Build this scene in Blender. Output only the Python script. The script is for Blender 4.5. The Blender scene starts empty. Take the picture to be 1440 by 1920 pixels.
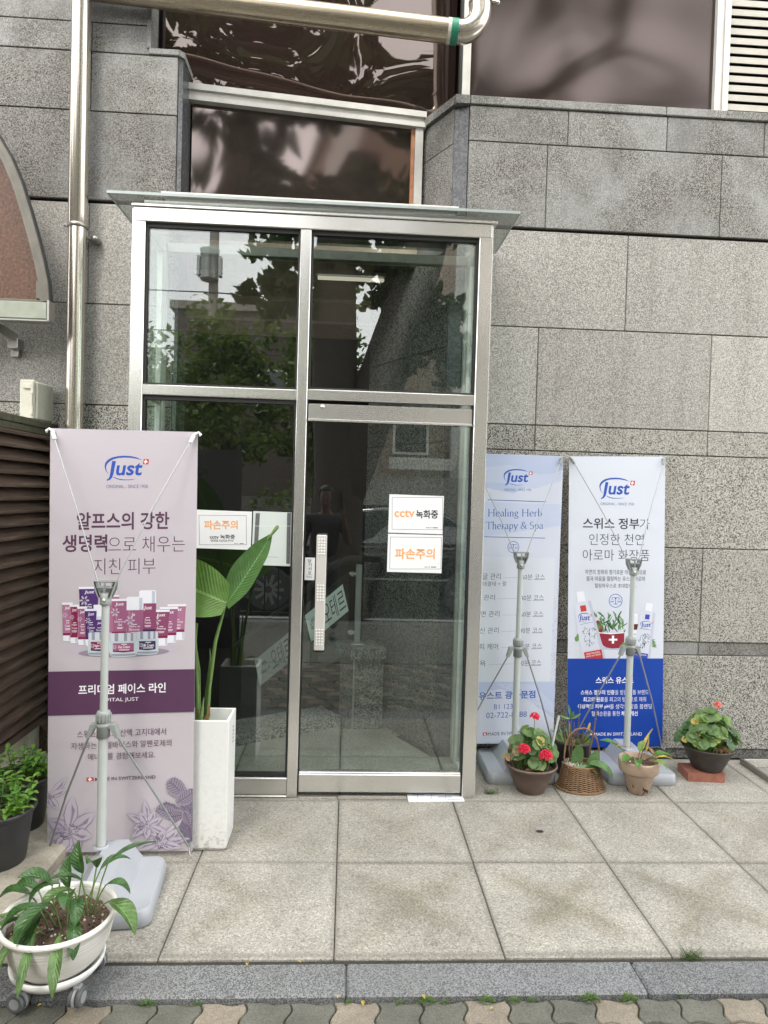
import bpy, math, random
from mathutils import Vector, Matrix
R = random.Random(7)
sc = bpy.context.scene
COL = sc.collection
PI = math.pi

# ------------------------------------------------------------------ camera
cam = bpy.data.cameras.new('camera')
cam.sensor_fit = 'HORIZONTAL'; cam.sensor_width = 36.0
cam.lens = 36.0 * 1276 / 1440
cam.clip_start = 0.02; cam.clip_end = 2000
camo = bpy.data.objects.new('camera', cam); COL.objects.link(camo)
rt = Vector((0.99822, -0.05199, 0.02913)); up = Vector((-0.02778, 0.02649, 0.99926)); fw = Vector((0.05273, 0.9983, -0.025))
CAMP = Vector((0.0066, -3.6583, 1.65))
camo.matrix_world = Matrix(((rt.x, up.x, -fw.x, CAMP.x), (rt.y, up.y, -fw.y, CAMP.y), (rt.z, up.z, -fw.z, CAMP.z), (0, 0, 0, 1)))
sc.camera = camo

# ------------------------------------------------------------------ world, sun, exposure
SUN_EL, SUN_AZ = math.radians(52), math.radians(200)      # azimuth measured clockwise from +y (north)
w = bpy.data.worlds.new('World'); sc.world = w; w.use_nodes = True
wn = w.node_tree; wn.nodes.clear()
out = wn.nodes.new('ShaderNodeOutputWorld'); bg = wn.nodes.new('ShaderNodeBackground')
sky = wn.nodes.new('ShaderNodeTexSky'); sky.sky_type = 'NISHITA'; sky.sun_disc = False
sky.sun_elevation = SUN_EL; sky.sun_rotation = SUN_AZ; sky.air_density = 1.0; sky.dust_density = 3.0; sky.ozone_density = 1.0
tc = wn.nodes.new('ShaderNodeTexCoord'); nz = wn.nodes.new('ShaderNodeTexNoise')
nz.inputs['Scale'].default_value = 2.2; nz.inputs['Detail'].default_value = 6
cr = wn.nodes.new('ShaderNodeValToRGB')
cr.color_ramp.elements[0].position = 0.20; cr.color_ramp.elements[1].position = 0.55
cr.color_ramp.elements[0].color = (0.35, 0.35, 0.35, 1)
mx = wn.nodes.new('ShaderNodeMix'); mx.data_type = 'RGBA'
mx.inputs[7].default_value = (17.6, 17.5, 17.3, 1)
wn.links.new(tc.outputs['Generated'], nz.inputs['Vector']); wn.links.new(nz.outputs['Fac'], cr.inputs['Fac'])
wn.links.new(cr.outputs['Color'], mx.inputs[0]); wn.links.new(sky.outputs['Color'], mx.inputs[6])
wn.links.new(mx.outputs[2], bg.inputs['Color']); bg.inputs['Strength'].default_value = 0.13
wn.links.new(bg.outputs['Background'], out.inputs['Surface'])
sl = bpy.data.lights.new('sun', 'SUN'); sl.energy = 1.1; sl.angle = math.radians(16); sl.color = (1.0, 0.93, 0.84)
so = bpy.data.objects.new('sun', sl); COL.objects.link(so)
sd = Vector((math.sin(SUN_AZ) * math.cos(SUN_EL), math.cos(SUN_AZ) * math.cos(SUN_EL), math.sin(SUN_EL)))
so.rotation_euler = sd.to_track_quat('Z', 'Y').to_euler()
sc.view_settings.view_transform = 'Standard'; sc.view_settings.look = 'None'
sc.view_settings.gamma = 1; sc.view_settings.exposure = 1.06
try:
    sc.cycles.use_denoising = True
    sc.cycles.max_bounces = 10; sc.cycles.transparent_max_bounces = 24; sc.cycles.glossy_bounces = 5
    sc.cycles.caustics_reflective = False; sc.cycles.caustics_refractive = False
except Exception:
    pass

# ------------------------------------------------------------------ materials
MATS = {}
def hexc(r, g, b):
    f = lambda c: (c / 12.92 if c <= 0.04045 else ((c + 0.055) / 1.055) ** 2.4)
    return (f(r / 255), f(g / 255), f(b / 255), 1)
class NT:
    def __init__(s, name):
        s.m = bpy.data.materials.new(name); s.m.use_nodes = True
        s.t = s.m.node_tree; s.t.nodes.clear()
        s.o = s.n('ShaderNodeOutputMaterial')
    def n(s, k, **kw):
        x = s.t.nodes.new(k)
        for a, b in kw.items():
            if a.startswith('i_'): x.inputs[a[2:].replace('_', ' ')].default_value = b
            else: setattr(x, a, b)
        return x
    def l(s, a, b): s.t.links.new(a, b)
    def coord(s, which='Object'): return s.n('ShaderNodeTexCoord').outputs[which]
    def noise(s, vec, scale, detail=4, rough=0.5, dist=0.0):
        x = s.n('ShaderNodeTexNoise'); x.inputs['Scale'].default_value = scale; x.inputs['Detail'].default_value = detail
        x.inputs['Roughness'].default_value = rough; x.inputs['Distortion'].default_value = dist
        s.l(vec, x.inputs['Vector']); return x.outputs['Fac']
    def ramp(s, fac, stops, interp='LINEAR'):
        x = s.n('ShaderNodeValToRGB'); r = x.color_ramp; r.interpolation = interp
        while len(r.elements) < len(stops): r.elements.new(0.5)
        for e, (p, c) in zip(r.elements, stops):
            e.position = p; e.color = c if len(c) == 4 else (*c, 1)
        s.l(fac, x.inputs['Fac']); return x.outputs['Color']
    def mix(s, fac, a, b, blend='MIX'):
        x = s.n('ShaderNodeMix'); x.data_type = 'RGBA'; x.blend_type = blend
        for v, i in ((fac, 0), (a, 6), (b, 7)):
            if hasattr(v, 'links'): s.l(v, x.inputs[i])
            elif i == 0: x.inputs[0].default_value = v
            else: x.inputs[i].default_value = v if len(v) == 4 else (*v, 1)
        return x.outputs[2]
    def bump(s, h, strength=0.3, dist=0.01):
        x = s.n('ShaderNodeBump'); x.inputs['Strength'].default_value = strength; x.inputs['Distance'].default_value = dist
        s.l(h, x.inputs['Height']); return x.outputs['Normal']
    def pbr(s, color, rough=0.5, metal=0.0, normal=None, spec=0.5, trans=0.0):
        x = s.n('ShaderNodeBsdfPrincipled')
        for v, k in ((color, 'Base Color'), (rough, 'Roughness'), (metal, 'Metallic')):
            if hasattr(v, 'links'): s.l(v, x.inputs[k])
            else: x.inputs[k].default_value = v if k != 'Base Color' or len(v) == 4 else (*v, 1)
        x.inputs['Specular IOR Level'].default_value = spec
        if normal is not None: s.l(normal, x.inputs['Normal'])
        s.l(x.outputs['BSDF'], s.o.inputs['Surface']); return x
def g(v): return (v, v, v, 1)

def mat_granite(name, light, mid, dark, scale=95, wear=0.25, wear_col=(0.42, 0.41, 0.39), thr=(0.3, 0.42), rough=0.75, stain=0.0):
    k = NT(name); c = k.coord()
    n0 = k.n('ShaderNodeTexNoise'); n0.inputs['Scale'].default_value = scale * 1.7; n0.inputs['Detail'].default_value = 2
    k.l(c, n0.inputs['Vector'])
    va = k.n('ShaderNodeVectorMath', operation='MULTIPLY_ADD'); k.l(n0.outputs['Color'], va.inputs[0])
    va.inputs[1].default_value = (0.0035, 0.0035, 0.0035); k.l(c, va.inputs[2])
    v = k.n('ShaderNodeTexVoronoi'); v.inputs['Scale'].default_value = scale; k.l(va.outputs[0], v.inputs['Vector'])
    sep = k.n('ShaderNodeSeparateColor'); k.l(v.outputs['Color'], sep.inputs[0])
    v2 = k.n('ShaderNodeTexVoronoi'); v2.inputs['Scale'].default_value = scale * 0.62; k.l(va.outputs[0], v2.inputs['Vector'])
    sep2 = k.n('ShaderNodeSeparateColor'); k.l(v2.outputs['Color'], sep2.inputs[0])
    base = k.ramp(sep.outputs[0], [(0.0, mid), (0.5, light), (1.0, tuple(min(1, x * 1.25) for x in light[:3]))])
    dk = k.ramp(sep2.outputs[1], [(thr[0], g(1)), (thr[1], g(0))])
    col = k.mix(dk, base, dark)
    dk2 = k.ramp(sep.outputs[2], [(0.13, g(1)), (0.2, g(0))])
    col = k.mix(dk2, col, tuple(x * 0.7 for x in dark[:3]))
    big = k.noise(c, 1.6, 5, 0.6, 0.4)
    wf = k.ramp(big, [(0.45, g(0)), (0.66, g(wear))])
    col = k.mix(wf, col, wear_col)
    if stain:
        st = k.noise(c, 3.1, 6, 0.65)
        sf = k.ramp(st, [(0.48, g(0)), (0.75, g(stain))])
        col = k.mix(sf, col, (0.085, 0.08, 0.07))
    geo = k.n('ShaderNodeNewGeometry')
    tint = k.ramp(geo.outputs['Random Per Island'], [(0.0, (0.88, 0.875, 0.87)), (0.5, (1.0, 0.995, 0.98)), (1.0, (1.07, 1.07, 1.06))])
    col = k.mix(1.0, col, tint, 'MULTIPLY')
    mp = k.n('ShaderNodeMapping'); mp.inputs['Scale'].default_value = (7, 7, 0.45); k.l(c, mp.inputs['Vector'])
    rs = k.ramp(k.noise(mp.outputs[0], 1.0, 5, 0.65), [(0.50, g(0)), (0.72, g(0.38))])
    col = k.mix(rs, col, (0.60, 0.585, 0.55), 'MULTIPLY')
    h = k.noise(c, scale * 1.2, 3)
    k.pbr(col, rough, 0, k.bump(h, 0.25, 0.003))
    return k.m

def mat_simple(name, col, rough=0.5, metal=0.0, var=0.12, scale=20, bump=0.0, bscale=120, spec=0.5, dirt=0.0):
    k = NT(name); c = k.coord()
    n = k.noise(c, scale, 5, 0.6)
    f = k.ramp(n, [(0.3, g(1 - var)), (0.7, g(1 + var * 0.6))])
    cc = k.mix(1.0, col, f, 'MULTIPLY')
    if dirt:
        d = k.ramp(k.noise(c, scale * 0.35, 6, 0.7), [(0.5, g(0)), (0.8, g(dirt))])
        cc = k.mix(d, cc, (0.13, 0.11, 0.09))
    nm = k.bump(k.noise(c, bscale, 4), bump, 0.004) if bump else None
    k.pbr(cc, rough, metal, nm, spec); return k.m

def mat_steel(name, col=(0.70, 0.69, 0.66), rough=0.24, streak=(110, 110, 0.8), dirt=0.2):
    k = NT(name); c = k.coord()
    mp = k.n('ShaderNodeMapping'); mp.inputs['Scale'].default_value = streak; k.l(c, mp.inputs['Vector'])
    n = k.noise(mp.outputs[0], 1.0, 3, 0.6)
    rg = k.ramp(n, [(0.3, g(rough * 0.9)), (0.7, g(rough * 1.12))])
    sp = k.noise(c, 160, 2); spf = k.ramp(sp, [(0.70, g(0)), (0.76, g(dirt))])
    cc = k.mix(k.ramp(n, [(0.3, g(0)), (0.7, g(0.18))]), col, tuple(x * 0.9 for x in col))
    cc = k.mix(spf, cc, (0.2, 0.17, 0.13))
    k.pbr(cc, rg, 0.82, k.bump(n, 0.004, 0.0005)); return k.m

def mat_glass(name, tint=(0.90, 0.95, 0.93), f0=0.05, rough=0.0, dust=0.03, wav=0.0):
    k = NT(name)
    lw = k.n('ShaderNodeLayerWeight'); lw.inputs['Blend'].default_value = 0.5
    p = k.n('ShaderNodeMath', operation='POWER'); p.inputs[1].default_value = 5; k.l(lw.outputs['Facing'], p.inputs[0])
    ma = k.n('ShaderNodeMath', operation='MULTIPLY_ADD'); ma.inputs[1].default_value = 1 - f0; ma.inputs[2].default_value = f0
    k.l(p.outputs[0], ma.inputs[0])
    tr = k.n('ShaderNodeBsdfTransparent'); tr.inputs['Color'].default_value = (*tint, 1)
    gl = k.n('ShaderNodeBsdfGlossy'); gl.inputs['Roughness'].default_value = rough; gl.inputs['Color'].default_value = g(1)
    if wav:
        nm = k.bump(k.noise(k.coord(), 1.3, 2), wav, 0.05); k.l(nm, gl.inputs['Normal'])
    m1 = k.n('ShaderNodeMixShader'); k.l(ma.outputs[0], m1.inputs[0]); k.l(tr.outputs[0], m1.inputs[1]); k.l(gl.outputs[0], m1.inputs[2])
    df = k.n('ShaderNodeBsdfDiffuse'); df.inputs['Color'].default_value = (0.5, 0.49, 0.45, 1)
    dn = k.noise(k.coord(), 260, 2); df2 = k.ramp(dn, [(0.60, g(dust * 0.25)), (0.72, g(dust * 4))])
    m2 = k.n('ShaderNodeMixShader'); k.l(df2, m2.inputs[0]); k.l(m1.outputs[0], m2.inputs[1]); k.l(df.outputs[0], m2.inputs[2])
    k.l(m2.outputs[0], k.o.inputs['Surface']); return k.m

def mat_film(name, refl=(0.42, 0.35, 0.33), body=(0.03, 0.018, 0.014), fac=0.5, rough=0.06, wav=0.5, wscale=1.6, through=0.0):
    k = NT(name); c = k.coord()
    n = k.noise(c, wscale, 1.0, 0.4, 0.5)
    nm = k.bump(n, wav, 0.22)
    gl = k.n('ShaderNodeBsdfGlossy'); gl.inputs['Color'].default_value = (*refl, 1); gl.inputs['Roughness'].default_value = rough; k.l(nm, gl.inputs['Normal'])
    df = k.n('ShaderNodeBsdfDiffuse'); df.inputs['Color'].default_value = (*body, 1)
    sec = df.outputs[0]
    if through:
        tr = k.n('ShaderNodeBsdfTransparent'); tr.inputs['Color'].default_value = (0.55, 0.36, 0.28, 1)
        ms = k.n('ShaderNodeMixShader'); ms.inputs[0].default_value = through; k.l(df.outputs[0], ms.inputs[1]); k.l(tr.outputs[0], ms.inputs[2]); sec = ms.outputs[0]
    m = k.n('ShaderNodeMixShader'); m.inputs[0].default_value = fac; k.l(sec, m.inputs[1]); k.l(gl.outputs[0], m.inputs[2])
    k.l(m.outputs[0], k.o.inputs['Surface']); return k.m

def mat_leaf(name, col, rough=0.4, vein=None, trans=0.35, var=0.25):
    k = NT(name); c = k.coord()
    n = k.noise(c, 35, 3)
    cc = k.mix(1.0, col, k.ramp(n, [(0.3, g(1 - var)), (0.7, g(1 + var))]), 'MULTIPLY')
    nm = None
    if vein:
        uv = k.n('ShaderNodeUVMap'); sx = k.n('ShaderNodeSeparateXYZ'); k.l(uv.outputs[0], sx.inputs[0])
        ab = k.n('ShaderNodeMath', operation='SUBTRACT'); ab.inputs[1].default_value = 0.5; k.l(sx.outputs[0], ab.inputs[0])
        a2 = k.n('ShaderNodeMath', operation='ABSOLUTE'); k.l(ab.outputs[0], a2.inputs[0])
        ph = k.n('ShaderNodeMath', operation='MULTIPLY_ADD'); k.l(a2.outputs[0], ph.inputs[0]); ph.inputs[1].default_value = -vein[1]
        my = k.n('ShaderNodeMath', operation='MULTIPLY'); my.inputs[1].default_value = vein[0]; k.l(sx.outputs[1], my.inputs[0]); k.l(my.outputs[0], ph.inputs[2])
        sn = k.n('ShaderNodeMath', operation='SINE'); k.l(ph.outputs[0], sn.inputs[0])
        nm = k.bump(sn.outputs[0], 0.3, 0.003)
        line = k.ramp(sn.outputs[0], [(0.80, g(0)), (1.0, g(0.09))])
        cc = k.mix(line, cc, tuple(min(1, x * 1.9) for x in col[:3]))
        mid = k.ramp(a2.outputs[0], [(0.012, g(1)), (0.035, g(0))])
        cc = k.mix(mid, cc, tuple(min(1, x * 1.7 + .02) for x in col[:3]))
    x = k.pbr(cc, rough, 0, nm, 0.4)
    tl = k.n('ShaderNodeBsdfTranslucent'); k.l(k.mix(1.0, cc, (1.3, 1.5, 0.6), 'MULTIPLY'), tl.inputs['Color'])
    m = k.n('ShaderNodeMixShader'); m.inputs[0].default_value = trans; k.l(x.outputs[0], m.inputs[1]); k.l(tl.outputs[0], m.inputs[2])
    k.l(m.outputs[0], k.o.inputs['Surface']); return k.m

M = MATS
M['gran_mid'] = mat_granite('granite_mid', (0.44, 0.425, 0.395), (0.34, 0.33, 0.305), (0.20, 0.195, 0.185), 340, 0.15, thr=(0.24, 0.40))
M['gran_low'] = mat_granite('granite_low', (0.42, 0.408, 0.375), (0.31, 0.30, 0.275), (0.035, 0.035, 0.034), 330, 0.25, (0.40, 0.39, 0.32), thr=(0.22, 0.29))
M['gran_top'] = mat_granite('granite_top', (0.27, 0.262, 0.24), (0.185, 0.178, 0.163), (0.05, 0.05, 0.046), 400, 0.55, (0.34, 0.345, 0.35), thr=(0.32, 0.42), stain=0.45)
M['gran_pol'] = mat_granite('granite_polished', (0.075, 0.08, 0.085), (0.05, 0.052, 0.056), (0.03, 0.03, 0.033), 120, 0.35, (0.16, 0.17, 0.19), rough=0.25)
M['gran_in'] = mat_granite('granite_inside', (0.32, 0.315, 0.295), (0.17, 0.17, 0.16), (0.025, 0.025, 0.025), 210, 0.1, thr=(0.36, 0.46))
M['gran_shade'] = mat_granite('granite_inside_shaded', (0.19, 0.187, 0.175), (0.11, 0.108, 0.10), (0.02, 0.02, 0.02), 230, 0.1, thr=(0.34, 0.44))  # darkened copy of the inside granite; the unlit hall's shade is in its colour
M['plinth'] = mat_granite('granite_plinth', (0.15, 0.145, 0.135), (0.10, 0.1, 0.095), (0.04, 0.04, 0.04), 165, 0.2, (0.2, 0.19, 0.17), stain=0.5)
M['joint'] = mat_simple('joint_mortar', (0.10, 0.085, 0.07), 0.9, var=0.3)
M['joint_dark'] = mat_simple('joint_dirt', (0.035, 0.032, 0.026), 0.95, var=0.4, scale=60, bump=0.5)
M['steel'] = mat_steel('brushed_steel')
M['steel_h'] = mat_steel('brushed_steel_horizontal', streak=(1.5, 160, 160))
M['steel_pipe'] = mat_steel('stainless_pipe', (0.50, 0.46, 0.40), 0.2, (60, 60, 2), 0.2)
M['steel_pipeh'] = mat_steel('stainless_pipe_horizontal', (0.42, 0.36, 0.27), 0.28, (2, 60, 60), 0.25)
M['steel_dark'] = mat_steel('dull_steel', (0.30, 0.29, 0.265), 0.38)
M['canopy_steel'] = mat_simple('weathered_frame_steel', (0.125, 0.115, 0.095), 0.45, 0.35, 0.2, 12)
M['canopy_beam'] = mat_simple('weathered_beam_steel', (0.27, 0.29, 0.235), 0.4, 0.4, 0.25, 6)
M['louvre'] = mat_simple('cream_louvre_paint', (0.43, 0.41, 0.36), 0.4, 0.0, 0.1, 8, dirt=0.3)
M['alu'] = mat_simple('anodised_aluminium', (0.40, 0.42, 0.41), 0.35, 0.6, 0.08)
M['alu_white'] = mat_simple('white_window_frame', (0.62, 0.61, 0.57), 0.4, 0.1, 0.12, 8, dirt=0.3)
M['gasket'] = mat_simple('dark_gasket', (0.02, 0.02, 0.02), 0.6)
M['glass'] = mat_glass('clear_glass', (0.86, 0.91, 0.89), 0.09, dust=0.008)
M['glass_side'] = mat_glass('side_glass', (0.90, 0.965, 0.95), 0.05, dust=0.03)
M['glass_roof'] = mat_glass('green_roof_glass', (0.66, 0.69, 0.675), 0.05, dust=0.15)
M['glass_edge'] = mat_simple('glass_edge', (0.36, 0.41, 0.40), 0.2, var=0.1)
M['film'] = mat_film('brown_mirror_film', (0.21, 0.175, 0.165), (0.055, 0.042, 0.039), fac=0.62, rough=0.05, wav=0.35, wscale=0.55)
M['film_soft'] = mat_film('brown_film_soft', (0.094, 0.078, 0.075), (0.055, 0.036, 0.032), 0.75, 0.20, 1.0, 0.7)
M['film_clear'] = mat_film('brown_tinted_glass', (0.27, 0.235, 0.225), (0.048, 0.032, 0.028), 0.34, 0.01, 0.55, 0.75, through=0.45)
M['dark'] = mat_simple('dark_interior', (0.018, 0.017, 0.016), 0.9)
M['soffit'] = mat_simple('brown_soffit', (0.42, 0.31, 0.22), 0.6, var=0.2)
M['soffit_beam'] = mat_simple('pale_brown_beam', (0.62, 0.50, 0.38), 0.6, var=0.1)
M['wood_in'] = mat_simple('wood_inside', (0.45, 0.2, 0.1), 0.5, var=0.3)
M['white_plastic'] = mat_simple('white_plastic', (0.76, 0.77, 0.755), 0.35, var=0.05, scale=5, dirt=0.10)
M['paper'] = mat_simple('white_paper', (0.78, 0.79, 0.80), 0.6, var=0.02)
M['paper_green'] = mat_simple('pale_paper_back', (0.60, 0.66, 0.63), 0.7, var=0.03)
M['tape'] = mat_simple('grey_tape', (0.13, 0.14, 0.14), 0.5, var=0.25, scale=60)
M['orange'] = mat_simple('orange_ink', (0.82, 0.38, 0.13), 0.6, var=0.02)
M['black_ink'] = mat_simple('black_ink', (0.015, 0.015, 0.017), 0.6)
M['grey_ink'] = mat_simple('grey_ink', (0.12, 0.12, 0.13), 0.6)
M['cable_black'] = mat_simple('black_plastic', (0.025, 0.025, 0.027), 0.45, var=0.2)
def mat_ramp2(name, fn):
    k = NT(name); fn(k); return k.m

def _planter(k):
    c = k.coord(); sz = k.n('ShaderNodeSeparateXYZ'); k.l(c, sz.inputs[0])
    lo = k.ramp(sz.outputs[2], [(0.0, g(0.8)), (0.14, g(0.14)), (0.6, g(0.04))])
    sp = k.ramp(k.noise(c, 55, 4, 0.7), [(0.48, g(0.2)), (0.64, g(1))]); f = k.mix(1.0, lo, sp, 'MULTIPLY')
    k.pbr(k.mix(f, (0.76, 0.77, 0.755), (0.22, 0.19, 0.15)), 0.35, 0, k.bump(k.noise(c, 3, 2), 0.08, 0.01))
M['planter_white'] = mat_ramp2('white_planter_board', _planter)
# paving slabs: sandy granite with brown star-shaped dirt in each slab's middle
S = 0.6157
def _pave(k):
    c = k.coord(); sep = k.n('ShaderNodeSeparateXYZ'); k.l(c, sep.inputs[0])
    def cell(sock, off):
        a = k.n('ShaderNodeMath', operation='MULTIPLY_ADD'); a.inputs[1].default_value = 1 / S; a.inputs[2].default_value = off / S; k.l(sock, a.inputs[0])
        f = k.n('ShaderNodeMath', operation='FRACT'); k.l(a.outputs[0], f.inputs[0])
        s = k.n('ShaderNodeMath', operation='SUBTRACT'); s.inputs[1].default_value = 0.5; k.l(f.outputs[0], s.inputs[0])
        b = k.n('ShaderNodeMath', operation='ABSOLUTE'); k.l(s.outputs[0], b.inputs[0]); return b.outputs[0], s.outputs[0]
    ax, rx = cell(sep.outputs[0], 40 * S); ay, ry = cell(sep.outputs[1], 40 * S + 0.0305)
    # star: small where |x|*|y| balance -> concave diamond
    mn = k.n('ShaderNodeMath', operation='MINIMUM'); k.l(ax, mn.inputs[0]); k.l(ay, mn.inputs[1])
    mxn = k.n('ShaderNodeMath', operation='MAXIMUM'); k.l(ax, mxn.inputs[0]); k.l(ay, mxn.inputs[1])
    d = k.n('ShaderNodeMath', operation='MULTIPLY_ADD'); k.l(mn.outputs[0], d.inputs[0]); d.inputs[1].default_value = -0.55; k.l(mxn.outputs[0], d.inputs[2])
    nn = k.noise(c, 5.5, 5, 0.65)
    d2 = k.n('ShaderNodeMath', operation='MULTIPLY_ADD'); k.l(nn, d2.inputs[0]); d2.inputs[1].default_value = 0.42; k.l(d.outputs[0], d2.inputs[2])
    sf = k.ramp(d2.outputs[0], [(0.26, g(0.78)), (0.48, g(0))])
    pw = k.ramp(k.noise(c, 1.3, 2), [(0.33, g(0.15)), (0.55, g(1))])
    mr = k.n('ShaderNodeMapRange'); mr.inputs[1].default_value = -0.75; mr.inputs[2].default_value = -0.45; mr.inputs[3].default_value = 1; mr.inputs[4].default_value = 0.45; k.l(sep.outputs[1], mr.inputs[0])
    sf = k.mix(1.0, sf, pw, 'MULTIPLY'); sf = k.mix(1.0, sf, mr.outputs[0], 'MULTIPLY')
    v = k.n('ShaderNodeTexVoronoi'); v.inputs['Scale'].default_value = 190; k.l(c, v.inputs['Vector'])
    s2 = k.n('ShaderNodeSeparateColor'); k.l(v.outputs['Color'], s2.inputs[0])
    grain = k.ramp(s2.outputs[0], [(0.0, (0.19, 0.18, 0.155)), (0.3, (0.285, 0.274, 0.238)), (0.75, (0.335, 0.322, 0.28)), (1.0, (0.45, 0.435, 0.385))])
    mott = k.ramp(k.noise(c, 3.2, 6, 0.6), [(0.3, g(0.78)), (0.7, g(1.1))])
    col = k.mix(1.0, grain, mott, 'MULTIPLY')
    col = k.mix(sf, col, (0.60, 0.56, 0.47), 'MULTIPLY')
    edge = k.ramp(mxn.outputs[0], [(0.462, g(0)), (0.495, g(0.45))])
    col = k.mix(edge, col, (0.12, 0.11, 0.09))
    geo = k.n('ShaderNodeNewGeometry')
    col = k.mix(1.0, col, k.ramp(geo.outputs['Random Per Island'], [(0.0, (0.90, 0.89, 0.88)), (0.5, (0.99, 0.985, 0.98)), (1.0, (1.05, 1.05, 1.06))]), 'MULTIPLY')
    spots = k.ramp(k.noise(c, 26, 3, 0.6), [(0.70, g(0)), (0.76, g(0.35))]); col = k.mix(spots, col, (0.10, 0.09, 0.075))
    k.pbr(col, 0.85, 0, k.bump(k.noise(c, 170, 4, 0.7), 0.45, 0.004))
M['paving'] = mat_ramp2('granite_paving', _pave)
M['kerb'] = mat_granite('blue_grey_kerb', (0.20, 0.208, 0.212), (0.15, 0.156, 0.16), (0.075, 0.078, 0.082), 400, 0.3, (0.14, 0.145, 0.15), thr=(0.3, 0.42), stain=0.35)
def _paver(c1, c2):
    def f(k):
        c = k.coord(); n = k.noise(c, 190, 4, 0.7); big = k.noise(c, 9, 5, 0.6)
        col = k.ramp(n, [(0.3, tuple(x * 0.6 for x in c1)), (0.5, c1), (0.68, c2), (0.74, tuple(min(1, x * 1.8) for x in c2))])
        col = k.mix(1.0, col, k.ramp(big, [(0.3, g(0.72)), (0.7, g(1.12))]), 'MULTIPLY')
        ms = k.ramp(k.noise(c, 14, 5, 0.7), [(0.60, g(0)), (0.8, g(0.4))])
        col = k.mix(ms, col, (0.10, 0.11, 0.05))
        k.pbr(col, 0.85, 0, k.bump(k.noise(c, 130, 4), 0.4, 0.003))
    return f
M['paver_grey'] = mat_ramp2('grey_green_paver', _paver((0.108, 0.108, 0.09), (0.145, 0.143, 0.12)))
M['paver_beige'] = mat_ramp2('beige_paver', _paver((0.205, 0.178, 0.138), (0.265, 0.232, 0.183)))
M['moss'] = mat_simple('mossy_dirt', (0.085, 0.085, 0.04), 0.95, var=0.5, scale=30, bump=0.8)
M['asphalt'] = mat_simple('asphalt', (0.05, 0.05, 0.052), 0.85, var=0.25, scale=60, bump=0.5)
M['earth'] = mat_simple('base_ground', (0.16, 0.15, 0.13), 0.95, var=0.3, scale=3)
def _conc(k):
    c = k.coord(); n = k.noise(c, 6, 6, 0.7); col = k.ramp(n, [(0.3, (0.22, 0.20, 0.16)), (0.55, (0.40, 0.37, 0.30)), (0.75, (0.5, 0.47, 0.4))])
    s = k.ramp(k.noise(c, 140, 3), [(0.62, g(0)), (0.7, g(0.5))]); col = k.mix(s, col, (0.14, 0.12, 0.09))
    k.pbr(col, 0.9, 0, k.bump(k.noise(c, 60, 5), 0.5, 0.006))
M['concrete'] = mat_ramp2('old_concrete', _conc)
def _wood(k):
    c = k.coord(); mp = k.n('ShaderNodeMapping'); mp.inputs['Scale'].default_value = (40, 2.5, 40); k.l(c, mp.inputs['Vector'])
    n = k.noise(mp.outputs[0], 1.5, 5, 0.65, 0.5)
    col = k.ramp(n, [(0.25, (0.02, 0.013, 0.010)), (0.5, (0.056, 0.035, 0.025)), (0.72, (0.12, 0.08, 0.058)), (0.85, (0.20, 0.155, 0.125))])
    k.pbr(col, 0.6, 0, k.bump(n, 0.3, 0.003))
M['slat'] = mat_ramp2('brown_slat_wood', _wood)
M['slat_moss'] = mat_simple('mossy_rail_wood', (0.06, 0.06, 0.035), 0.8, var=0.5, scale=30)
def _poly(k):
    c = k.coord(); n = k.noise(c, 70, 3, 0.6); col = k.ramp(n, [(0.3, (0.045, 0.019, 0.009)), (0.55, (0.10, 0.043, 0.021)), (0.75, (0.17, 0.082, 0.045))])
    k.pbr(col, 0.42, 0, None, 0.4)
M['polycarb'] = mat_ramp2('brown_polycarbonate', _poly)
M['box_beige'] = mat_simple('beige_plastic_box', (0.50, 0.49, 0.41), 0.5, var=0.1, dirt=0.2)
# banner prints
for nm, c in dict(lilac=(190, 183, 190), purple=(88, 58, 86), txt_purple=(88, 58, 82), logo_blue=(44, 82, 170), sub_blue=(84, 98, 150), red=(188, 62, 58), white=(240, 240, 244),
                  sky1=(200, 205, 220), sky2=(178, 189, 216), sky3=(188, 197, 219), panel=(206, 211, 222), paleblue=(206, 211, 222), deepblue=(22, 66, 160), navy=(30, 40, 66), txt_dark=(45, 48, 60), txt_blue=(40, 84, 168),
                  rose=(150, 92, 126), rose2=(166, 112, 142), rose3=(136, 70, 104), crimson=(126, 34, 72), violet=(78, 50, 112), violet2=(62, 40, 84), chrome=(198, 204, 214), chrome2=(140, 148, 160), glassjar=(190, 202, 208),
                  fl1=(188, 180, 192), fl2=(178, 168, 184), fl3=(142, 130, 156), fl4=(84, 74, 98), leaf1=(146, 136, 152), leaf2=(124, 114, 132), line_grey=(120, 130, 160),
                  bowl=(142, 44, 62), green1=(70, 112, 62), green2=(104, 146, 84), green3=(44, 78, 50), amber=(92, 40, 30), bottle=(206, 210, 224), bottle2=(188, 192, 208), capw=(226, 228, 236), stickblue=(60, 74, 170), snow=(150, 164, 196), mint=(120, 190, 160)).items():
    _p = NT('print_' + nm); _c = _p.coord()
    _p.pbr(hexc(*c), 0.5, 0, _p.bump(_p.noise(_c, 4.0, 3, 0.4, 0.6), 0.20, 0.025), 0.3); M[nm] = _p.m
M['back_grey'] = mat_simple('banner_back', (0.36, 0.34, 0.36), 0.6, var=0.05)
M['back_print'] = mat_simple('banner_back_print', (0.17, 0.16, 0.20), 0.6, var=0.05)
M['base_grey'] = mat_simple('grey_plastic_base', (0.335, 0.355, 0.385), 0.5, var=0.06, scale=5, dirt=0.12)
M['pole'] = mat_simple('pale_grey_pole', (0.43, 0.465, 0.45), 0.35, var=0.04)
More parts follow.
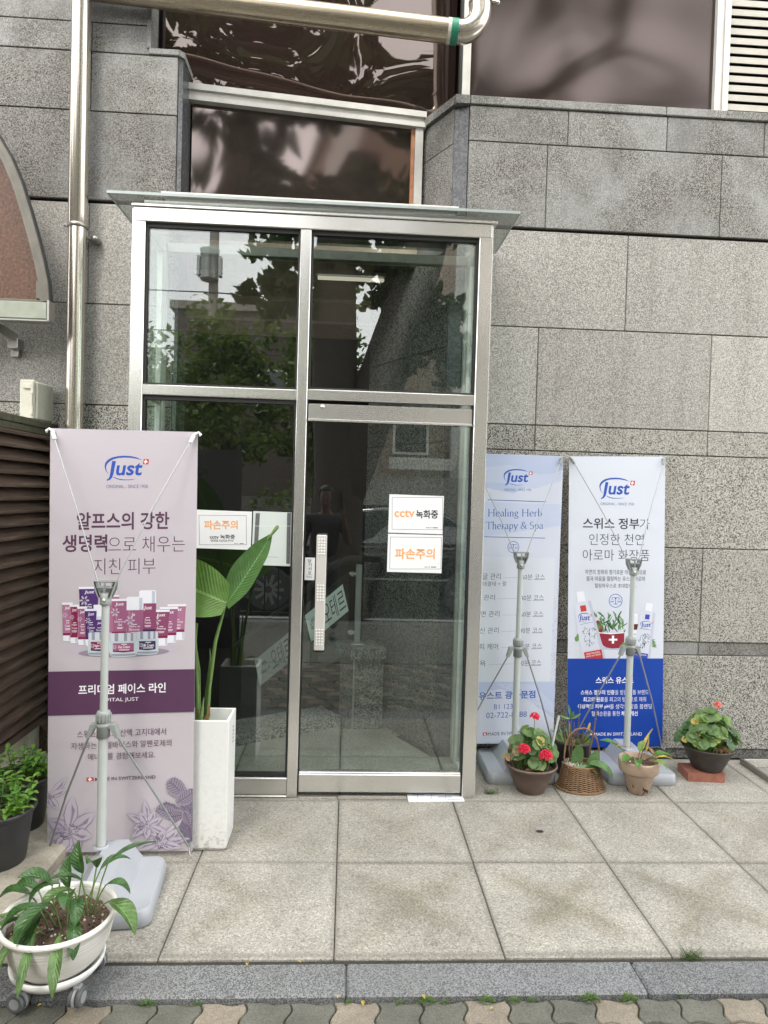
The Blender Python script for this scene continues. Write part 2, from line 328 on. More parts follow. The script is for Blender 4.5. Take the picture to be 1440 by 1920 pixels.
M['hub'] = mat_simple('grey_hub_plastic', (0.27, 0.29, 0.28), 0.45, var=0.08)
M['arm'] = mat_simple('light_steel_rod', (0.38, 0.39, 0.39), 0.35, 0.3, 0.05)
M['arm_dark'] = mat_simple('grey_rod', (0.25, 0.26, 0.27), 0.4, 0.2, 0.05)
# plants
M['lf_gera'] = mat_leaf('geranium_leaf', (0.115, 0.19, 0.065)); M['lf_gera2'] = mat_leaf('geranium_leaf_light', (0.17, 0.27, 0.07)); M['lf_gera3'] = mat_leaf('geranium_leaf_dark', (0.06, 0.135, 0.045))
M['lf_yel'] = mat_leaf('yellow_leaf', (0.52, 0.40, 0.10)); M['lf_dry'] = mat_leaf('dry_leaf', (0.40, 0.24, 0.14), 0.7)
M['lf_young'] = mat_leaf('young_leaf', (0.19, 0.36, 0.07), 0.4); M['lf_young2'] = mat_leaf('young_leaf_dark', (0.09, 0.22, 0.045), 0.4)
M['lf_lily'] = mat_leaf('lily_leaf', (0.045, 0.105, 0.032), 0.3, (60, 26), 0.2, 0.4); M['lf_lily2'] = mat_leaf('lily_leaf_light', (0.075, 0.14, 0.04), 0.35, (60, 26), 0.15, 0.4)
M['lf_bird'] = mat_leaf('paddle_leaf', (0.115, 0.22, 0.05), 0.28, (150, 60), 0.3, 0.12); M['lf_bird2'] = mat_leaf('paddle_leaf_dark', (0.075, 0.155, 0.05), 0.28, (120, 50), 0.25, 0.12)
M['lf_orch'] = mat_leaf('orchid_leaf', (0.11, 0.20, 0.075), 0.35, None, 0.15); M['stem'] = mat_simple('green_stem', (0.13, 0.22, 0.06), 0.5, var=0.2, scale=40); M['stem_brown'] = mat_simple('brown_stem', (0.13, 0.085, 0.05), 0.7, var=0.3, scale=60)
M['pet_red'] = mat_leaf('red_petal', (0.62, 0.02, 0.06), 0.5, None, 0.25, 0.15); M['pet_coral'] = mat_leaf('coral_petal', (0.70, 0.12, 0.08), 0.5, None, 0.25, 0.15)
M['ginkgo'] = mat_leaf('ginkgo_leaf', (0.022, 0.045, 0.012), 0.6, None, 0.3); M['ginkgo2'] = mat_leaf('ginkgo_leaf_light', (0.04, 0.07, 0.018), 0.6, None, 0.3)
M['hedge'] = mat_leaf('bush_leaf', (0.13, 0.18, 0.045), 0.6, None, 0.3); M['hedge2'] = mat_leaf('bush_leaf_dark', (0.075, 0.115, 0.03), 0.6, None, 0.3)
M['weed'] = mat_leaf('weed_leaf', (0.085, 0.15, 0.035), 0.6, None, 0.3)
M['bark'] = mat_simple('bark', (0.05, 0.04, 0.032), 0.9, var=0.4, scale=25, bump=1.0, bscale=30)
M['soil'] = mat_simple('potting_soil', (0.12, 0.078, 0.055), 0.95, var=0.7, scale=150, bump=1.0)
M['perlite'] = mat_simple('perlite', (0.6, 0.56, 0.5), 0.9)
M['pot_black'] = mat_simple('black_nursery_pot', (0.028, 0.029, 0.032), 0.45, var=0.2, scale=15, dirt=0.25)
M['pot_brown'] = mat_simple('brown_plastic_pot', (0.125, 0.085, 0.068), 0.45, var=0.15, scale=40, bump=0.15, dirt=0.25)
M['pot_dark'] = mat_simple('dark_brown_pot', (0.035, 0.03, 0.026), 0.5, var=0.3, scale=30, dirt=0.35)
def _terra(k):
    c = k.coord(); n = k.noise(c, 18, 5, 0.6); col = k.ramp(n, [(0.3, (0.30, 0.215, 0.155)), (0.7, (0.42, 0.32, 0.24))])
    mp = k.n('ShaderNodeMapping'); mp.inputs['Scale'].default_value = (1, 1, 0.5); k.l(c, mp.inputs['Vector'])
    chip = k.ramp(k.noise(mp.outputs[0], 42, 3, 0.5, 0.6), [(0.60, g(0)), (0.615, g(1))])
    sz = k.n('ShaderNodeSeparateXYZ'); k.l(c, sz.inputs[0]); low = k.ramp(sz.outputs[2], [(0.09, g(1)), (0.115, g(0))])
    col = k.mix(k.mix(1.0, chip, low, 'MULTIPLY'), col, (0.045, 0.03, 0.025))
    k.pbr(col, 0.7, 0, k.bump(n, 0.1, 0.003))
M['terracotta'] = mat_ramp2('painted_terracotta', _terra)
def _ridged(k):
    c = k.coord(); sz = k.n('ShaderNodeSeparateXYZ'); k.l(c, sz.inputs[0])
    cb = k.n('ShaderNodeCombineXYZ'); k.l(sz.outputs[2], cb.inputs[2])
    jx = k.noise(c, 2.5, 3); jm = k.n('ShaderNodeMath', operation='MULTIPLY_ADD'); jm.inputs[1].default_value = 0.016; k.l(jx, jm.inputs[0]); k.l(sz.outputs[2], jm.inputs[2]); k.l(jm.outputs[0], cb.inputs[2])
    n = k.noise(cb.outputs[0], 230, 3, 0.7)
    col = k.ramp(n, [(0.33, (0.30, 0.29, 0.25)), (0.46, (0.66, 0.65, 0.61)), (0.6, (0.72, 0.71, 0.67))])
    k.pbr(col, 0.5, 0, k.bump(n, 0.5, 0.004))
M['pot_white'] = mat_ramp2('ridged_white_pot', _ridged)
M['wicker'] = mat_simple('wicker', (0.23, 0.135, 0.068), 0.6, var=0.35, scale=40)
M['wicker_dark'] = mat_simple('wicker_shade', (0.12, 0.065, 0.03), 0.7, var=0.3, scale=40)
M['brick'] = mat_simple('red_brick', (0.30, 0.115, 0.075), 0.85, var=0.3, scale=30, bump=0.6, dirt=0.2)
M['rubber'] = mat_simple('grey_rubber', (0.09, 0.095, 0.10), 0.5, var=0.15)
M['rubber_hub'] = mat_simple('wheel_hub_grey', (0.26, 0.27, 0.28), 0.45, var=0.1)
M['tape_green'] = mat_simple('green_tape', (0.02, 0.20, 0.12), 0.4, var=0.2, scale=60)
M['tape_white'] = mat_simple('white_tape', (0.55, 0.54, 0.48), 0.6, var=0.2, scale=60)
M['car_paint'] = mat_simple('black_car_paint', (0.012, 0.012, 0.014), 0.12, 0.2, 0.05)
M['car_glass'] = mat_simple('car_glass', (0.02, 0.024, 0.026), 0.03, 0.0, 0.02, spec=1.0)
M['red_lens'] = mat_simple('red_tail_lens', (0.55, 0.02, 0.015), 0.2)
M['iron'] = mat_simple('black_iron', (0.02, 0.02, 0.02), 0.5, 0.3)
def _bricks(c1, c2, mor):
    def f(k):
        c = k.coord(); mp = k.n('ShaderNodeMapping'); mp.inputs['Rotation'].default_value = (PI / 2, 0, 0); k.l(c, mp.inputs['Vector'])
        b = k.n('ShaderNodeTexBrick'); b.inputs['Color1'].default_value = (*c1, 1); b.inputs['Color2'].default_value = (*c2, 1); b.inputs['Mortar'].default_value = (*mor, 1)
        b.inputs['Scale'].default_value = 4.2; k.l(mp.outputs[0], b.inputs['Vector'])
        k.pbr(b.outputs['Color'], 0.85)
    return f
M['bricks'] = mat_ramp2('tan_brickwork', _bricks((0.24, 0.17, 0.12), (0.19, 0.13, 0.09), (0.28, 0.25, 0.21)))
M['bricks_dark'] = mat_ramp2('dark_brickwork', _bricks((0.11, 0.085, 0.075), (0.09, 0.07, 0.06), (0.13, 0.12, 0.11)))
M['stonewall'] = mat_ramp2('stone_block_wall', _bricks((0.27, 0.25, 0.22), (0.2, 0.19, 0.17), (0.4, 0.39, 0.36)))
M['pale_wall'] = mat_simple('pale_render', (0.55, 0.54, 0.50), 0.8, var=0.08, scale=4)
M['pole_conc'] = mat_simple('pole_concrete', (0.30, 0.28, 0.24), 0.85, var=0.15)
M['skin'] = mat_simple('skin', (0.095, 0.058, 0.042), 0.55, var=0.05)
M['hair'] = mat_simple('black_hair', (0.012, 0.01, 0.01), 0.5, var=0.2, scale=80)
M['cloth_black'] = mat_simple('black_cotton', (0.018, 0.018, 0.02), 0.85, var=0.15, scale=40)
M['cloth_grey'] = mat_simple('dark_trousers', (0.04, 0.038, 0.036), 0.85, var=0.15, scale=40)
M['lamp'] = NT('fluorescent_tube').m
_k = NT('tube_light'); _e = _k.n('ShaderNodeEmission'); _e.inputs['Color'].default_value = (1, 0.88, 0.7, 1); _e.inputs['Strength'].default_value = 0.35; _k.l(_e.outputs[0], _k.o.inputs['Surface']); M['lamp'] = _k.m

# ------------------------------------------------------------------ mesh builder
class MB:
    def __init__(s): s.v = []; s.f = []; s.m = []; s.sm = []; s.uv = []
    def add(s, verts, faces, mat=0, smooth=False, uvs=None):
        b = len(s.v); s.v += [Vector(p) for p in verts]
        for i, f in enumerate(faces):
            s.f.append([b + k for k in f]); s.m.append(mat); s.sm.append(smooth)
            s.uv.append([uvs[k] for k in f] if uvs else None)
        return b
    def box(s, x0, x1, y0, y1, z0, z1, mat=0, c=0.0):
        if x0 > x1: x0, x1 = x1, x0
        if y0 > y1: y0, y1 = y1, y0
        if z0 > z1: z0, z1 = z1, z0
        if c <= 0:
            s.add([(x0, y0, z0), (x1, y0, z0), (x1, y1, z0), (x0, y1, z0), (x0, y0, z1), (x1, y0, z1), (x1, y1, z1), (x0, y1, z1)],
                  [(0, 3, 2, 1), (4, 5, 6, 7), (0, 1, 5, 4), (1, 2, 6, 5), (2, 3, 7, 6), (3, 0, 4, 7)], mat); return
        c = min(c, (x1 - x0) * .45, (y1 - y0) * .45, (z1 - z0) * .45)
        vs = []; ix = {}
        for a, X in enumerate((x0, x1)):
            for b, Y in enumerate((y0, y1)):
                for d, Z in enumerate((z0, z1)):
                    sx, sy, sz = (1 if a == 0 else -1), (1 if b == 0 else -1), (1 if d == 0 else -1)
                    ix[a, b, d, 0] = len(vs); vs.append((X, Y + sy * c, Z + sz * c))
                    ix[a, b, d, 1] = len(vs); vs.append((X + sx * c, Y, Z + sz * c))
                    ix[a, b, d, 2] = len(vs); vs.append((X + sx * c, Y + sy * c, Z))
        fs = []
        for a in (0, 1):
            q = [ix[a, 0, 0, 0], ix[a, 1, 0, 0], ix[a, 1, 1, 0], ix[a, 0, 1, 0]]; fs.append(q if a else q[::-1])
            q = [ix[0, a, 0, 1], ix[0, a, 1, 1], ix[1, a, 1, 1], ix[1, a, 0, 1]]; fs.append(q if a else q[::-1])
            q = [ix[0, 0, a, 2], ix[1, 0, a, 2], ix[1, 1, a, 2], ix[0, 1, a, 2]]; fs.append(q if a else q[::-1])
        for a in (0, 1):
            for b in (0, 1):
                fl = (a == b)
                q = [ix[a, b, 0, 0], ix[a, b, 0, 1], ix[a, b, 1, 1], ix[a, b, 1, 0]]; fs.append(q if not fl else q[::-1])
                q = [ix[a, 0, b, 0], ix[a, 0, b, 2], ix[a, 1, b, 2], ix[a, 1, b, 0]]; fs.append(q[::-1] if not fl else q)
                q = [ix[0, a, b, 1], ix[0, a, b, 2], ix[1, a, b, 2], ix[1, a, b, 1]]; fs.append(q if not fl else q[::-1])
        for a in (0, 1):
            for b in (0, 1):
                for d in (0, 1):
                    q = [ix[a, b, d, 0], ix[a, b, d, 1], ix[a, b, d, 2]]; fs.append(q if (a + b + d) % 2 == 1 else q[::-1])
        s.add(vs, fs, mat)
    def prism(s, poly, axis, a, b, mat=0, caps=True):
        # poly: 2-D points; axis 'x': (y,z), 'y': (x,z), 'z': (x,y)
        def P(p, t): return {'x': (t, p[0], p[1]), 'y': (p[0], t, p[1]), 'z': (p[0], p[1], t)}[axis]
        n = len(poly); vs = [P(p, a) for p in poly] + [P(p, b) for p in poly]
        fs = [(i, (i + 1) % n, n + (i + 1) % n, n + i) for i in range(n)]
        if caps: fs += [tuple(range(n))[::-1], tuple(range(n, 2 * n))]
        s.add(vs, fs, mat)
    def obox(s, p, q, wd, ht, mat=0, upv=(0, 0, 1)):
        # bar with rectangular section from p to q
        p, q = Vector(p), Vector(q); d = (q - p).normalized(); u = Vector(upv)
        if abs(d.dot(u)) > 0.98: u = Vector((0, 1, 0))
        a = d.cross(u).normalized(); b = a.cross(d).normalized()
        vs = [e + a * sx * wd / 2 + b * sy * ht / 2 for e in (p, q) for sx, sy in ((-1, -1), (1, -1), (1, 1), (-1, 1))]
        s.add(vs, [(0, 1, 2, 3), (7, 6, 5, 4), (0, 4, 5, 1), (1, 5, 6, 2), (2, 6, 7, 3), (3, 7, 4, 0)], mat)
    def tube(s, pts, rad, n=10, mat=0, cap=True, smooth=True):
        pts = [Vector(p) for p in pts]; rs = rad if isinstance(rad, (list, tuple)) else [rad] * len(pts)
        T = []
        for i in range(len(pts)):
            t = pts[min(i + 1, len(pts) - 1)] - pts[max(i - 1, 0)]; T.append(t.normalized() if t.length > 1e-9 else Vector((0, 0, 1)))
        u = Vector((0, 0, 1)) if abs(T[0].z) < 0.9 else Vector((1, 0, 0))
        a = T[0].cross(u).normalized(); vs = []
        for p, t, r in zip(pts, T, rs):
            a = (a - t * a.dot(t)).normalized(); b = t.cross(a)
            vs += [p + (a * math.cos(2 * PI * k / n) + b * math.sin(2 * PI * k / n)) * r for k in range(n)]
        fs = [(i * n + k, i * n + (k + 1) % n, (i + 1) * n + (k + 1) % n, (i + 1) * n + k) for i in range(len(pts) - 1) for k in range(n)]
        s.add(vs, fs, mat, smooth)
        if cap:
            s.add(vs[:n], [tuple(range(n))[::-1]], mat); s.add(vs[-n:], [tuple(range(n))], mat)
    def lathe(s, prof, n=32, mat=0, c=(0, 0, 0), sx=1, sy=1, smooth=True, capb=True):
        vs = []
        for r, z in prof:
            vs += [(c[0] + r * sx * math.cos(2 * PI * k / n), c[1] + r * sy * math.sin(2 * PI * k / n), c[2] + z) for k in range(n)]
        fs = [(i * n + k, i * n + (k + 1) % n, (i + 1) * n + (k + 1) % n, (i + 1) * n + k) for i in range(len(prof) - 1) for k in range(n)]
        s.add(vs, fs, mat, smooth)
        if capb: s.add(vs[:n], [tuple(range(n))[::-1]], mat)
    def disc(s, c, r, n=24, mat=0, sx=1, sy=1, jit=0.0):
        vs = [(c[0], c[1], c[2])] ; rings = 5
        for j in range(1, rings + 1):
            vs += [(c[0] + r * j / rings * sx * math.cos(2 * PI * k / n), c[1] + r * j / rings * sy * math.sin(2 * PI * k / n), c[2] + R.uniform(-jit, jit)) for k in range(n)]
        fs = [(0, 1 + k, 1 + (k + 1) % n) for k in range(n)]
        for j in range(rings - 1):
            fs += [(1 + j * n + k, 1 + (j + 1) * n + k, 1 + (j + 1) * n + (k + 1) % n, 1 + j * n + (k + 1) % n) for k in range(n)]
        s.add(vs, fs, mat, True)
    def sphere(s, c, r, n=12, m=8, mat=0, sc_=(1, 1, 1)):
        vs = []
        for i in range(m + 1):
            th = PI * i / m
            vs += [(c[0] + r * sc_[0] * math.sin(th) * math.cos(2 * PI * k / n), c[1] + r * sc_[1] * math.sin(th) * math.sin(2 * PI * k / n), c[2] + r * sc_[2] * math.cos(th)) for k in range(n)]
        s.add(vs, [(i * n + k, (i + 1) * n + k, (i + 1) * n + (k + 1) % n, i * n + (k + 1) % n) for i in range(m) for k in range(n)], mat, True)
    def leaf(s, base, d, upv, L, W, mat=0, droop=0.3, fold=0.15, n=6, prof=None, twist=0.0, wavy=0.0):
        d = Vector(d).normalized(); upv = Vector(upv); a = d.cross(upv)
        a = a.normalized() if a.length > 1e-4 else Vector((1, 0, 0)); b = a.cross(d).normalized()
        prof = prof or (lambda t: math.sin(PI * min(1, t * 0.92 + 0.04)) ** 0.8 * (1 - 0.25 * t))
        p = Vector(base); vs = []; uv = []; ang = 0; cols = 5
        for i in range(n + 1):
            t = i / n; dd = (d * math.cos(ang) - b * math.sin(ang)); bb = (b * math.cos(ang) + d * math.sin(ang))
            aa = a * math.cos(twist * t) + bb * math.sin(twist * t); bb2 = bb * math.cos(twist * t) - a * math.sin(twist * t)
            wd = W * 0.5 * max(0.015, prof(t))
            for j in range(cols):
                q = (j / (cols - 1) - 0.5) * 2
                vs.append(p + aa * q * wd + bb2 * (abs(q) * wd * fold * 2 + wavy * wd * math.sin(9 * t + 2 * q) * abs(q))); uv.append((j / (cols - 1), t))
            p = p + dd * L / n; ang += droop / n
        fs = [(i * cols + j, i * cols + j + 1, (i + 1) * cols + j + 1, (i + 1) * cols + j) for i in range(n) for j in range(cols - 1)]
        s.add(vs, fs, mat, True, uv); return p
    def build(s, name, mats, parent=None, loc=None, props=None):
        me = bpy.data.meshes.new(name)
        me.from_pydata([tuple(v) for v in s.v], [], s.f)
        if not isinstance(mats, (list, tuple)): mats = [mats]
        for m in mats: me.materials.append(MATS[m] if isinstance(m, str) else m)
        me.polygons.foreach_set('material_index', s.m); me.polygons.foreach_set('use_smooth', s.sm)
        if any(u is not None for u in s.uv):
            ul = me.uv_layers.new(name='UVMap'); li = 0
            for pi, f in enumerate(s.f):
                for k in range(len(f)):
                    ul.data[li].uv = s.uv[pi][k] if s.uv[pi] else (0, 0); li += 1
        me.update()
        o = bpy.data.objects.new(name, me); COL.objects.link(o)
        if parent: o.parent = parent
        if loc: o.location = loc
        return o
def tag(o, label=None, cat=None, group=None, kind=None):
    if label: o['label'] = label
    if cat: o['category'] = cat
    if group: o['group'] = group
    if kind: o['kind'] = kind
    return o
def thing(name, label, cat, loc=(0, 0, 0), rz=0.0, group=None):
    o = bpy.data.objects.new(name, None); COL.objects.link(o); o.location = loc; o.rotation_euler = (0, 0, rz); o.empty_display_size = 0.1
    return tag(o, label, cat, group)
def copy_tree(o, parent=None):
    c = o.copy(); COL.objects.link(c)
    if parent: c.parent = parent
    for ch in list(o.children): copy_tree(ch, c)
    return c

# ------------------------------------------------------------------ text as mesh
_tc = {}
def text_mesh(t, weight=0.0):
    key = (t, weight)
    if key in _tc: return _tc[key]
    c = bpy.data.curves.new('txt', 'FONT'); c.body = t; c.size = 1; c.resolution_u = 3; c.offset = weight
    o = bpy.data.objects.new('txt', c); COL.objects.link(o); bpy.context.view_layer.update()
    me = bpy.data.meshes.new_from_object(o.evaluated_get(bpy.context.evaluated_depsgraph_get()))
    vs = [(v.co.x, v.co.y) for v in me.vertices]; fs = [tuple(p.vertices) for p in me.polygons]
    bpy.data.objects.remove(o); bpy.data.curves.remove(c); bpy.data.meshes.remove(me)
    _tc[key] = (vs, fs); return vs, fs

# ================================================================== SETTING
# ---- ground sheets
mb = MB(); mb.box(-120, 120, -140, -1.44, -0.16, -0.10); tag(mb.build('ground', 'earth'), kind='structure')
mb = MB(); mb.box(-3.2, 6.0, -1.30, 0.72, -0.05, -0.009); mb.box(-1.2, 0.62, 0.72, 0.98, -0.05, -0.009)
tag(mb.build('paving_bed', 'joint_dark'), kind='structure')
mb = MB()
rows = [(-1.282, -0.6465), (-0.6465, -0.0197), (-0.0197, 0.596)]
for r, (y0, y1) in enumerate(rows):
    for k in range(-3, 10):
        x0, x1 = k * S, (k + 1) * S
        if k < -2 and r < 3: x0 = -1.9
        dz = R.uniform(-0.002, 0.002)
        mb.box(x0 + 0.0018, x1 - 0.0018, y0 + 0.0018, y1 - 0.0018, -0.045, dz, 0, 0.003)
for k in (-2, -1):   # inside the porch
    x0, x1 = k * S, (k + 1) * S
    mb.box(max(x0, -1.1) + 0.003, x1 - 0.003, 0.602, 0.97, -0.045, 0.0, 0, 0.004)
mb.prism([(0.003, 0.602), (0.57, 0.602), (0.30, 1.09), (0.003, 1.09)], 'z', -0.045, 0.0)
mb.prism([(-0.62, 0.975), (-0.003, 0.975), (-0.003, 1.16)], 'z', -0.045, -0.001)
tag(mb.build('pavement_slabs', 'paving'), kind='structure')
# kerb strip
mb = MB()
for x0, x1 in ((-3, -0.98), (-0.98, 0.0445), (0.0445, 1.07), (1.07, 2.1), (2.1, 4.0), (4, 6)):
    mb.box(x0 + 0.0015, x1 - 0.0015, -1.448, -1.292, -0.09, -0.006, 0, 0.008)
tag(mb.build('kerb', 'kerb'), kind='structure')
# wavy interlocking pavers
mb = MB()
def wav(t, ph): return 0.011 * math.sin(t * PI * 2 + ph)
PW, PD = 0.1435, 0.108
for r in range(-1, 14):
    y1 = -1.456 - r * PD
    sh = (r % 3) * PW
    for k in range(-16, 22):
        x0 = k * PW + 0.003 + (0.5 * PW if r % 2 else 0); pts = []
        beige = (k + (r // 1)) % 3 == 0
        N = 8; gx = 0.0022
        def Wx(y): return 0.0105 * math.sin(2 * PI * (y1 - y) / PD)
        def Wy(x): return 0.0085 * math.sin(2 * PI * x / PW)
        def ed(side):
            o = []
            for i in range(N):
                t = i / N
                if side == 0: x = x0 + t * PW; o.append((x + Wx(y1 - PD) + gx * (1 - 2 * t), y1 - PD + gx + Wy(x)))
                if side == 1: y = y1 - PD + t * PD; o.append((x0 + PW - gx + Wx(y), y + gx * (1 - 2 * t) + (1 - t) * Wy(x0 + PW) + t * Wy(x0 + PW)))
                if side == 2: x = x0 + PW - t * PW; o.append((x - gx * (1 - 2 * t), y1 - gx + Wy(x)))
                if side == 3: y = y1 - t * PD; o.append((x0 + gx + Wx(y), y - gx * (1 - 2 * t) + Wy(x0)))
            return o
        pts = ed(0) + ed(1) + ed(2) + ed(3)
        pts = [(x, min(y, -1.455)) for x, y in pts]
        if max(p[1] for p in pts) - min(p[1] for p in pts) < 0.03: continue
        h = -0.024 + R.uniform(-0.002, 0.002); n = len(pts)
        cx = sum(p[0] for p in pts) / n; cy = sum(p[1] for p in pts) / n
        inn = [(cx + (x - cx) * 0.955, cy + (y - cy) * 0.955) for x, y in pts]
        vs = [(x, y, -0.07) for x, y in pts] + [(x, y, h - 0.005) for x, y in pts] + [(x, y, h) for x, y in inn]
        m = 1 if beige else 0
        mb.add(vs, [(i, (i + 1) % n, n + (i + 1) % n, n + i) for i in range(n)] + [(n + i, n + (i + 1) % n, 2 * n + (i + 1) % n, 2 * n + i) for i in range(n)] + [tuple(range(2 * n, 3 * n))], m)
tag(mb.build('block_paving', ['paver_grey', 'paver_beige']), kind='structure')
mb = MB(); mb.box(-2.4, 3.2, -3.0, -1.45, -0.09, -0.036); tag(mb.build('paving_moss', 'moss'), kind='structure')
mb = MB(); mb.box(-30, 30, -5.0, -3.0, -0.099, -0.026); mb.box(-30, -2.4, -3.0, -1.45, -0.099, -0.026); mb.box(3.2, 30, -3.0, -1.45, -0.099, -0.026)
tag(mb.build('footway', 'paver_grey'), kind='structure')
mb = MB(); mb.box(-60, 60, -13.2, -5.2, -0.099, -0.085); tag(mb.build('road', 'asphalt'), kind='structure')
mb = MB()
for i in range(-12, 12): mb.box(i * 5, i * 5 + 2.6, -9.2, -9.05, -0.084, -0.080)
mb.box(-60, 60, -5.75, -5.62, -0.084, -0.080); tag(mb.build('road_marking', 'pale_wall'), kind='structure')
mb = MB(); mb.box(-60, 60, -5.2, -5.0, -0.099, -0.02, 0, 0.01); tag(mb.build('road_kerb', 'kerb'), kind='structure')
mb = MB(); mb.box(-60, 60, -16.5, -13.2, -0.099, 0.03); tag(mb.build('far_pavement', 'paver_grey'), kind='structure')
mb = MB(); mb.box(-1.95, -1.205, -2.2, 0.5, -0.03, 0.06, 0, 0.018)
o = tag(mb.build('raised_kerb', 'concrete'), kind='structure')

# ---- the granite building
B = thing('granite_building', 'grey speckled granite building front with stacked stone courses and brown windows', 'building')
YR, YL = 0.594, 0.522
def slabwall(courses, xa, xb, yf, thick, mats, name):
    mb = MB()
    for z0, z1, m, setb, joints in courses:
        js = [xa] + [j for j in sorted(joints) if xa < j < xb] + [xb]
        for a, b in zip(js[:-1], js[1:]):
            mb.box(a + 0.0025, b - 0.0025, yf + setb + R.uniform(-0.001, 0.001), yf + thick, z0 + 0.003, z1 - 0.003, m, 0.003)
    mb.box(xa + 0.004, xb - 0.004, yf + 0.012, yf + thick + 0.02, courses[0][0] + 0.002, courses[-1][1] - 0.002, len(mats) - 1)
    return mb.build(name, mats, B)
def jl(a): return [a + 1.12 * i for i in range(-3, 6)]
MW = ['plinth', 'gran_low', 'gran_mid', 'gran_top', 'joint']
slabwall([(0.0, 0.065, 0, 0.008, jl(1.72)), (0.065, 0.674, 1, 0, jl(1.72)), (0.674, 0.76, 3, 0.009, jl(1.17)), (0.76, 1.365, 1, 0, jl(1.171)), (1.365, 1.958, 1, 0, jl(1.72)),
          (1.958, 2.118, 1, 0, jl(1.171)), (2.118, 2.73, 2, -0.001, jl(1.171)), (2.73, 3.332, 2, -0.001, jl(1.724))], 0.69, 6.0, YR, 0.12, MW, 'granite_wall')
slabwall([(3.345, 3.861, 3, -0.010, jl(1.187)), (3.861, 4.078, 3, -0.010, [0.68, 1.312, 1.944, 2.576, 3.2, 3.84])], 0.69, 6.0, YR, 0.12, MW, 'granite_wall')
slabwall([(0.0, 0.76, 1, 0, jl(-1.5)), (0.76, 1.365, 1, 0, jl(-1.9)), (1.365, 1.985, 1, 0, jl(-1.5)), (1.985, 2.14, 1, 0, jl(-2.4)), (2.14, 2.741, 2, -0.001, jl(-2.25)), (2.741, 3.337, 2, -0.001, jl(-2.7))], -4.6, -1.075, YL, 0.12, MW, 'granite_wall')
slabwall([(3.35, 3.87, 3, -0.010, jl(-2.15)), (3.87, 4.215, 3, -0.010, jl(-2.7))], -4.6, -1.075, YL, 0.12, MW, 'granite_wall')
slabwall([(4.215, 4.385, 3, -0.010, jl(-2.7)), (4.385, 4.95, 3, -0.010, [-2.3, -1.6]), (4.95, 6.2, 3, -0.010, [-2.0])], -4.6, -1.232, YL, 0.12, MW, 'granite_wall')
# stone caps
mb = MB()
for a, b in ((0.69, 1.93), (1.93, 3.1), (3.1, 6.0)): mb.box(a + .002, b - .002, YR - 0.022, YR + 0.19, 4.081, 4.132, 0, 0.004)
p0, p1 = Vector((0.60, 0.63)), Vector((0.405, 0.975)); dn = (p1 - p0).normalized(); nn = Vector((-dn.y, dn.x))
def seg(p, q, o0, o1): return [(p + nn * o0)[:], (q + nn * o0)[:], (q + nn * o1)[:], (p + nn * o1)[:]]
mb.prism(seg(Vector((0.612, 0.60)), p1, 0.022, -0.2), 'z', 4.081, 4.132)
mb.prism([(0.598, 0.572), (0.688, 0.572), (0.688, 0.75), (0.66, 0.75)], 'z', 4.0812, 4.1318)
mb.build('wall_cap', 'gran_top', B); mb = MB()
mb.box(-1.245, -1.068, YL - 0.02, YL + 0.14, 4.218, 4.252, 0, 0.003)
mb.prism([(-1.068, YL - 0.02), (-1.042, YL + 0.01), (-1.042, 0.80), (-1.068, 0.80)], 'z', 4.2182, 4.2518)
mb.box(-1.258, -1.234, YL - 0.02, YL + 0.10, 4.252, 6.2)
mb.build('wall_cap', 'gran_top', B)
# polished chamfered corner piers
mb = MB()
mb.prism([(-1.073, YL + 0.004), (-1.053, YL + 0.024), (-1.053, 0.76), (-1.073, 0.76)], 'z', 0, 4.216)
mb.prism([(0.687, YR + 0.004), (0.687, 0.75), (0.63, 0.75), (0.603, 0.628)], 'z', 0, 4.079)
mb.build('corner_trim', 'gran_pol', B)
# angled return wall with slabs
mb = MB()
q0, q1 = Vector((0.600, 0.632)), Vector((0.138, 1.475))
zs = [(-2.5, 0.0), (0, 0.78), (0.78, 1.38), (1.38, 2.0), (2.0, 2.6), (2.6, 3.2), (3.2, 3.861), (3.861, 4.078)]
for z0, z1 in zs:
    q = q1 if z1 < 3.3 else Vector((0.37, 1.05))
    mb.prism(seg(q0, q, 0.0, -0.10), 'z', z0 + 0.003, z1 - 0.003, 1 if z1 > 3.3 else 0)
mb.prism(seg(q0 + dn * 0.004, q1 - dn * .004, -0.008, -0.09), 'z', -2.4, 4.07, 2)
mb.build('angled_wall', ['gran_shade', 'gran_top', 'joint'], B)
# windows above the porch
win = MB(); win.box(0.700, 2.30, 0.735, 0.745, 4.135, 5.6)
o = win.build('mirror_panel', 'film_soft', B)
wq0, wq1 = Vector((-1.04, 0.742)), Vector((0.415, 0.905))
wd = (wq1 - wq0).normalized(); wnn = Vector((-wd.y, wd.x))
def wseg(a, b, o0, o1):
    L = (wq1 - wq0).length; p = wq0 + wd * a * L; q = wq0 + wd * b * L
    return [(p + wnn * o0)[:], (q + wnn * o0)[:], (q + wnn * o1)[:], (p + wnn * o1)[:]]
fr = MB()
fr.prism(wseg(-0.02, 1.02, -0.055, 0.02), 'z', 4.135, 4.172); fr.prism(wseg(-0.02, 1.02, -0.035, 0.02), 'z', 4.105, 4.1345); fr.prism(wseg(-0.02, 1.02, -0.045, 0.02), 'z', 4.075, 4.1045)
fr.prism(wseg(0.975, 1.01, -0.03, 0.02), 'z', 3.4, 4.0745); fr.prism(wseg(0.958, 0.9735, -0.012, 0.02), 'z', 3.4, 4.0745, 1)
fr.box(0.655, 0.705, 0.70, 0.78, 4.135, 5.6); fr.box(0.640, 0.6545, 0.715, 0.78, 4.135, 5.6, 2)
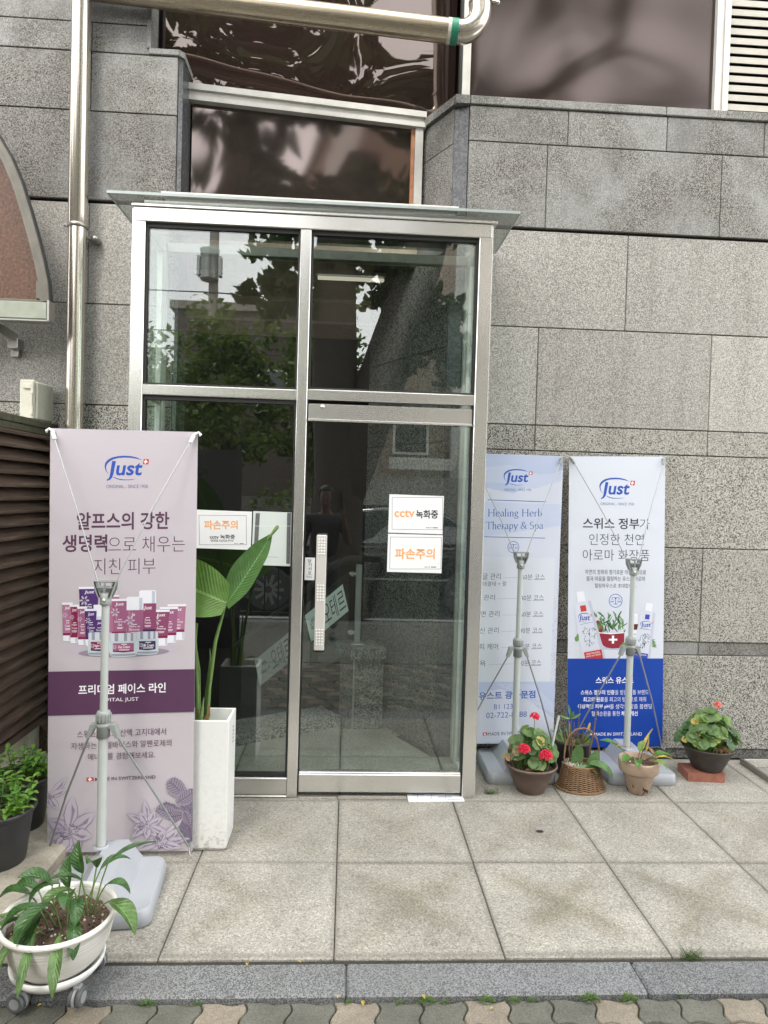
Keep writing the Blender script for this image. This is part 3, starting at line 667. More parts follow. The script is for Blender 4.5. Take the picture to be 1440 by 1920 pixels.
fr.box(2.30, 2.345, 0.70, 0.78, 4.135, 5.6); fr.box(2.347, 2.385, 0.69, 0.78, 4.135, 5.6); fr.box(0.70, 2.30, 0.72, 0.76, 5.58, 5.64)
win2 = MB(); win2.prism(wseg(0.0, 0.957, 0.0, 0.008), 'z', 3.4, 4.074)
fo = fr.build('window_frame', ['alu_white', 'wood_in', 'gasket'], B)
win2.build('pane', 'film', fo)
up_ = MB(); up_.prism([(-1.232, 0.724), (0.64, 0.935), (0.64, 0.945), (-1.232, 0.734)], 'z', 4.173, 5.6); up_.build('pane', 'film_clear', fo)
inn = MB()
for i in range(7): inn.obox((-0.75, 1.5, 4.95 - i * 0.085), (0.45, 1.62, 4.45 - i * 0.085), 0.02, 0.035, 0)
inn.box(-0.80, -0.74, 1.42, 1.5, 4.1, 5.4, 0); inn.box(0.0, 0.05, 1.42, 1.5, 4.1, 5.4, 0); inn.box(-1.4, 0.8, 2.4, 2.45, 3.4, 5.7, 1); inn.box(-1.4, 0.8, 1.0, 2.4, 5.5, 5.55, 1)
inn.build('wood_screen', ['wood_in', 'soffit'], B)
# louvre vent
lv = MB()
for i in range(26):
    z = 4.15 + i * 0.0605
    lv.prism([(0.70, z), (0.70, z + 0.036), (0.705, z + 0.042), (0.775, z + 0.070), (0.775, z + 0.062), (0.712, z + 0.022), (0.712, z + 0.004)], 'x', 2.386, 6.0)
lo = lv.build('louvre_vent', 'louvre', B); l2 = MB(); l2.box(2.386, 6, 0.79, 0.8, 4.13, 5.7); l2.build('vent_back', 'gasket', lo)
# dark hall behind
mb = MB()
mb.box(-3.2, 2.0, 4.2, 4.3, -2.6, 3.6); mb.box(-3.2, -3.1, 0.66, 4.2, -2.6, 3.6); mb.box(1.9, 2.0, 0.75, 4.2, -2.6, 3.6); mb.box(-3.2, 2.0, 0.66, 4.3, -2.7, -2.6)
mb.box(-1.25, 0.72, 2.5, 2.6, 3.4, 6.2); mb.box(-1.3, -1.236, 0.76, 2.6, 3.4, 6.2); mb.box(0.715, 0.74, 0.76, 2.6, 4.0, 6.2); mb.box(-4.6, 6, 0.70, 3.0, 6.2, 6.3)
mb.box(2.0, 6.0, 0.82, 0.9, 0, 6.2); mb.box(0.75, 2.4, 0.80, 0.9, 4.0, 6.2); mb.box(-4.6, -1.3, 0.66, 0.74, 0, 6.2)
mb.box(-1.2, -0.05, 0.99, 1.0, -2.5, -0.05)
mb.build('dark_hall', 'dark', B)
mb = MB()
mb.box(-3.1, 1.9, 0.96, 4.2, 3.42, 3.46, 0)
for y, z in ((1.02, 3.30), (1.5, 3.28), (2.05, 3.26), (2.7, 3.24)): mb.box(-3.1, 1.9, y, y + 0.10, z, 3.42, 1)
mb.box(-3.1, 1.9, 0.955, 0.975, 3.2, 3.42, 1)
mb.build('hall_ceiling', ['soffit', 'soffit_beam'], B)
lt = thing('ceiling_lamp', 'thin pale tube lamp under the brown ceiling inside the glass porch', 'lamp', (0.06, 1.35, 3.215))
mb = MB(); mb.box(-0.33, 0.33, -0.03, 0.03, 0.02, 0.045); mb.build('lamp_body', 'alu_white', lt)
mb = MB(); mb.tube([(-0.32, 0, 0), (0.32, 0, 0)], 0.014, 10); mb.build('tube', 'lamp', lt)
# stairs down
st = MB()
for i in range(8): st.box(-3.0 + 0.05 * 0, 1.0, 1.45 + i * 0.28, 1.75 + i * 0.28, -0.17 * (i + 1) - 0.2, -0.17 * (i + 1))
tag(st.build('stairs', 'gran_in'), 'dim granite stair flight going down inside the doorway', 'stairs')

# granite step and pier inside
def rot_box(mb, p, q, wid, z0, z1, mat=0):
    p, q = Vector(p), Vector(q); d = (q - p).normalized(); n_ = Vector((-d.y, d.x)) * wid
    mb.prism([p[:], q[:], (q + n_)[:], (p + n_)[:]], 'z', z0, z1, mat)
stp = MB(); rot_box(stp, (-0.78, 0.67), (-0.01, 1.14), 0.27, -0.02, 0.075)
o = tag(stp.build('granite_step', 'gran_in'), 'low granite threshold block lying slantwise on the floor inside the porch', 'step')
pr = thing('granite_pier', 'short granite pier with a flat cap inside the door, carrying the stair rail', 'pier')
mb = MB(); P0, P1 = Vector((0.077, 1.08)), Vector((0.275, 1.15))
mb.prism([(0.08, 1.08), (0.286, 1.10), (0.20, 1.34), (-0.02, 1.30)], 'z', -0.01, 0.50); mb.build('shaft', 'gran_in', pr)
mb = MB(); mb.prism([(0.055, 1.045), (0.300, 1.068), (0.21, 1.37), (-0.06, 1.32)], 'z', 0.503, 0.575); mb.build('cap', 'gran_in', pr)
mb = MB(); mb.prism([(0.0725, 1.0725), (0.0845, 1.074), (0.083, 1.086), (0.0715, 1.084)], 'z', 0.0, 0.50); mb.build('corner_strip', 'alu', pr)
hr = thing('stair_railing', 'dark handrail with a glass panel sloping down behind the door glass', 'railing')
mb = MB(); mb.box(0.075, 0.118, 1.16, 1.20, 0.576, 1.15, 0, 0.004); mb.box(0.05, 0.145, 1.13, 1.23, 0.576, 0.588, 0, 0.003); mb.build('post', 'alu', hr)
mb = MB(); mb.obox((0.25, 1.18, 1.185), (0.0, 1.18, 1.20), 0.055, 0.035); mb.obox((0.0, 1.181, 1.199), (-0.75, 1.181, 0.56), 0.054, 0.035); mb.build('handrail', 'iron', hr)
mb = MB(); mb.prism([(0.03, 1.10), (0.03, 0.52), (-0.72, -0.08), (-0.72, 0.50)], 'y', 1.205, 1.213); mb.build('glass_panel', 'glass_side', hr)
for z in (1.08, 0.66): mb = MB(); mb.tube([(0.05, 1.19, z), (0.05, 1.235, z)], 0.018, 12); mb.tube([(0.075, 1.20, z), (0.03, 1.20, z)], 0.011, 8); mb.build('clamp', 'steel', hr)

# ---- glass porch
V = thing('glass_porch', 'stainless steel and glass entrance porch with a flat green glass roof', 'porch')
mb = MB(); mb.box(-1.163, -1.094, 0, 0.075, 0, 3.112, 0, 0.003); mb.build('post', 'steel', V)
mb = MB(); mb.box(0.672, 0.745, 0, 0.075, 0, 3.112, 0, 0.003); mb.build('post', 'steel', V)
mb = MB(); mb.box(-0.284, -0.228, 0, 0.075, 0, 3.045, 0, 0.003); mb.build('post', 'steel', V)
mb = MB(); mb.box(-1.150, -1.105, 0.44, 0.50, 0, 3.11, 0, 0.003); mb.box(-1.135, -1.11, 0.40, 0.438, 0, 3.1, 0, 0.003); mb.build('rear_post', 'alu_white', V)
mb = MB(); mb.box(0.69, 0.735, 0.51, 0.57, 0, 3.11, 0, 0.003); mb.box(0.70, 0.725, 0.47, 0.508, 0, 3.1, 0, 0.003); mb.build('rear_post', 'alu_white', V)
mb = MB(); mb.box(-1.155, 0.738, -0.004, 0.078, 3.045, 3.118, 0, 0.004); mb.box(-1.165, 0.765, -0.012, 0.075, 3.119, 3.134, 0, 0.003); mb.build('top_rail', 'steel_h', V)
mb = MB(); mb.box(-1.094, -0.284, 0.002, 0.07, 2.142, 2.197, 0, 0.004); mb.build('transom', 'steel_h', V)
mb = MB(); mb.box(-0.228, 0.672, 0.002, 0.07, 2.148, 2.203, 0, 0.004); mb.build('transom', 'steel_h', V)
mb = MB(); mb.box(-1.094, -0.284, 0.004, 0.07, 0.012, 0.105, 0, 0.004); mb.box(-1.094, -0.284, -0.006, 0.07, 0.0, 0.0115, 0, 0.003); mb.box(-1.094, -0.284, -0.004, 0.003, 0.092, 0.108, 0, 0.004); mb.build('bottom_rail', 'steel_h', V)
gk = MB()
for x0, x1, z0, z1 in ((-1.094, -0.284, 2.197, 3.045), (-0.228, 0.672, 2.203, 3.045), (-1.094, -0.284, 0.108, 2.142)):
    t = 0.012
    gk.box(x0, x0 + t, 0.018, 0.06, z0, z1); gk.box(x1 - t, x1, 0.018, 0.06, z0, z1); gk.box(x0 + t, x1 - t, 0.018, 0.06, z0, z0 + t); gk.box(x0 + t, x1 - t, 0.018, 0.06, z1 - t * 1.8, z1)
gk.box(0.664, 0.6715, 0.01, 0.065, 0.01, 2.147); gk.box(-0.2275, -0.222, 0.03, 0.065, 0.01, 2.147)
gk.build('gasket', 'gasket', V)
for x0, x1, z0, z1 in ((-1.094, -0.284, 2.2, 3.04), (-0.228, 0.672, 2.21, 3.04), (-1.094, -0.284, 0.11, 2.14)):
    mb = MB(); mb.box(x0 + .004, x1 - .004, 0.030, 0.038, z0, z1); mb.build('pane', 'glass', V)
mb = MB(); mb.box(-1.134, -1.126, 0.076, 0.44, 0.02, 3.1); mb.build('side_pane', 'glass_side', V)
mb = MB(); mb.box(0.708, 0.716, 0.076, 0.51, 0.02, 3.1); mb.build('side_pane', 'glass_side', V)
for xa in (-1.15, 0.69):
    for b_ in ((xa, xa + 0.045, 0.076, 0.43, 3.03, 3.10), (xa + .008, xa + 0.037, 0.076, 0.40, 0.0, 0.05), (xa + .005, xa + 0.04, 0.076, 0.43, 2.15, 2.19)):
        mb = MB(); mb.box(*b_, 0, .003); mb.build('side_rail', 'alu_white', V)
mb = MB(); mb.box(-1.1, 0.69, 0.45, 0.50, 3.045, 3.10, 0, .003); mb.build('rear_rail', 'steel_dark', V)
mb = MB(); mb.box(-1.282, 0.877, -0.03, 0.575, 3.168, 3.182, 0, 0.002); ro = mb.build('glass_roof', 'glass_roof', V)
mb = MB(); mb.box(-1.282, 0.877, -0.033, -0.0305, 3.168, 3.182); mb.box(0.8775, 0.880, -0.03, 0.575, 3.168, 3.182); mb.box(-1.285, -1.2825, -0.03, 0.575, 3.168, 3.182); mb.build('roof_edge', 'glass_edge', ro)
mb = MB(); mb.box(-1.12, 0.60, 0.46, 0.575, 3.183, 3.365, 0, 0.004); mb.box(-1.14, 0.62, 0.44, 0.575, 3.366, 3.392, 0, 0.003); mb.build('roof_flashing', 'alu_white', V)
mb = MB(); mb.box(-1.11, 0.72, 0.03, 0.05, 3.1345, 3.167); mb.build('roof_bearer', 'steel_h', V)
# door
D = MB(); D.box(-0.219, 0.662, 0.030, 0.040, 0.115, 2.05)
door = D.build('door', 'glass', V)
mb = MB(); mb.box(-0.221, 0.664, 0.004, 0.062, 0.028, 0.128, 0, 0.004); mb.box(-0.221, 0.664, 0.012, 0.056, 0.1285, 0.136, 0, 0.003); mb.build('bottom_rail', 'steel_h', door)
mb = MB(); mb.box(-0.221, 0.664, 0.006, 0.062, 2.04, 2.128, 0, 0.005); mb.box(-0.221, 0.664, -0.002, 0.005, 2.034, 2.046, 0, 0.002); mb.build('top_rail', 'steel_h', door)
mb = MB(); mb.lathe([(0, 0), (0.011, 0), (0.011, 0.006), (0.0, 0.007)], 16); lk = mb.build('lock', 'steel', door); lk.location = (-0.145, 0.006, 2.112); lk.rotation_euler = (PI / 2, 0, 0)
# pull handle: long flat bar slightly leaning, three patches of raised dimples
mb = MB(); mb.box(-0.027, 0.027, -0.012, 0.012, -0.307, 0.307, 0, 0.004)
for zc in (0.245, 0.0, -0.235):
    for i in range(6):
        for j in range(3):
            mb.sphere(((j - 1) * 0.0145, -0.0125, zc + (2.5 - i) * 0.0155), 0.0052, 8, 6, 1, (1, 0.5, 1))
mb.box(-0.016, 0.016, 0.012, 0.062, 0.24, 0.262, 0, 0.003); mb.box(-0.016, 0.016, 0.012, 0.062, -0.262, -0.24, 0, 0.003)
mb.box(-0.030, 0.030, 0.0125, 0.030, -0.322, -0.296, 2, 0.003)  # dark block standing in for the shadow at the handle's lower end
h = mb.build('pull_handle', [mat_simple('handle_paint', (0.56, 0.54, 0.51), 0.35, var=0.03), 'white_plastic', 'gasket'], door); h.location = (-0.128, -0.045, 1.122)
# threshold stone
mb = MB(); mb.box(-0.006, 0.366, -0.026, 0.005, -0.01, 0.012, 0, 0.003); mb.box(-0.22, -0.010, -0.012, 0.002, -0.01, 0.006, 0, 0.003)
tag(mb.build('threshold_stone', 'paving'), 'thin pale stone strip under the glass door', 'threshold')

# ================================================================== WALL FITTINGS
def arc3(c, r, a0, a1, n, ax1, ax2):
    c = Vector(c); ax1 = Vector(ax1); ax2 = Vector(ax2)
    return [c + ax1 * r * math.cos(a0 + (a1 - a0) * i / n) + ax2 * r * math.sin(a0 + (a1 - a0) * i / n) for i in range(n + 1)]
dp = thing('downpipe', 'tall upright stainless rain pipe on the left granite wall', 'pipe', (-1.606, 0.42, 0))
mb = MB(); mb.tube([(0, 0, 0.0), (0, 0, 3.16)], 0.0505, 28); mb.tube([(0, 0, 3.16), (0, 0, 3.165), (0, 0, 5.6)], [0.0505, 0.053, 0.053], 28); mb.build('pipe', 'steel_pipe', dp)
mb = MB()
mb.lathe([(0.054, -0.012), (0.058, -0.010), (0.058, 0.010), (0.054, 0.012)], 28, c=(0, 0, 3.155)); mb.box(-0.078, -0.052, -0.012, 0.0, 3.147, 3.167, 0, 0.002); mb.tube([(-0.07, -0.02, 3.157), (-0.07, 0.01, 3.157)], 0.006, 8)
mb.tube([(0.02, 0.05, 3.12), (0.05, 0.10, 3.11)], 0.012, 8); mb.sphere((0.082, 0.05, 3.105), 0.022, 12, 8); mb.tube([(0.082, 0.05, 3.105), (0.082, 0.10, 3.105)], 0.022, 12)
mb.build('clamp', 'steel_dark', dp)
hp = thing('drainpipe', 'thick stainless pipe crossing the brown window and turning upward at an elbow', 'pipe')
A, Bp = Vector((-1.7, 0.42, 4.527)), Vector((0.545, 0.42, 4.405)); mb = MB(); mb.tube([A, Bp], 0.066, 32); mb.build('pipe', 'steel_pipeh', hp)
d = (Bp - A).normalized(); upn = Vector((0, 0, 1)); upn = (upn - d * upn.dot(d)).normalized()
rr = 0.125
path = [Bp, Bp + d * 0.03] + [Bp + d * 0.03 + d * rr * math.sin(t) + upn * rr * (1 - math.cos(t)) for t in [PI / 2 * i / 10 for i in range(1, 11)]]
end = path[-1]; path += [Vector((end.x, end.y, end.z + 0.05))]
mb = MB(); mb.tube(path, 0.0655, 32); mb.tube([path[-1], path[-1] + Vector((0, 0, .012))], 0.071, 32); mb.tube([path[-1] + Vector((0, 0, .02)), Vector((end.x, end.y, 5.8))], 0.060, 28)
mb.tube([(end.x + .05, .40, end.z + .06), (end.x + .10, .40, end.z + .055)], 0.010, 8); mb.sphere((end.x + .10, .40, end.z + .055), 0.014, 8, 6); mb.build('elbow', 'steel_pipe', hp)
mb = MB(); mb.tube([Bp - d * 0.012, Bp + d * 0.03], 0.0685, 32, 0, False); mb.tube([Bp - d * 0.032, Bp - d * 0.008], 0.0675, 32, 1, False); mb.build('joint_tape', ['tape_green', 'tape_white'], hp)
# canopy
cn = thing('stair_canopy', 'brown arched canopy end with a stainless frame over the left stairwell', 'canopy')
prof = [(-1.655, 2.66), (-1.664, 2.76), (-1.690, 2.88), (-1.719, 2.99), (-1.763, 3.14), (-1.815, 3.30), (-1.872, 3.43), (-1.95, 3.56), (-2.06, 3.70), (-2.25, 3.86), (-2.5, 3.98), (-2.9, 4.05)]
def band(o0, o1, y0, y1, mat, mb):
    # offset the arch profile inward by o0..o1
    def off(o):
        r = []
        for i, p in enumerate(prof):
            a = Vector(prof[max(i - 1, 0)]); b = Vector(prof[min(i + 1, len(prof) - 1)]); t = (b - a).normalized(); n_ = Vector((-t.y, t.x))
            r.append(Vector(p) + n_ * o)
        return r
    P, Q = off(o0), off(o1); n = len(P)
    vs = [(p.x, y0, p.y) for p in P] + [(p.x, y0, p.y) for p in Q] + [(p.x, y1, p.y) for p in P] + [(p.x, y1, p.y) for p in Q]
    fs = []
    for i in range(n - 1):
        fs += [(i, i + 1, n + i + 1, n + i), (2 * n + i, 3 * n + i, 3 * n + i + 1, 2 * n + i + 1), (i, 2 * n + i, 2 * n + i + 1, i + 1), (n + i, n + i + 1, 3 * n + i + 1, 3 * n + i)]
    fs += [(0, n, 3 * n, 2 * n), (n - 1, 3 * n - 1, 4 * n - 1, 2 * n - 1)]
    mb.add(vs, fs, mat)
mb = MB(); band(0.0, 0.005, 0.185, 0.23, 1, mb); band(0.0075, 0.034, 0.192, 0.225, 0, mb); band(0.036, 0.060, 0.20, 0.235, 2, mb); mb.build('arch_frame', ['canopy_steel', 'gasket', 'canopy_steel'], cn)
mb = MB(); mb.box(-2.9, -1.668, 0.178, 0.24, 2.556, 2.648, 0, 0.004); mb.box(-1.667, -1.655, 0.176, 0.25, 2.548, 2.66, 1, 0.002); mb.box(-2.9, -1.655, 0.18, 0.25, 2.544, 2.5545, 1, .002); mb.build('front_beam', ['canopy_beam', 'steel_dark'], cn)
inner = [(x - 0.055, z) for x, z in prof if z < 3.95]; mb = MB(); mb.prism([(-2.9, 2.65)] + [(-1.712, 2.65)] + inner + [(-2.9, 3.92)], 'y', 0.245, 0.255); mb.build('end_panel', 'polycarb', cn)
mb = MB(); mb.box(-2.9, -1.70, 0.22, 0.243, 2.649, 2.672, 0, .003); mb.box(-1.745, -1.715, 0.215, 0.2445, 2.673, 2.775, 0, .004); mb.build('inner_lip', 'canopy_steel', cn)
mb = MB(); mb.obox((-2.3, 0.25, 2.70), (-1.955, 0.44, 2.50), 0.045, 0.045); mb.box(-1.995, -1.935, 0.42, 0.50, 2.44, 2.50, 0, .004); mb.box(-2.0, -1.955, 0.47, 0.52, 2.40, 2.452, 0, .003); mb.build('bracket', 'steel_dark', cn)
# electrical box
eb = thing('junction_box', 'beige plastic box fixed to the granite above the louvred fence', 'box', (-1.805, 0.41, 2.13), math.radians(-6))
mb = MB(); mb.box(-0.048, 0.048, -0.10, 0.075, -0.112, 0.105, 0, 0.008); mb.build('body', 'box_beige', eb)
mb = MB(); mb.box(-0.045, 0.040, -0.118, -0.1005, -0.108, 0.112, 0, 0.006); mb.build('lid', 'box_beige', eb)
mb = MB(); mb.box(-0.018, 0.030, -0.130, -0.1185, 0.06, 0.09, 0, 0.003); mb.box(0.024, 0.040, -0.128, -0.1185, 0.03, 0.098, 0, 0.003); mb.box(0.024, 0.040, -0.128, -0.1185, -0.085, -0.04, 0, 0.003); mb.tube([(0.031, -0.124, -0.04), (0.031, -0.124, 0.03)], 0.005, 8); mb.build('latch', 'box_beige', eb)
mb = MB(); mb.tube([(-0.02, 0.02, -0.11), (-0.05, 0.0, -0.118), (-0.12, -0.02, -0.116), (-0.3, -0.05, -0.118)], 0.006, 8); mb.build('cable', 'cable_black', eb)
# louvred fence
FX = -1.785
fn = thing('louvred_fence', 'dark brown louvred fence with a mossy top rail at the left edge', 'fence')
mb = MB()
N = 24; z0 = 0.30; z1 = 1.955; y0, y1 = -3.0, 0.44
for i in range(N):
    z = z0 + 0.035 + (z1 - z0) * i / N
    wv = 0.004 * math.sin(i * 2.1)
    mb.prism([(FX - 0.005, z + 0.062), (FX + 0.055 + wv, z + 0.002), (FX + 0.066 + wv, z - 0.008), (FX + 0.062 + wv, z - 0.014), (FX + 0.050, z - 0.006), (FX - 0.012, z + 0.052)], 'y', y0, y1) if False else None
    a = [(FX - 0.004, z + 0.064), (FX + 0.058 + wv, z + 0.004), (FX + 0.058 + wv, z - 0.010), (FX + 0.046, z - 0.010), (FX - 0.016, z + 0.050)]
    n = len(a); vs = [(p[0], y, p[1]) for y in (y0, y1) for p in a]
    mb.add(vs, [(k, (k + 1) % n, n + (k + 1) % n, n + k) for k in range(n)] + [tuple(range(n))[::-1], tuple(range(n, 2 * n))])
mb.build('louvre_panel', 'slat', fn)
mb = MB(); mb.box(FX - 0.03, FX + 0.05, 0.442, 0.50, 0.06, 1.97, 0, .004); mb.build('post', 'slat', fn)
mb = MB(); mb.box(FX - 0.035, FX + 0.055, -3.0, 0.50, 1.972, 2.012, 0, .004); mb.box(FX - 0.02, FX + 0.050, -3.0, 0.44, 1.935, 1.970, 0, .003); mb.build('top_rail', 'slat_moss', fn)
mb = MB(); mb.box(FX - 0.02, FX + 0.050, -3.0, 0.44, 0.262, 0.305, 0, .004); mb.box(FX - 0.02, FX - 0.016, -3.0, 0.44, 0.305, 1.93); mb.build('bottom_rail', 'slat', fn)
mb = MB(); mb.box(FX - 0.06, FX + 0.0, -3.0, 0.51, -0.05, 0.24, 0, .01); tag(mb.build('low_wall', 'concrete'), 'low rough concrete wall under the louvred fence', 'wall')

# ================================================================== PRINTED SHEETS
class Sheet:
    """flat printed sheet, local x right, z up, front faces -y; corners are photo pixels TL, TR, BL, BR"""
    def __init__(s, cor, w, h, mats, thick=0.001, warp=0.0, nx=1, nz=1, base=0, back=None):
        s.c = cor; s.w = w; s.h = h; s.mats = list(mats); s.mb = MB(); s.L = 0; s.warp = warp
        s.ix = {m: i for i, m in enumerate(s.mats)}
        vs = [(w * (i / nx - .5), s.y(w * (i / nx - .5), h * j / nz), h * j / nz) for j in range(nz + 1) for i in range(nx + 1)]
        fs = [(j * (nx + 1) + i, j * (nx + 1) + i + 1, (j + 1) * (nx + 1) + i + 1, (j + 1) * (nx + 1) + i) for j in range(nz) for i in range(nx)]
        s.mb.add(vs, fs, base, True)
        bk = s.id(back) if back else base
        s.mb.add([(a, b + thick, c) for a, b, c in vs], [f[::-1] for f in fs], bk, True)
        hw = w / 2
        for pa, pb in (((-hw, 0), (hw, 0)), ((hw, 0), (hw, h)), ((hw, h), (-hw, h)), ((-hw, h), (-hw, 0))):
            K = nz if pa[0] == pb[0] else nx
            for i in range(K):
                a = (pa[0] + (pb[0] - pa[0]) * i / K, pa[1] + (pb[1] - pa[1]) * i / K); b = (pa[0] + (pb[0] - pa[0]) * (i + 1) / K, pa[1] + (pb[1] - pa[1]) * (i + 1) / K)
                s.mb.add([(a[0], s.y(*a), a[1]), (b[0], s.y(*b), b[1]), (b[0], s.y(*b) + thick, b[1]), (a[0], s.y(*a) + thick, a[1])], [(0, 1, 2, 3)], bk)
        s.thick = thick
    def y(s, x, z): return s.warp * (math.sin(PI * z / s.h) * 0.7 + 0.5 * (2 * x / s.w) ** 2 * math.sin(2 * PI * z / s.h + 0.6) + 0.25 * math.sin(7 * z / s.h + 5 * x / s.w)) if s.warp else 0.0
    def id(s, m):
        if m not in s.ix: s.ix[m] = len(s.mats); s.mats.append(m)
        return s.ix[m]
    def P(s, u, v):
        (a, b), (c, d), (e, f), (p, q) = s.c; S_, T = 0.5, 0.5
        for _ in range(8):
            uL = a + (e - a) * T; uR = c + (p - c) * T; S_ = (u - uL) / (uR - uL)
            vT = b + (d - b) * S_; vB = f + (q - f) * S_; T = (v - vT) / (vB - vT)
        return ((S_ - 0.5) * s.w, (1 - T) * s.h)
    def raw(s, pts, faces, mat, bump=True, back=False):
        # pts already local (x,z)
        if bump: s.L += 1
        o = 0.0003 + 0.000012 * (s.L + (0 if bump else 0.5))
        hw = s.w / 2
        def cl(x, z): return (min(max(x, -hw), hw), min(max(z, 0), s.h))
        if back: s.mb.add([(x, s.y(x, z) + s.thick + o, z) for x, z in (cl(*p) for p in pts)], [tuple(f)[::-1] for f in faces], s.id(mat))
        else: s.mb.add([(x, s.y(x, z) - o, z) for x, z in (cl(*p) for p in pts)], faces, s.id(mat))
    def poly(s, px, mat, **k):
        s.raw([s.P(*p) for p in px], [tuple(range(len(px)))], mat, **k)
    def rect(s, u0, v0, u1, v1, mat, **k): s.poly([(u0, v1), (u1, v1), (u1, v0), (u0, v0)], mat, **k)
    def frame(s, u0, v0, u1, v1, t, mat):
        s.rect(u0, v0, u1, v0 + t, mat); s.rect(u0, v1 - t, u1, v1, mat, bump=False); s.rect(u0, v0, u0 + t, v1, mat, bump=False); s.rect(u1 - t, v0, u1, v1, mat, bump=False)
    def ell(s, u, v, ru, rv, mat, n=20, rot=0.0, **k):
        cs, sn = math.cos(rot), math.sin(rot)
        s.poly([(u + ru * math.cos(-2 * PI * i / n) * cs - rv * math.sin(-2 * PI * i / n) * sn, v + ru * math.cos(-2 * PI * i / n) * sn + rv * math.sin(-2 * PI * i / n) * cs) for i in range(n)], mat, **k)
    def ring(s, u, v, r, t, mat, n=36):
        pts = [(u + rr * math.cos(2 * PI * i / n), v + rr * math.sin(2 * PI * i / n)) for rr in (r, r - t) for i in range(n)]
        s.raw([s.P(*p) for p in pts], [(i, n + i, n + (i + 1) % n, (i + 1) % n) for i in range(n)], mat)
    def line(s, p, q, t, mat, **k):
        dx, dy = q[0] - p[0], q[1] - p[1]; l = math.hypot(dx, dy) or 1; nx, ny = -dy / l * t / 2, dx / l * t / 2
        s.poly([(p[0] + nx, p[1] + ny), (q[0] + nx, q[1] + ny), (q[0] - nx, q[1] - ny), (p[0] - nx, p[1] - ny)], mat, **k)
    def text(s, t, box, mat, weight=0.0, shear=0.0, rot=0.0, **k):
        vs, fs = text_mesh(t, weight); vs = [(x + shear * y, y) for x, y in vs]
        x0 = min(p[0] for p in vs); x1 = max(p[0] for p in vs); y0 = min(p[1] for p in vs); y1 = max(p[1] for p in vs)
        u0, v0, u1, v1 = box; cu, cv = (u0 + u1) / 2, (v0 + v1) / 2; cs, sn = math.cos(rot), math.sin(rot); o = []
        for x, y in vs:
            u = u0 + (x - x0) / (x1 - x0) * (u1 - u0) - cu; v = v1 - (y - y0) / (y1 - y0) * (v1 - v0) - cv
            o.append(s.P(cu + u * cs - v * sn, cv + u * sn + v * cs))
        s.raw(o, fs, mat, **k)
    def build(s, name, parent=None): return s.mb.build(name, s.mats, parent)

def logo(S, u0, v0, u1, v1, ink, red='red', white='white', sub=None, subbox=None, cross=True, back=False):
    X = lambda x: u0 + (x - 495) / 450 * (u1 - u0); Y = lambda y: v0 + (y - 58) / 247 * (v1 - v0); Q = lambda L: [(X(a), Y(b)) for a, b in L]
    k = dict(back=back)
    S.poly(Q([(548, 246), (525, 225), (507, 195), (499, 160), (506, 128), (532, 98), (575, 75), (635, 62), (700, 58), (765, 62), (825, 76), (880, 102), (820, 88), (765, 79), (700, 76), (640, 80), (590, 92), (552, 112), (525, 138), (514, 165), (518, 198), (530, 225)]), ink, **k)
    S.poly(Q([(586, 262), (630, 280), (680, 290), (740, 292), (785, 288), (822, 281), (780, 294), (740, 298), (675, 298), (625, 288), (590, 270)]), ink, **k)
    S.poly(Q([(577, 108), (613, 113), (599, 180), (588, 235), (576, 270), (556, 293), (523, 304), (520, 293), (541, 280), (553, 252), (560, 200), (568, 150)]), ink, **k)
    S.text('ust', (X(614), Y(128), X(880), Y(252)), ink, 0.022, 0.16, **k)
    if cross:
        S.poly(Q([(892, 91), (946, 93), (939, 144), (884, 140)]), red, **k)
        S.poly(Q([(908, 98), (921, 99), (914, 136), (901, 135)]), white, **k); S.poly(Q([(896, 111), (932, 112), (930, 124), (894, 122)]), white, **k)
    if sub: S.text('ORIGINAL - SINCE 1930', subbox, sub, 0.0)
def flag(S, u0, v0, u1, v1):
    S.poly([(u0, v0 + 1), (u0 + (u1 - u0) * .5, v0 + .2), (u1, v0 + 0.6), (u1 + .6, v1 - 1), (u0 + (u1 - u0) * .5, v1 - 1.2), (u0 + 1, v1)][::-1], 'red')
    c = ((u0 + u1) / 2, (v0 + v1) / 2); w_, t = (u1 - u0) * .28, (u1 - u0) * .09
    S.rect(c[0] - w_, c[1] - t, c[0] + w_, c[1] + t, 'white'); S.rect(c[0] - t, c[1] - w_ * .9, c[0] + t, c[1] + w_ * .9, 'white')

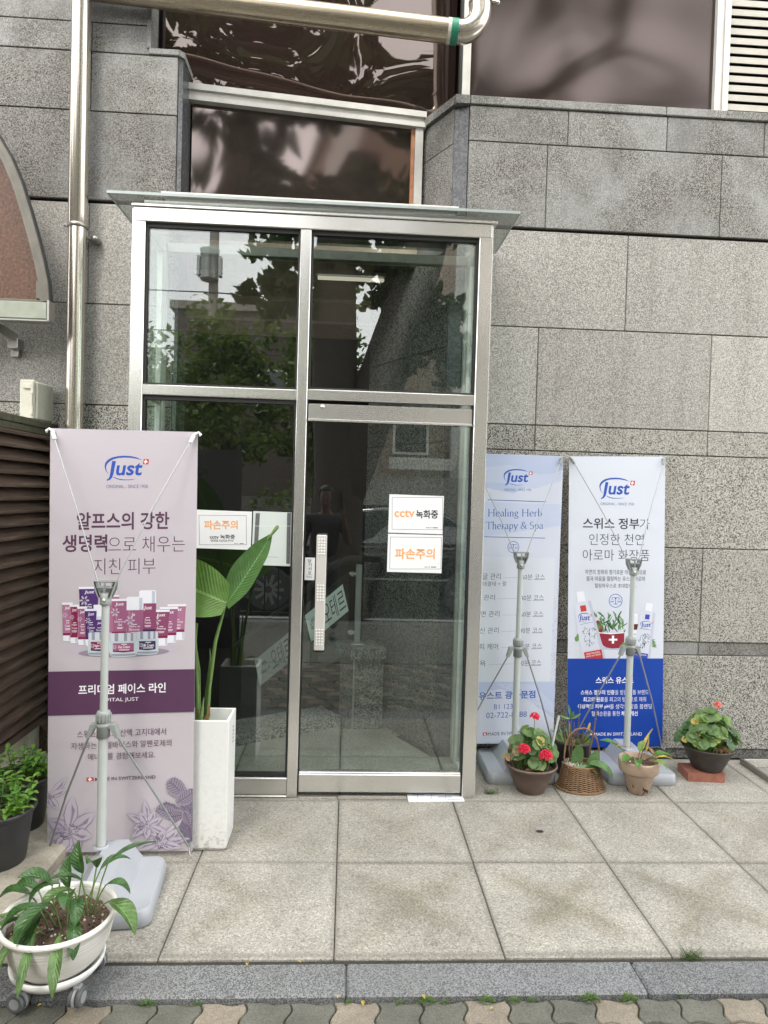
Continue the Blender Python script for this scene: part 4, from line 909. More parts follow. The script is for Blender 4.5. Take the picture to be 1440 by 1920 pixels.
# pen-stroke serif letters (broad nib, thick uprights, thin curves ends)
def _arc(cx, cy, rx, ry, a0, a1, n=12): return [(cx + rx * math.cos(math.radians(a0 + (a1 - a0) * i / n)), cy + ry * math.sin(math.radians(a0 + (a1 - a0) * i / n))) for i in range(n + 1)]
SER = {
 'H': (.74, [[(.14, 0), (.14, .64)], [(.60, 0), (.60, .64)], [(.14, .33), (.60, .33)]], [(.14, 0), (.14, .64), (.60, 0), (.60, .64)]),
 'T': (.62, [[(.31, 0), (.31, .64)], [(.04, .62), (.58, .62)], [(.04, .62), (.03, .52)], [(.58, .62), (.59, .52)]], [(.31, 0)]),
 'S': (.48, [_arc(.25, .48, .15, .15, 40, 270, 14) + _arc(.25, .165, .17, .165, 90, -150, 14)], []),
 'e': (.42, [[(.06, .235), (.37, .235)] + _arc(.215, .21, .155, .21, 10, 320, 18)], []),
 'a': (.40, [_arc(.19, .31, .11, .1, 160, 0, 8) + [(.30, .05), (.37, .01)], _arc(.18, .11, .12, .11, 80, 300, 12) + [(.30, .08)]], []),
 'l': (.22, [[(.11, 0), (.11, .70)]], [(.11, 0)]),
 'i': (.22, [[(.11, 0), (.11, .41)], [(.10, .56), (.125, .59)]], [(.11, 0)]),
 'n': (.47, [[(.11, 0), (.11, .41)], [(.11, .30)] + _arc(.23, .28, .12, .13, 140, 0, 8) + [(.35, 0)]], [(.11, 0), (.35, 0)]),
 'h': (.47, [[(.11, 0), (.11, .70)], [(.11, .30)] + _arc(.23, .28, .12, .13, 140, 0, 8) + [(.35, 0)]], [(.11, 0), (.35, 0)]),
 'g': (.42, [_arc(.18, .29, .12, .12, 0, 360, 16), _arc(.2, -.10, .16, .10, 0, 360, 16), [(.10, .20), (.08, .08), (.3, .02)], [(.28, .38), (.38, .41)]], []),
 'r': (.33, [[(.11, 0), (.11, .41)], [(.11, .28)] + _arc(.22, .29, .1, .11, 150, 40, 6)], [(.11, 0)]),
 'b': (.45, [[(.10, .02), (.10, .70)], _arc(.23, .21, .155, .2, 140, -150, 16)], []),
 'p': (.47, [[(.11, -.2), (.11, .41)], _arc(.24, .21, .155, .2, 140, -140, 16)], [(.11, -.2)]),
 'y': (.43, [[(.05, .41), (.21, .02)], [(.38, .41), (.19, -.05), (.10, -.19), (.04, -.18)]], [(.05, .41), (.38, .41)]),
 '&': (.66, [_arc(.28, .5, .11, .13, -40, 220, 12) + [(.3, .26), (.6, 0)], [(.22, .36)] + _arc(.24, .16, .17, .16, 110, 290, 10) + [(.46, .14), (.55, .36)]], [(.55, .37)]),
 ' ': (.22, [], [])}
def serif_text(S, t, box, mat):
    quads = []; x = 0
    nb = (0.038, 0.011)
    for ch in t:
        wd_, st, sf = SER[ch]
        for pl in st:
            for a, b in zip(pl[:-1], pl[1:]):
                quads.append([(x + a[0] - nb[0], a[1] - nb[1]), (x + a[0] + nb[0], a[1] + nb[1]), (x + b[0] + nb[0], b[1] + nb[1]), (x + b[0] - nb[0], b[1] - nb[1])])
                dx, dy = b[0] - a[0], b[1] - a[1]; l = math.hypot(dx, dy) or 1; px, py = -dy / l * .015, dx / l * .015
                quads.append([(x + a[0] + px, a[1] + py), (x + b[0] + px, b[1] + py), (x + b[0] - px, b[1] - py), (x + a[0] - px, a[1] - py)])
        for a in sf: quads.append([(x + a[0] - .075, a[1] - .012), (x + a[0] + .075, a[1] - .012), (x + a[0] + .075, a[1] + .012), (x + a[0] - .075, a[1] + .012)])
        x += wd_
    P = [p for q in quads for p in q]; x0 = min(p[0] for p in P); x1 = max(p[0] for p in P); y0 = min(p[1] for p in P); y1 = max(p[1] for p in P)
    u0, v0, u1, v1 = box
    for q in quads:
        pts = [S.P(u0 + (a - x0) / (x1 - x0) * (u1 - u0), v1 - (b - y0) / (y1 - y0) * (v1 - v0)) for a, b in q]
        ar = sum(pts[i][0] * pts[(i + 1) % 4][1] - pts[(i + 1) % 4][0] * pts[i][1] for i in range(4))
        S.raw(pts if ar > 0 else pts[::-1], [(0, 1, 2, 3)], mat, bump=False)
    S.L += 1
def scales_icon(S, u, v, r, ink):
    S.ring(u, v, r, r * .09, ink); k = r / 92.0
    S.rect(u - 4 * k, v - 42 * k, u + 4 * k, v + 46 * k, ink); S.rect(u - 28 * k, v + 40 * k, u + 28 * k, v + 48 * k, ink); S.rect(u - 50 * k, v - 44 * k, u + 50 * k, v - 38 * k, ink)
    S.poly([(u - 14 * k, v - 42 * k), (u - 4 * k, v - 20 * k), (u + 4 * k, v - 20 * k), (u + 14 * k, v - 42 * k)], ink)
    for sx in (-1, 1):
        c = u + sx * 48 * k
        S.line((c, v - 40 * k), (c - 22 * k, v + 12 * k), 3 * k, ink); S.line((c, v - 40 * k), (c + 22 * k, v + 12 * k), 3 * k, ink)
        S.poly([(c - 26 * k, v + 10 * k), (c - 18 * k, v + 20 * k), (c + 18 * k, v + 20 * k), (c + 26 * k, v + 10 * k)], ink)

# ---------------------------------------------------------------- lilac banner print
def banner_lilac():
    S = Sheet([(92, 800), (370, 806), (92, 1593), (360, 1603)], 0.635, 1.88, ['lilac'], 0.0012, 0, 12, 36, 0, 'back_grey')
    rr_ = random.Random(3)
    logo(S, 193, 850.5, 277.2, 897.5, 'logo_blue', sub='sub_blue', subbox=(197, 904.5, 275, 911))
    S.text('알프스의 강한', (142.5, 955.5, 316, 988.5), 'txt_purple', 0.022)
    S.text('생명력', (116, 997, 199.5, 1029.5), 'txt_purple', 0.022); S.text('으로 채우는', (201, 1001, 345.5, 1031), 'txt_purple', -0.012)
    S.text('지친 피부', (174.5, 1042, 290, 1072), 'txt_purple', -0.012)
    Zx = lambda x: 110 + x / 5.76; Zy = lambda y: 1080 + y / 5.76
    def Q(L): return [(Zx(a), Zy(b)) for a, b in L]
    S.ell(Zx(700), Zy(770), 110, 14, 'fl1', 30); S.ell(Zx(700), Zy(800), 85, 9, 'leaf1', 30)
    def label(cx, y, ls, wd_, s_=13, mat='white'):
        for i, t in enumerate(ls): S.text(t, (Zx(cx - wd_ * len(t) / 10), Zy(y + i * 32), Zx(cx + wd_ * len(t) / 10), Zy(y + i * 32 + 24)), mat, 0.0)
        S.rect(Zx(cx - wd_ * .5), Zy(y + len(ls) * 32 + 8), Zx(cx + wd_ * .5), Zy(y + len(ls) * 32 + 13), mat); S.rect(Zx(cx - wd_ * .42), Zy(y + len(ls) * 32 + 20), Zx(cx + wd_ * .42), Zy(y + len(ls) * 32 + 25), mat, bump=False)
        S.rect(Zx(cx - wd_ * .3), Zy(y - 15), Zx(cx + wd_ * .3), Zy(y - 9), mat, bump=False)
    def spray(x, y, s_, mat='fl1'):
        for a in range(6): S.ell(Zx(x + s_ * math.cos(a * 1.05)), Zy(y + s_ * math.sin(a * 1.05)), s_ * .10, s_ * .05, mat, 8, a * 1.05, bump=False)
        S.line((Zx(x), Zy(y)), (Zx(x + s_ * .6), Zy(y + s_ * 2.6)), s_ * .02, mat)
    def tube_(x0, x1, y0, y1, yb, col, lab, ly, bx=12, lw=None, dark='crimson'):
        S.poly(Q([(x0, y0), (x1, y0), (x1 - 3, y0 + 24), (x0 + 4, y0 + 24)][::-1]), 'capw')
        S.poly(Q([(x0 + 4, y0 + 24), (x1 - 3, y0 + 24), (x1 - bx, y1), (x0 + bx, y1)][::-1]), col)
        S.poly(Q([(x0 + bx, y1), (x1 - bx, y1), (x1 - bx - 2, yb - 8), (x1 - bx - 14, yb), (x0 + bx + 14, yb), (x0 + bx + 2, yb - 8)][::-1]), 'capw')
        S.poly(Q([(x1 - bx - 26, y1 + 2), (x1 - bx - 4, y1 + 2), (x1 - bx - 6, yb - 8), (x1 - bx - 24, yb - 6)][::-1]), 'bottle2')
        S.poly(Q([(x0 + bx - 1, y1 - 26), (x1 - bx + 1, y1 - 26), (x1 - bx, y1), (x0 + bx, y1)][::-1]), dark)
        S.poly(Q([(x0 + 8, y0 + 26), (x0 + 20, y0 + 26), (x0 + bx + 12, y1 - 26), (x0 + bx + 3, y1 - 26)][::-1]), 'rose2' if col != 'violet' else 'violet2')
        cx = (x0 + x1) / 2; wd_ = (x1 - x0)
        spray(x0 + wd_ * .28, y0 + (y1 - y0) * .38, wd_ * .16)
        S.text('Just', (Zx(cx - wd_ * .22), Zy(y0 + 40), Zx(cx + wd_ * .26), Zy(y0 + 82)), 'white', 0.01, .15)
        label(cx + wd_ * .05, ly, lab, (lw or wd_ * .5))
    # back row, right to left
    tube_(1168, 1372, 288, 592, 680, 'rose2', ['Cleansing', 'Cream'], 470, 20, 60)
    tube_(1085, 1285, 316, 626, 708, 'rose', ['Hydro', 'Gel'], 490, 20, 62)
    tube_(990, 1194, 345, 655, 738, 'rose3', ['Peeling'], 540, 24, 68)
    S.poly(Q([(865, 275), (1046, 275), (1042, 580), (868, 580)][::-1]), 'rose3'); S.poly(Q([(862, 140), (880, 130), (1030, 130), (1046, 140), (1046, 272), (862, 272)][::-1]), 'capw'); S.rect(Zx(900), Zy(555), Zx(1040), Zy(580), 'violet2'); S.rect(Zx(1000), Zy(140), Zx(1035), Zy(272), 'bottle2')
    S.text('Just', (Zx(912), Zy(300), Zx(1000), Zy(350)), 'white', 0.01, .15); label(955, 440, ['Face', 'Tonic'], 72)
    S.poly(Q([(540, 178), (650, 178), (640, 215), (545, 215)][::-1]), 'capw'); S.poly(Q([(440, 200), (648, 195), (640, 580), (445, 580)][::-1]), 'rose2')
    tube_(212, 430, 82, 470, 520, 'violet', ['Mask'], 285, 20, 60, 'violet2')
    tube_(548, 745, 218, 600, 640, 'rose', ['Cleansing', 'Gel'], 455, 22, 66)
    S.poly(Q([(727, 345), (909, 345), (905, 600), (730, 600)][::-1]), 'rose'); S.poly(Q([(727, 205), (745, 198), (890, 200), (909, 210), (909, 343), (727, 343)][::-1]), 'capw'); S.rect(Zx(862), Zy(210), Zx(898), Zy(343), 'bottle2'); S.rect(Zx(745), Zy(346), Zx(770), Zy(600), 'rose2')
    spray(765, 455, 34); S.text('Ju', (Zx(778), Zy(372), Zx(818), Zy(416)), 'white', 0.01, .15); label(816, 510, ['Make-up', 'Remover'], 80)
    S.rect(Zx(373), Zy(278), Zx(470), Zy(405), 'capw'); S.rect(Zx(400), Zy(405), Zx(470), Zy(440), 'chrome'); S.rect(Zx(395), Zy(440), Zx(480), Zy(600), 'violet'); label(435, 540, ['Serum'], 62); S.text('Just', (Zx(415), Zy(462), Zx(462), Zy(494)), 'white', .01, .15)
    tube_(34, 152, 248, 602, 664, 'rose2', ['Day', 'Cream'], 455, 14, 56); tube_(114, 218, 272, 626, 688, 'crimson', ['Night', 'Cream'], 480, 14, 56); tube_(196, 306, 294, 648, 711, 'rose', ['Hydro', 'Gel'], 500, 14, 52); tube_(276, 410, 320, 650, 725, 'violet', ['Eye', 'Contour', 'Care'], 480, 16, 56, 'violet2')
    def jar(x0, x1, y0, ym, yb, col, lab, dark):
        S.poly(Q([(x0, y0 + 8), (x0 + 10, y0), (x1 - 10, y0), (x1, y0 + 8), (x1, ym - 2), (x0, ym - 2)][::-1]), 'chrome')
        for f0, f1 in ((.16, .30), (.52, .64), (.78, .88)): S.poly(Q([(x0 + (x1 - x0) * f0, y0 + 1), (x0 + (x1 - x0) * f1, y0 + 1), (x0 + (x1 - x0) * f1, ym - 3), (x0 + (x1 - x0) * f0, ym - 3)][::-1]), 'chrome2')
        S.poly(Q([(x0 - 4, ym), (x1 + 4, ym), (x1 + 5, yb - 30), (x1 - 14, yb - 6), ((x0 + x1) / 2, yb), (x0 + 14, yb - 6), (x0 - 5, yb - 30)][::-1]), 'glassjar')
        S.poly(Q([(x0 - 2, yb - 36), (x1 + 2, yb - 36), (x1 - 14, yb - 16), ((x0 + x1) / 2, yb - 10), (x0 + 14, yb - 16)][::-1]), 'chrome2')
        S.poly(Q([(x0 + 26, ym + 18), (x1 - 26, ym + 18), (x1 - 26, yb - 58), ((x0 + x1) / 2, yb - 48), (x0 + 26, yb - 58)][::-1]), col)
        S.poly(Q([(x0 + 26, yb - 72), (x1 - 26, yb - 72), (x1 - 26, yb - 58), ((x0 + x1) / 2, yb - 48), (x0 + 26, yb - 58)][::-1]), dark)
        cx = (x0 + x1) / 2 + 8; S.text(lab, (Zx(cx - 62), Zy(ym + 46), Zx(cx + 62), Zy(ym + 82)), 'white', 0.008); S.rect(Zx(cx - 55), Zy(ym + 90), Zx(cx + 55), Zy(ym + 97), 'white'); S.rect(Zx(cx - 28), Zy(ym + 28), Zx(cx + 30), Zy(ym + 35), 'white', bump=False); spray(x0 + 44, ym + 60, 16)
    jar(320, 548, 575, 660, 830, 'crimson', 'Night Cream', 'violet2'); jar(838, 1068, 578, 664, 832, 'violet2', '24h Cream', 'violet2'); jar(556, 834, 590, 680, 850, 'rose', 'Day Cream', 'crimson')
    S.poly([(92, 1334), (363.3, 1335.5), (364.5, 1254), (92, 1251.5)], 'purple')
    S.text('프리미엄 페이스 라인', (147.8, 1278, 310, 1297), 'white', 0.018); S.text('VITAL JUST', (198, 1304.2, 259.5, 1313), 'white', 0.0)
    S.text('스위스 알프스 산맥 고지대에서', (146, 1364, 310.7, 1378), 'txt_purple', -.004); S.text('자생하는 에델바이스와 알펜로제의', (135, 1386.5, 320.7, 1399.8), 'txt_purple', -.004); S.text('에너지를 경험해보세요.', (166, 1408, 290.7, 1421), 'txt_purple', -.004)
    flag(S, 163.3, 1453, 176.5, 1461); S.text('MADE IN SWITZERLAND', (179.5, 1454, 291.5, 1460.6), 'txt_purple', 0.004)
    # edelweiss and leaves along the bottom
    F = lambda x, y: (80 + x / 4.5, 1220 + y / 4.5)
    def petal(c, tip, wd_, m, m2):
        cx, cy = c; tx, ty = tip; dx, dy = tx - cx, ty - cy; l = math.hypot(dx, dy); nx, ny = -dy / l, dx / l
        def pp(sc_): return [F(cx + dx * t + nx * wd_ * sc_ * h_ * sg_, cy + dy * t + ny * wd_ * sc_ * h_ * sg_) for sg_, L in ((1, ((0, .25), (.2, .6), (.45, 1), (.7, .8), (.88, .4), (1, 0))), (-1, ((.88, .4), (.7, .8), (.45, 1), (.2, .6), (0, .25)))) for t, h_ in L]
        a = [p for p in pp(1.0)]; S.poly(a if dx * 0 + 1 else a, m2); S.poly(pp(0.86), m)
        S.line(F(cx, cy), F(cx + dx * .8, cy + dy * .8), .45, m2); S.poly([F(cx, cy), F(cx + dx * .6 + nx * wd_ * .5, cy + dy * .6 + ny * wd_ * .5), F(cx + dx * .75, cy + dy * .75), F(cx + dx * .5 + nx * wd_ * .1, cy + dy * .5 + ny * wd_ * .1)], m2)
    def centre(cx, cy, r, k=26):
        for _ in range(k):
            a, q = rr_.uniform(0, 2 * PI), r * math.sqrt(rr_.random()); x, y = F(cx + q * math.cos(a), cy + q * .8 * math.sin(a)); z = rr_.uniform(1.4, 3.0)
            S.ell(x, y, z, z * .9, rr_.choice(['fl3', 'fl4', 'leaf2']), 10); S.ell(x + .3, y - .4, z * .6, z * .5, rr_.choice(['fl1', 'fl2']), 8)
    for tip in ((70, 1290), (110, 1160), (225, 1032), (220, 1140), (150, 1320)): petal((70, 1200), tip, 34, 'fl1', 'fl3')
    centre(80, 1200, 34, 14)
    for tip in ((265, 1195), (455, 1350), (60, 1385), (60, 1545), (330, 1690), (190, 1700), (430, 1560), (130, 1690)): petal((235, 1510), tip, 62, 'fl1' if tip[0] % 20 else 'fl2', 'fl3')
    centre(240, 1510, 92, 44)
    def mint(c, tip, wd_, dk=False):
        cx, cy = c; tx, ty = tip; dx, dy = tx - cx, ty - cy; l = math.hypot(dx, dy); nx, ny = -dy / l, dx / l; n_ = 9; L = []
        for sg_ in (1, -1):
            o = []
            for i in range(n_ + 1):
                t = i / n_; h_ = math.sin(PI * (t * .9 + .06)) ** .7; z = 1 - .12 * (i % 2)
                o.append(F(cx + dx * t + nx * wd_ * h_ * sg_ * z, cy + dy * t + ny * wd_ * h_ * sg_ * z))
            L += o if sg_ == 1 else o[::-1]
        S.poly(L, 'leaf2' if dk else 'leaf1')
        for i in range(1, 8):
            t = i / 8.5
            for sg_ in (1, -1):
                h_ = math.sin(PI * (t * .9 + .06)) ** .7 * wd_ * .8; t2 = min(1, t + .14)
                S.line(F(cx + dx * t, cy + dy * t), F(cx + dx * t2 + nx * h_ * sg_, cy + dy * t2 + ny * h_ * sg_), .95, 'fl4', bump=False)
        S.L += 1; S.line(F(cx, cy), F(cx + dx * .95, cy + dy * .95), 1.1, 'fl4')
    mint((1225, 1560), (1255, 1180), 95, True); mint((1190, 1560), (1255, 1330), 80, True); mint((1180, 1460), (1010, 1300), 70, True); mint((1150, 1420), (960, 1330), 60)
    mint((1165, 1250), (1080, 1085), 78); mint((1200, 1240), (1060, 1100), 70); mint((1130, 1300), (1280, 1210), 70); mint((1230, 1500), (1260, 1640), 60, True); mint((1200, 1400), (1070, 1420), 60); mint((1190, 1370), (1240, 1490), 40)
    for tip in ((712, 1370), (860, 1255), (815, 1360), (950, 1350), (1010, 1420), (960, 1580), (760, 1500), (750, 1580), (1060, 1560), (880, 1600)): petal((890, 1480), tip, 34, 'fl1', 'fl3')
    centre(870, 1480, 55, 22)
    for tip in ((1175, 1440), (1160, 1520), (1240, 1610), (830, 1640), (930, 1690), (1100, 1700), (780, 1690), (1180, 1690), (1010, 1530)): petal((1000, 1630), tip, 36, 'fl1' if tip[1] % 20 else 'lilac', 'fl3')
    centre(1000, 1630, 70, 30); centre(620, 1640, 40, 10)
    # dark print showing on the back
    logo(S, 193, 850.5, 277.2, 897.5, 'back_print', 'back_print', 'back_grey', back=True)
    S.text('032', (205, 915, 285, 938), 'grey_ink', 0.0, back=True); S.rect(92, 1252, 364, 1334, 'back_print', back=True)
    return S

def banner_blue():
    S = Sheet([(1065, 860), (1247, 858), (1065, 1400), (1245, 1398)], 0.616, 1.84, ['paleblue'], 0.0012, 0, 10, 30, 0, 'back_grey')
    logo(S, 1121.4, 898, 1189.4, 938, 'logo_blue', sub='sub_blue', subbox=(1124.6, 944, 1188, 948.9))
    S.text('스위스 정부', (1091.6, 972.5, 1198, 993), 'txt_dark', 0.015); S.text('가', (1199, 973, 1217.7, 993), 'txt_dark', -.008)
    S.text('인정한 천연', (1103.7, 1001.5, 1207, 1022.6), 'txt_dark', -.008); S.text('아로마 화장품', (1091.9, 1030.5, 1217.7, 1051.6), 'txt_dark', -.008)
    S.text('자연의 정취와 향기로운 아로마향으로', (1096.4, 1068, 1211.7, 1077), 'txt_dark', 0.0); S.text('몸과 마음을 힐링하는 유스트 아로마', (1099, 1080.2, 1210, 1089.3), 'txt_dark', 0.0); S.text('힐링하우스로 초대합니다.', (1114.8, 1093.5, 1194, 1101.8), 'txt_dark', 0.0)
    scales_icon(S, 1154.4, 1125.6, 12.8, 'logo_blue')
    q = lambda x, y: (1060 + x / 7.2, 1080 + y / 7.2); Q = lambda L: [q(*p) for p in L][::-1]
    rr_ = random.Random(5)
    S.ell(*q(660, 965), 30, 3, 'sky2', 24)
    # bowl and herbs
    S.poly(Q([(405, 600), (455, 590), (520, 690), (500, 760), (440, 740)]), 'bowl')
    for i in range(70):
        x, y = rr_.uniform(410, 800), rr_.uniform(520, 760); 
        if y < 620 and (x < 400 or 600 < x < 690): y += 90
        a = rr_.uniform(-2.6, -0.5); l = rr_.uniform(50, 110); S.ell(*q(x + math.cos(a) * l / 2, y + math.sin(a) * l / 2), l / 14, rr_.uniform(.7, 1.4), rr_.choice(['green1', 'green1', 'green2', 'green3']), 10, a)
    S.poly(Q([(460, 755), (620, 770), (800, 755), (800, 940), (720, 962), (640, 968), (560, 955), (510, 925), (475, 830)]), 'bowl'); S.poly(Q([(458, 752), (620, 768), (800, 752), (800, 760), (620, 777), (460, 762)]), 'white')
    S.poly(Q([(632, 795), (662, 795), (662, 902), (632, 902)]), 'white'); S.poly(Q([(590, 836), (705, 836), (705, 862), (590, 862)]), 'white')
    for x, y in ((760, 940), (800, 905), (870, 920), (770, 970), (890, 720), (150, 830), (175, 800), (160, 850)): S.ell(*q(x, y), 4, 3, 'green2', 14, rr_.uniform(0, 3))
    for i in range(9): a = rr_.uniform(-.5, .6); S.ell(*q(1190 + i * 3, 850 + i * 12), 4.5, .8, 'green2', 8, a)
    # amber bottle
    S.poly(Q([(866, 640), (1010, 640), (985, 930), (866, 945)]), 'amber'); S.poly(Q([(866, 720), (1000, 715), (960, 900), (866, 920)]), 'capw'); S.poly(Q([(866, 840), (970, 850), (960, 890), (866, 900)]), 'mint'); S.poly(Q([(875, 515), (985, 515), (980, 640), (878, 640)]), 'capw'); S.ell(*q(930, 512), 7.6, 1.6, 'white', 16); S.text('Just', (*q(890, 760), *q(960, 795)), 'logo_blue', 0, .2)
    # clear bottles
    def btl(o, cap, body, shade, sq, sqm, lab, labm, lt, lg, gm, st):
        S.poly(Q(body), 'bottle'); S.poly(Q(shade), 'bottle2'); S.poly(Q(cap), 'capw'); S.poly(Q(sq), sqm)
        logo(S, *q(lg[0], lg[1]), *q(lg[2], lg[3]), 'logo_blue'); S.line(q(lt[0], lt[1]), q(lt[2], lt[3]), .8, 'line_grey')
        for i in range(46):
            t = rr_.random(); x = st[0] + (st[2] - st[0]) * t + rr_.uniform(-1, 1) * st[4] * (0.25 + .75 * math.sin(PI * (1 - t) * .8)); y = st[1] + (st[3] - st[1]) * t; S.ell(*q(x, y), rr_.uniform(1.2, 2.6), .55, rr_.choice(gm), 7, rr_.uniform(-2.4, -.6), bump=False)
        S.line(q(st[0], st[1]), q(st[2], st[3]), .5, 'green3'); S.poly(Q(lab), labm); S.L += 1
    btl(0, [(143, 212), (245, 203), (272, 330), (165, 348)], [(108, 385), (165, 345), (272, 322), (340, 325), (552, 1104), (235, 1104)], [(300, 330), (340, 328), (552, 1104), (505, 1104)], [(195, 398), (270, 385), (288, 465), (210, 478)], 'red', [(252, 1020), (490, 978), (515, 1104), (270, 1104)], 'red', (200, 648, 375, 612), (170, 492, 360, 618), ['green3', 'green1', 'line_grey'], (325, 690, 330, 940, 95))
    btl(0, [(1095, 352), (1188, 366), (1172, 470), (1078, 452)], [(1022, 468), (1080, 452), (1175, 468), (1222, 495), (1155, 1104), (898, 1104)], [(1190, 478), (1222, 495), (1155, 1104), (1125, 1104)], [(1086, 508), (1146, 514), (1138, 580), (1078, 572)], 'stickblue', [(932, 1010), (1128, 1040), (1118, 1104), (916, 1104)], 'stickblue', (1008, 700, 1165, 720), (1012, 598, 1190, 700), ['green3', 'navy', 'line_grey'], (1090, 770, 1040, 960, 75))
    S.text('KRÄUTERCREME', (*q(285, 1012), *q(470, 1040)), 'white', 0, 0, -.18); S.text('CRÈME AUX HERBES', (*q(278, 1045), *q(485, 1070)), 'white', 0, 0, -.18)
    S.text('KRÄUTERCREME', (*q(955, 1040), *q(1105, 1062)), 'white', 0, 0, .10)
    S.poly([(1065, 1400.5), (1245, 1398.5), (1245.3, 1233), (1065, 1233)], 'deepblue')
    S.text('스위스 유스트', (1118, 1267, 1189.2, 1280), 'white', 0.018)
    S.text('스위스 정부의 인증', (1089.8, 1291.7, 1153.5, 1300.6), 'white', 0.018); S.text('을 받은 명품 브랜드', (1154.5, 1291.7, 1217.7, 1300.6), 'white', -.004)
    S.text('최고의 원료', (1094.5, 1304.8, 1133.5, 1314), 'white', 0.018); S.text('를 최고의 방법으로 채취', (1134.5, 1304.8, 1213, 1314), 'white', -.004)
    S.text('이상적인 피부 pH', (1084.5, 1318, 1144, 1327.5), 'white', 0.018); S.text('를 생각한 맞춤 블렌딩', (1145, 1318, 1223.8, 1327.3), 'white', -.004)
    S.text('혈액순환을 통한', (1110.3, 1331.2, 1164, 1340.5), 'white', -.004); S.text('체질 개선', (1166.5, 1331.2, 1197.4, 1340.5), 'white', 0.018)
    flag(S, 1106, 1371, 1113.5, 1377.6); S.text('MADE IN SWITZERLAND', (1116, 1371.3, 1206, 1377.4), 'white', 0.0)
    return S

def banner_spa():
    S = Sheet([(872, 851), (1055, 855), (862, 1390), (1041, 1398)], 0.60, 1.80, ['sky1'], 0.0012, 0, 10, 30, 0, 'back_grey')
    rr_ = random.Random(9)
    S.poly([(872, 905), (910, 915), (960, 925), (1000, 905), (1054, 880), (1055, 856), (872, 852)], 'sky2'); S.poly([(872, 880), (950, 872), (1010, 890), (1054, 884), (1054, 900), (1000, 916), (940, 905), (872, 905)], 'sky3')
    S.poly([(868, 1010), (1052, 985), (1051, 945), (870, 940)], 'sky3')
    logo(S, 940, 879.5, 996.3, 910.5, 'logo_blue', sub='sub_blue', subbox=(942, 915.7, 993.5, 920.2))
    S.line((911, 936.8), (1023.2, 940.3), 1.2, 'txt_blue'); S.line((905, 1005.2), (1021.7, 1008.2), 1.2, 'txt_blue')
    serif_text(S, 'Healing Herb', (912, 952.5, 1015, 972), 'txt_blue'); serif_text(S, 'Therapy & Spa', (907.5, 976, 1017.7, 995.5), 'txt_blue')
    scales_icon(S, 961, 1024.7, 11, 'txt_blue')
    # snow rocks
    for i in range(170):
        t = rr_.random(); u = 1036 + rr_.uniform(0, 12) - t * 3; v = 1100 + t * 180
        S.poly([(u + rr_.uniform(-1.4, 1.4), v + rr_.uniform(-1.4, 1.4)) for _ in range(4)], rr_.choice(['snow', 'line_grey', 'sky2']), bump=False)
    S.poly([(863, 1390), (1041, 1397.5), (1044, 1279), (866, 1275)], 'sky2'); S.poly([(863, 1390), (1041, 1397.5), (1042, 1350), (990, 1310), (940, 1290), (865, 1300)], 'sky1'); S.poly([(930, 1280), (1000, 1283), (1040, 1320), (1040, 1340)], 'sky3')
    for i in range(150):
        t = rr_.random(); u = 945 + t * 75 + rr_.uniform(-8, 8); v = 1282 + t * 42 + rr_.uniform(-9, 9)
        S.poly([(u + rr_.uniform(-1.2, 1.2), v + rr_.uniform(-1.0, 1.0)) for _ in range(4)], rr_.choice(['snow', 'line_grey', 'txt_dark', 'snow']), bump=False)
    S.poly([(866, 1274), (1034.2, 1279), (1041.5, 1045.5), (869, 1041)], 'panel')
    rowsT = [('얼굴 관리', 937.5, 45, 1073, 1085, '60분 코스', 977.6, 1021.7, 1075.8, 1085.8, 943), ('등 관리', 927, 37, 1112.8, 1123.3, '40분 코스', 976, 1020, 1114.6, 1125, 932), ('후면 관리', 936, 47, 1143, 1154.5, '60분 코스', 975.5, 1019.5, 1145.5, 1155.5, 942),
             ('전신 관리', 934.6, 47, 1174, 1185.3, '90분 코스', 975, 1018.3, 1176, 1186.3, 940.5), ('두피 케어', 934, 47, 1204, 1215.7, '60분 코스', 974, 1017.5, 1206, 1216.3, 940), ('족욕', 911, 24, 1235.5, 1246.8, '40분 코스', 973, 1016.5, 1237, 1248, 917)]
    for a, u1, wd_, v0, v1, b, c0, c1, d0, d1, dl in rowsT:
        S.text(a, (u1 - wd_, v0, u1, v1), 'txt_dark', -.006); S.text(b, (c0, d0, c1, d1), 'txt_dark', -.006)
        n = int((c0 - 4 - dl) / 1.6)
        for i in range(n): S.rect(dl + i * 1.6, (d0 + d1) / 2 + .6, dl + i * 1.6 + .9, (d0 + d1) / 2 + 1.3, 'line_grey', bump=False)
        S.rect(c0 + 23, d1 - .4, c1, d1 + .2, 'txt_dark', bump=False)
    S.text('목 + 데콜테 + 팔', (884, 1088.3, 948.6, 1097.2), 'txt_dark', -.006)
    S.text('유스트 광화문점', (899, 1294.6, 1006, 1309.5), 'txt_blue', 0.018); S.text('B1 123호', (928, 1317, 975.5, 1328), 'txt_blue', -.004); S.text('02-722-8688', (913.5, 1334, 990.2, 1344.4), 'txt_blue', -.004)
    flag(S, 907, 1370.5, 915.6, 1377.5); S.text('MADE IN SWITZERLAND', (917.7, 1371.2, 1008, 1377.4), 'txt_dark', 0.0)
    return S

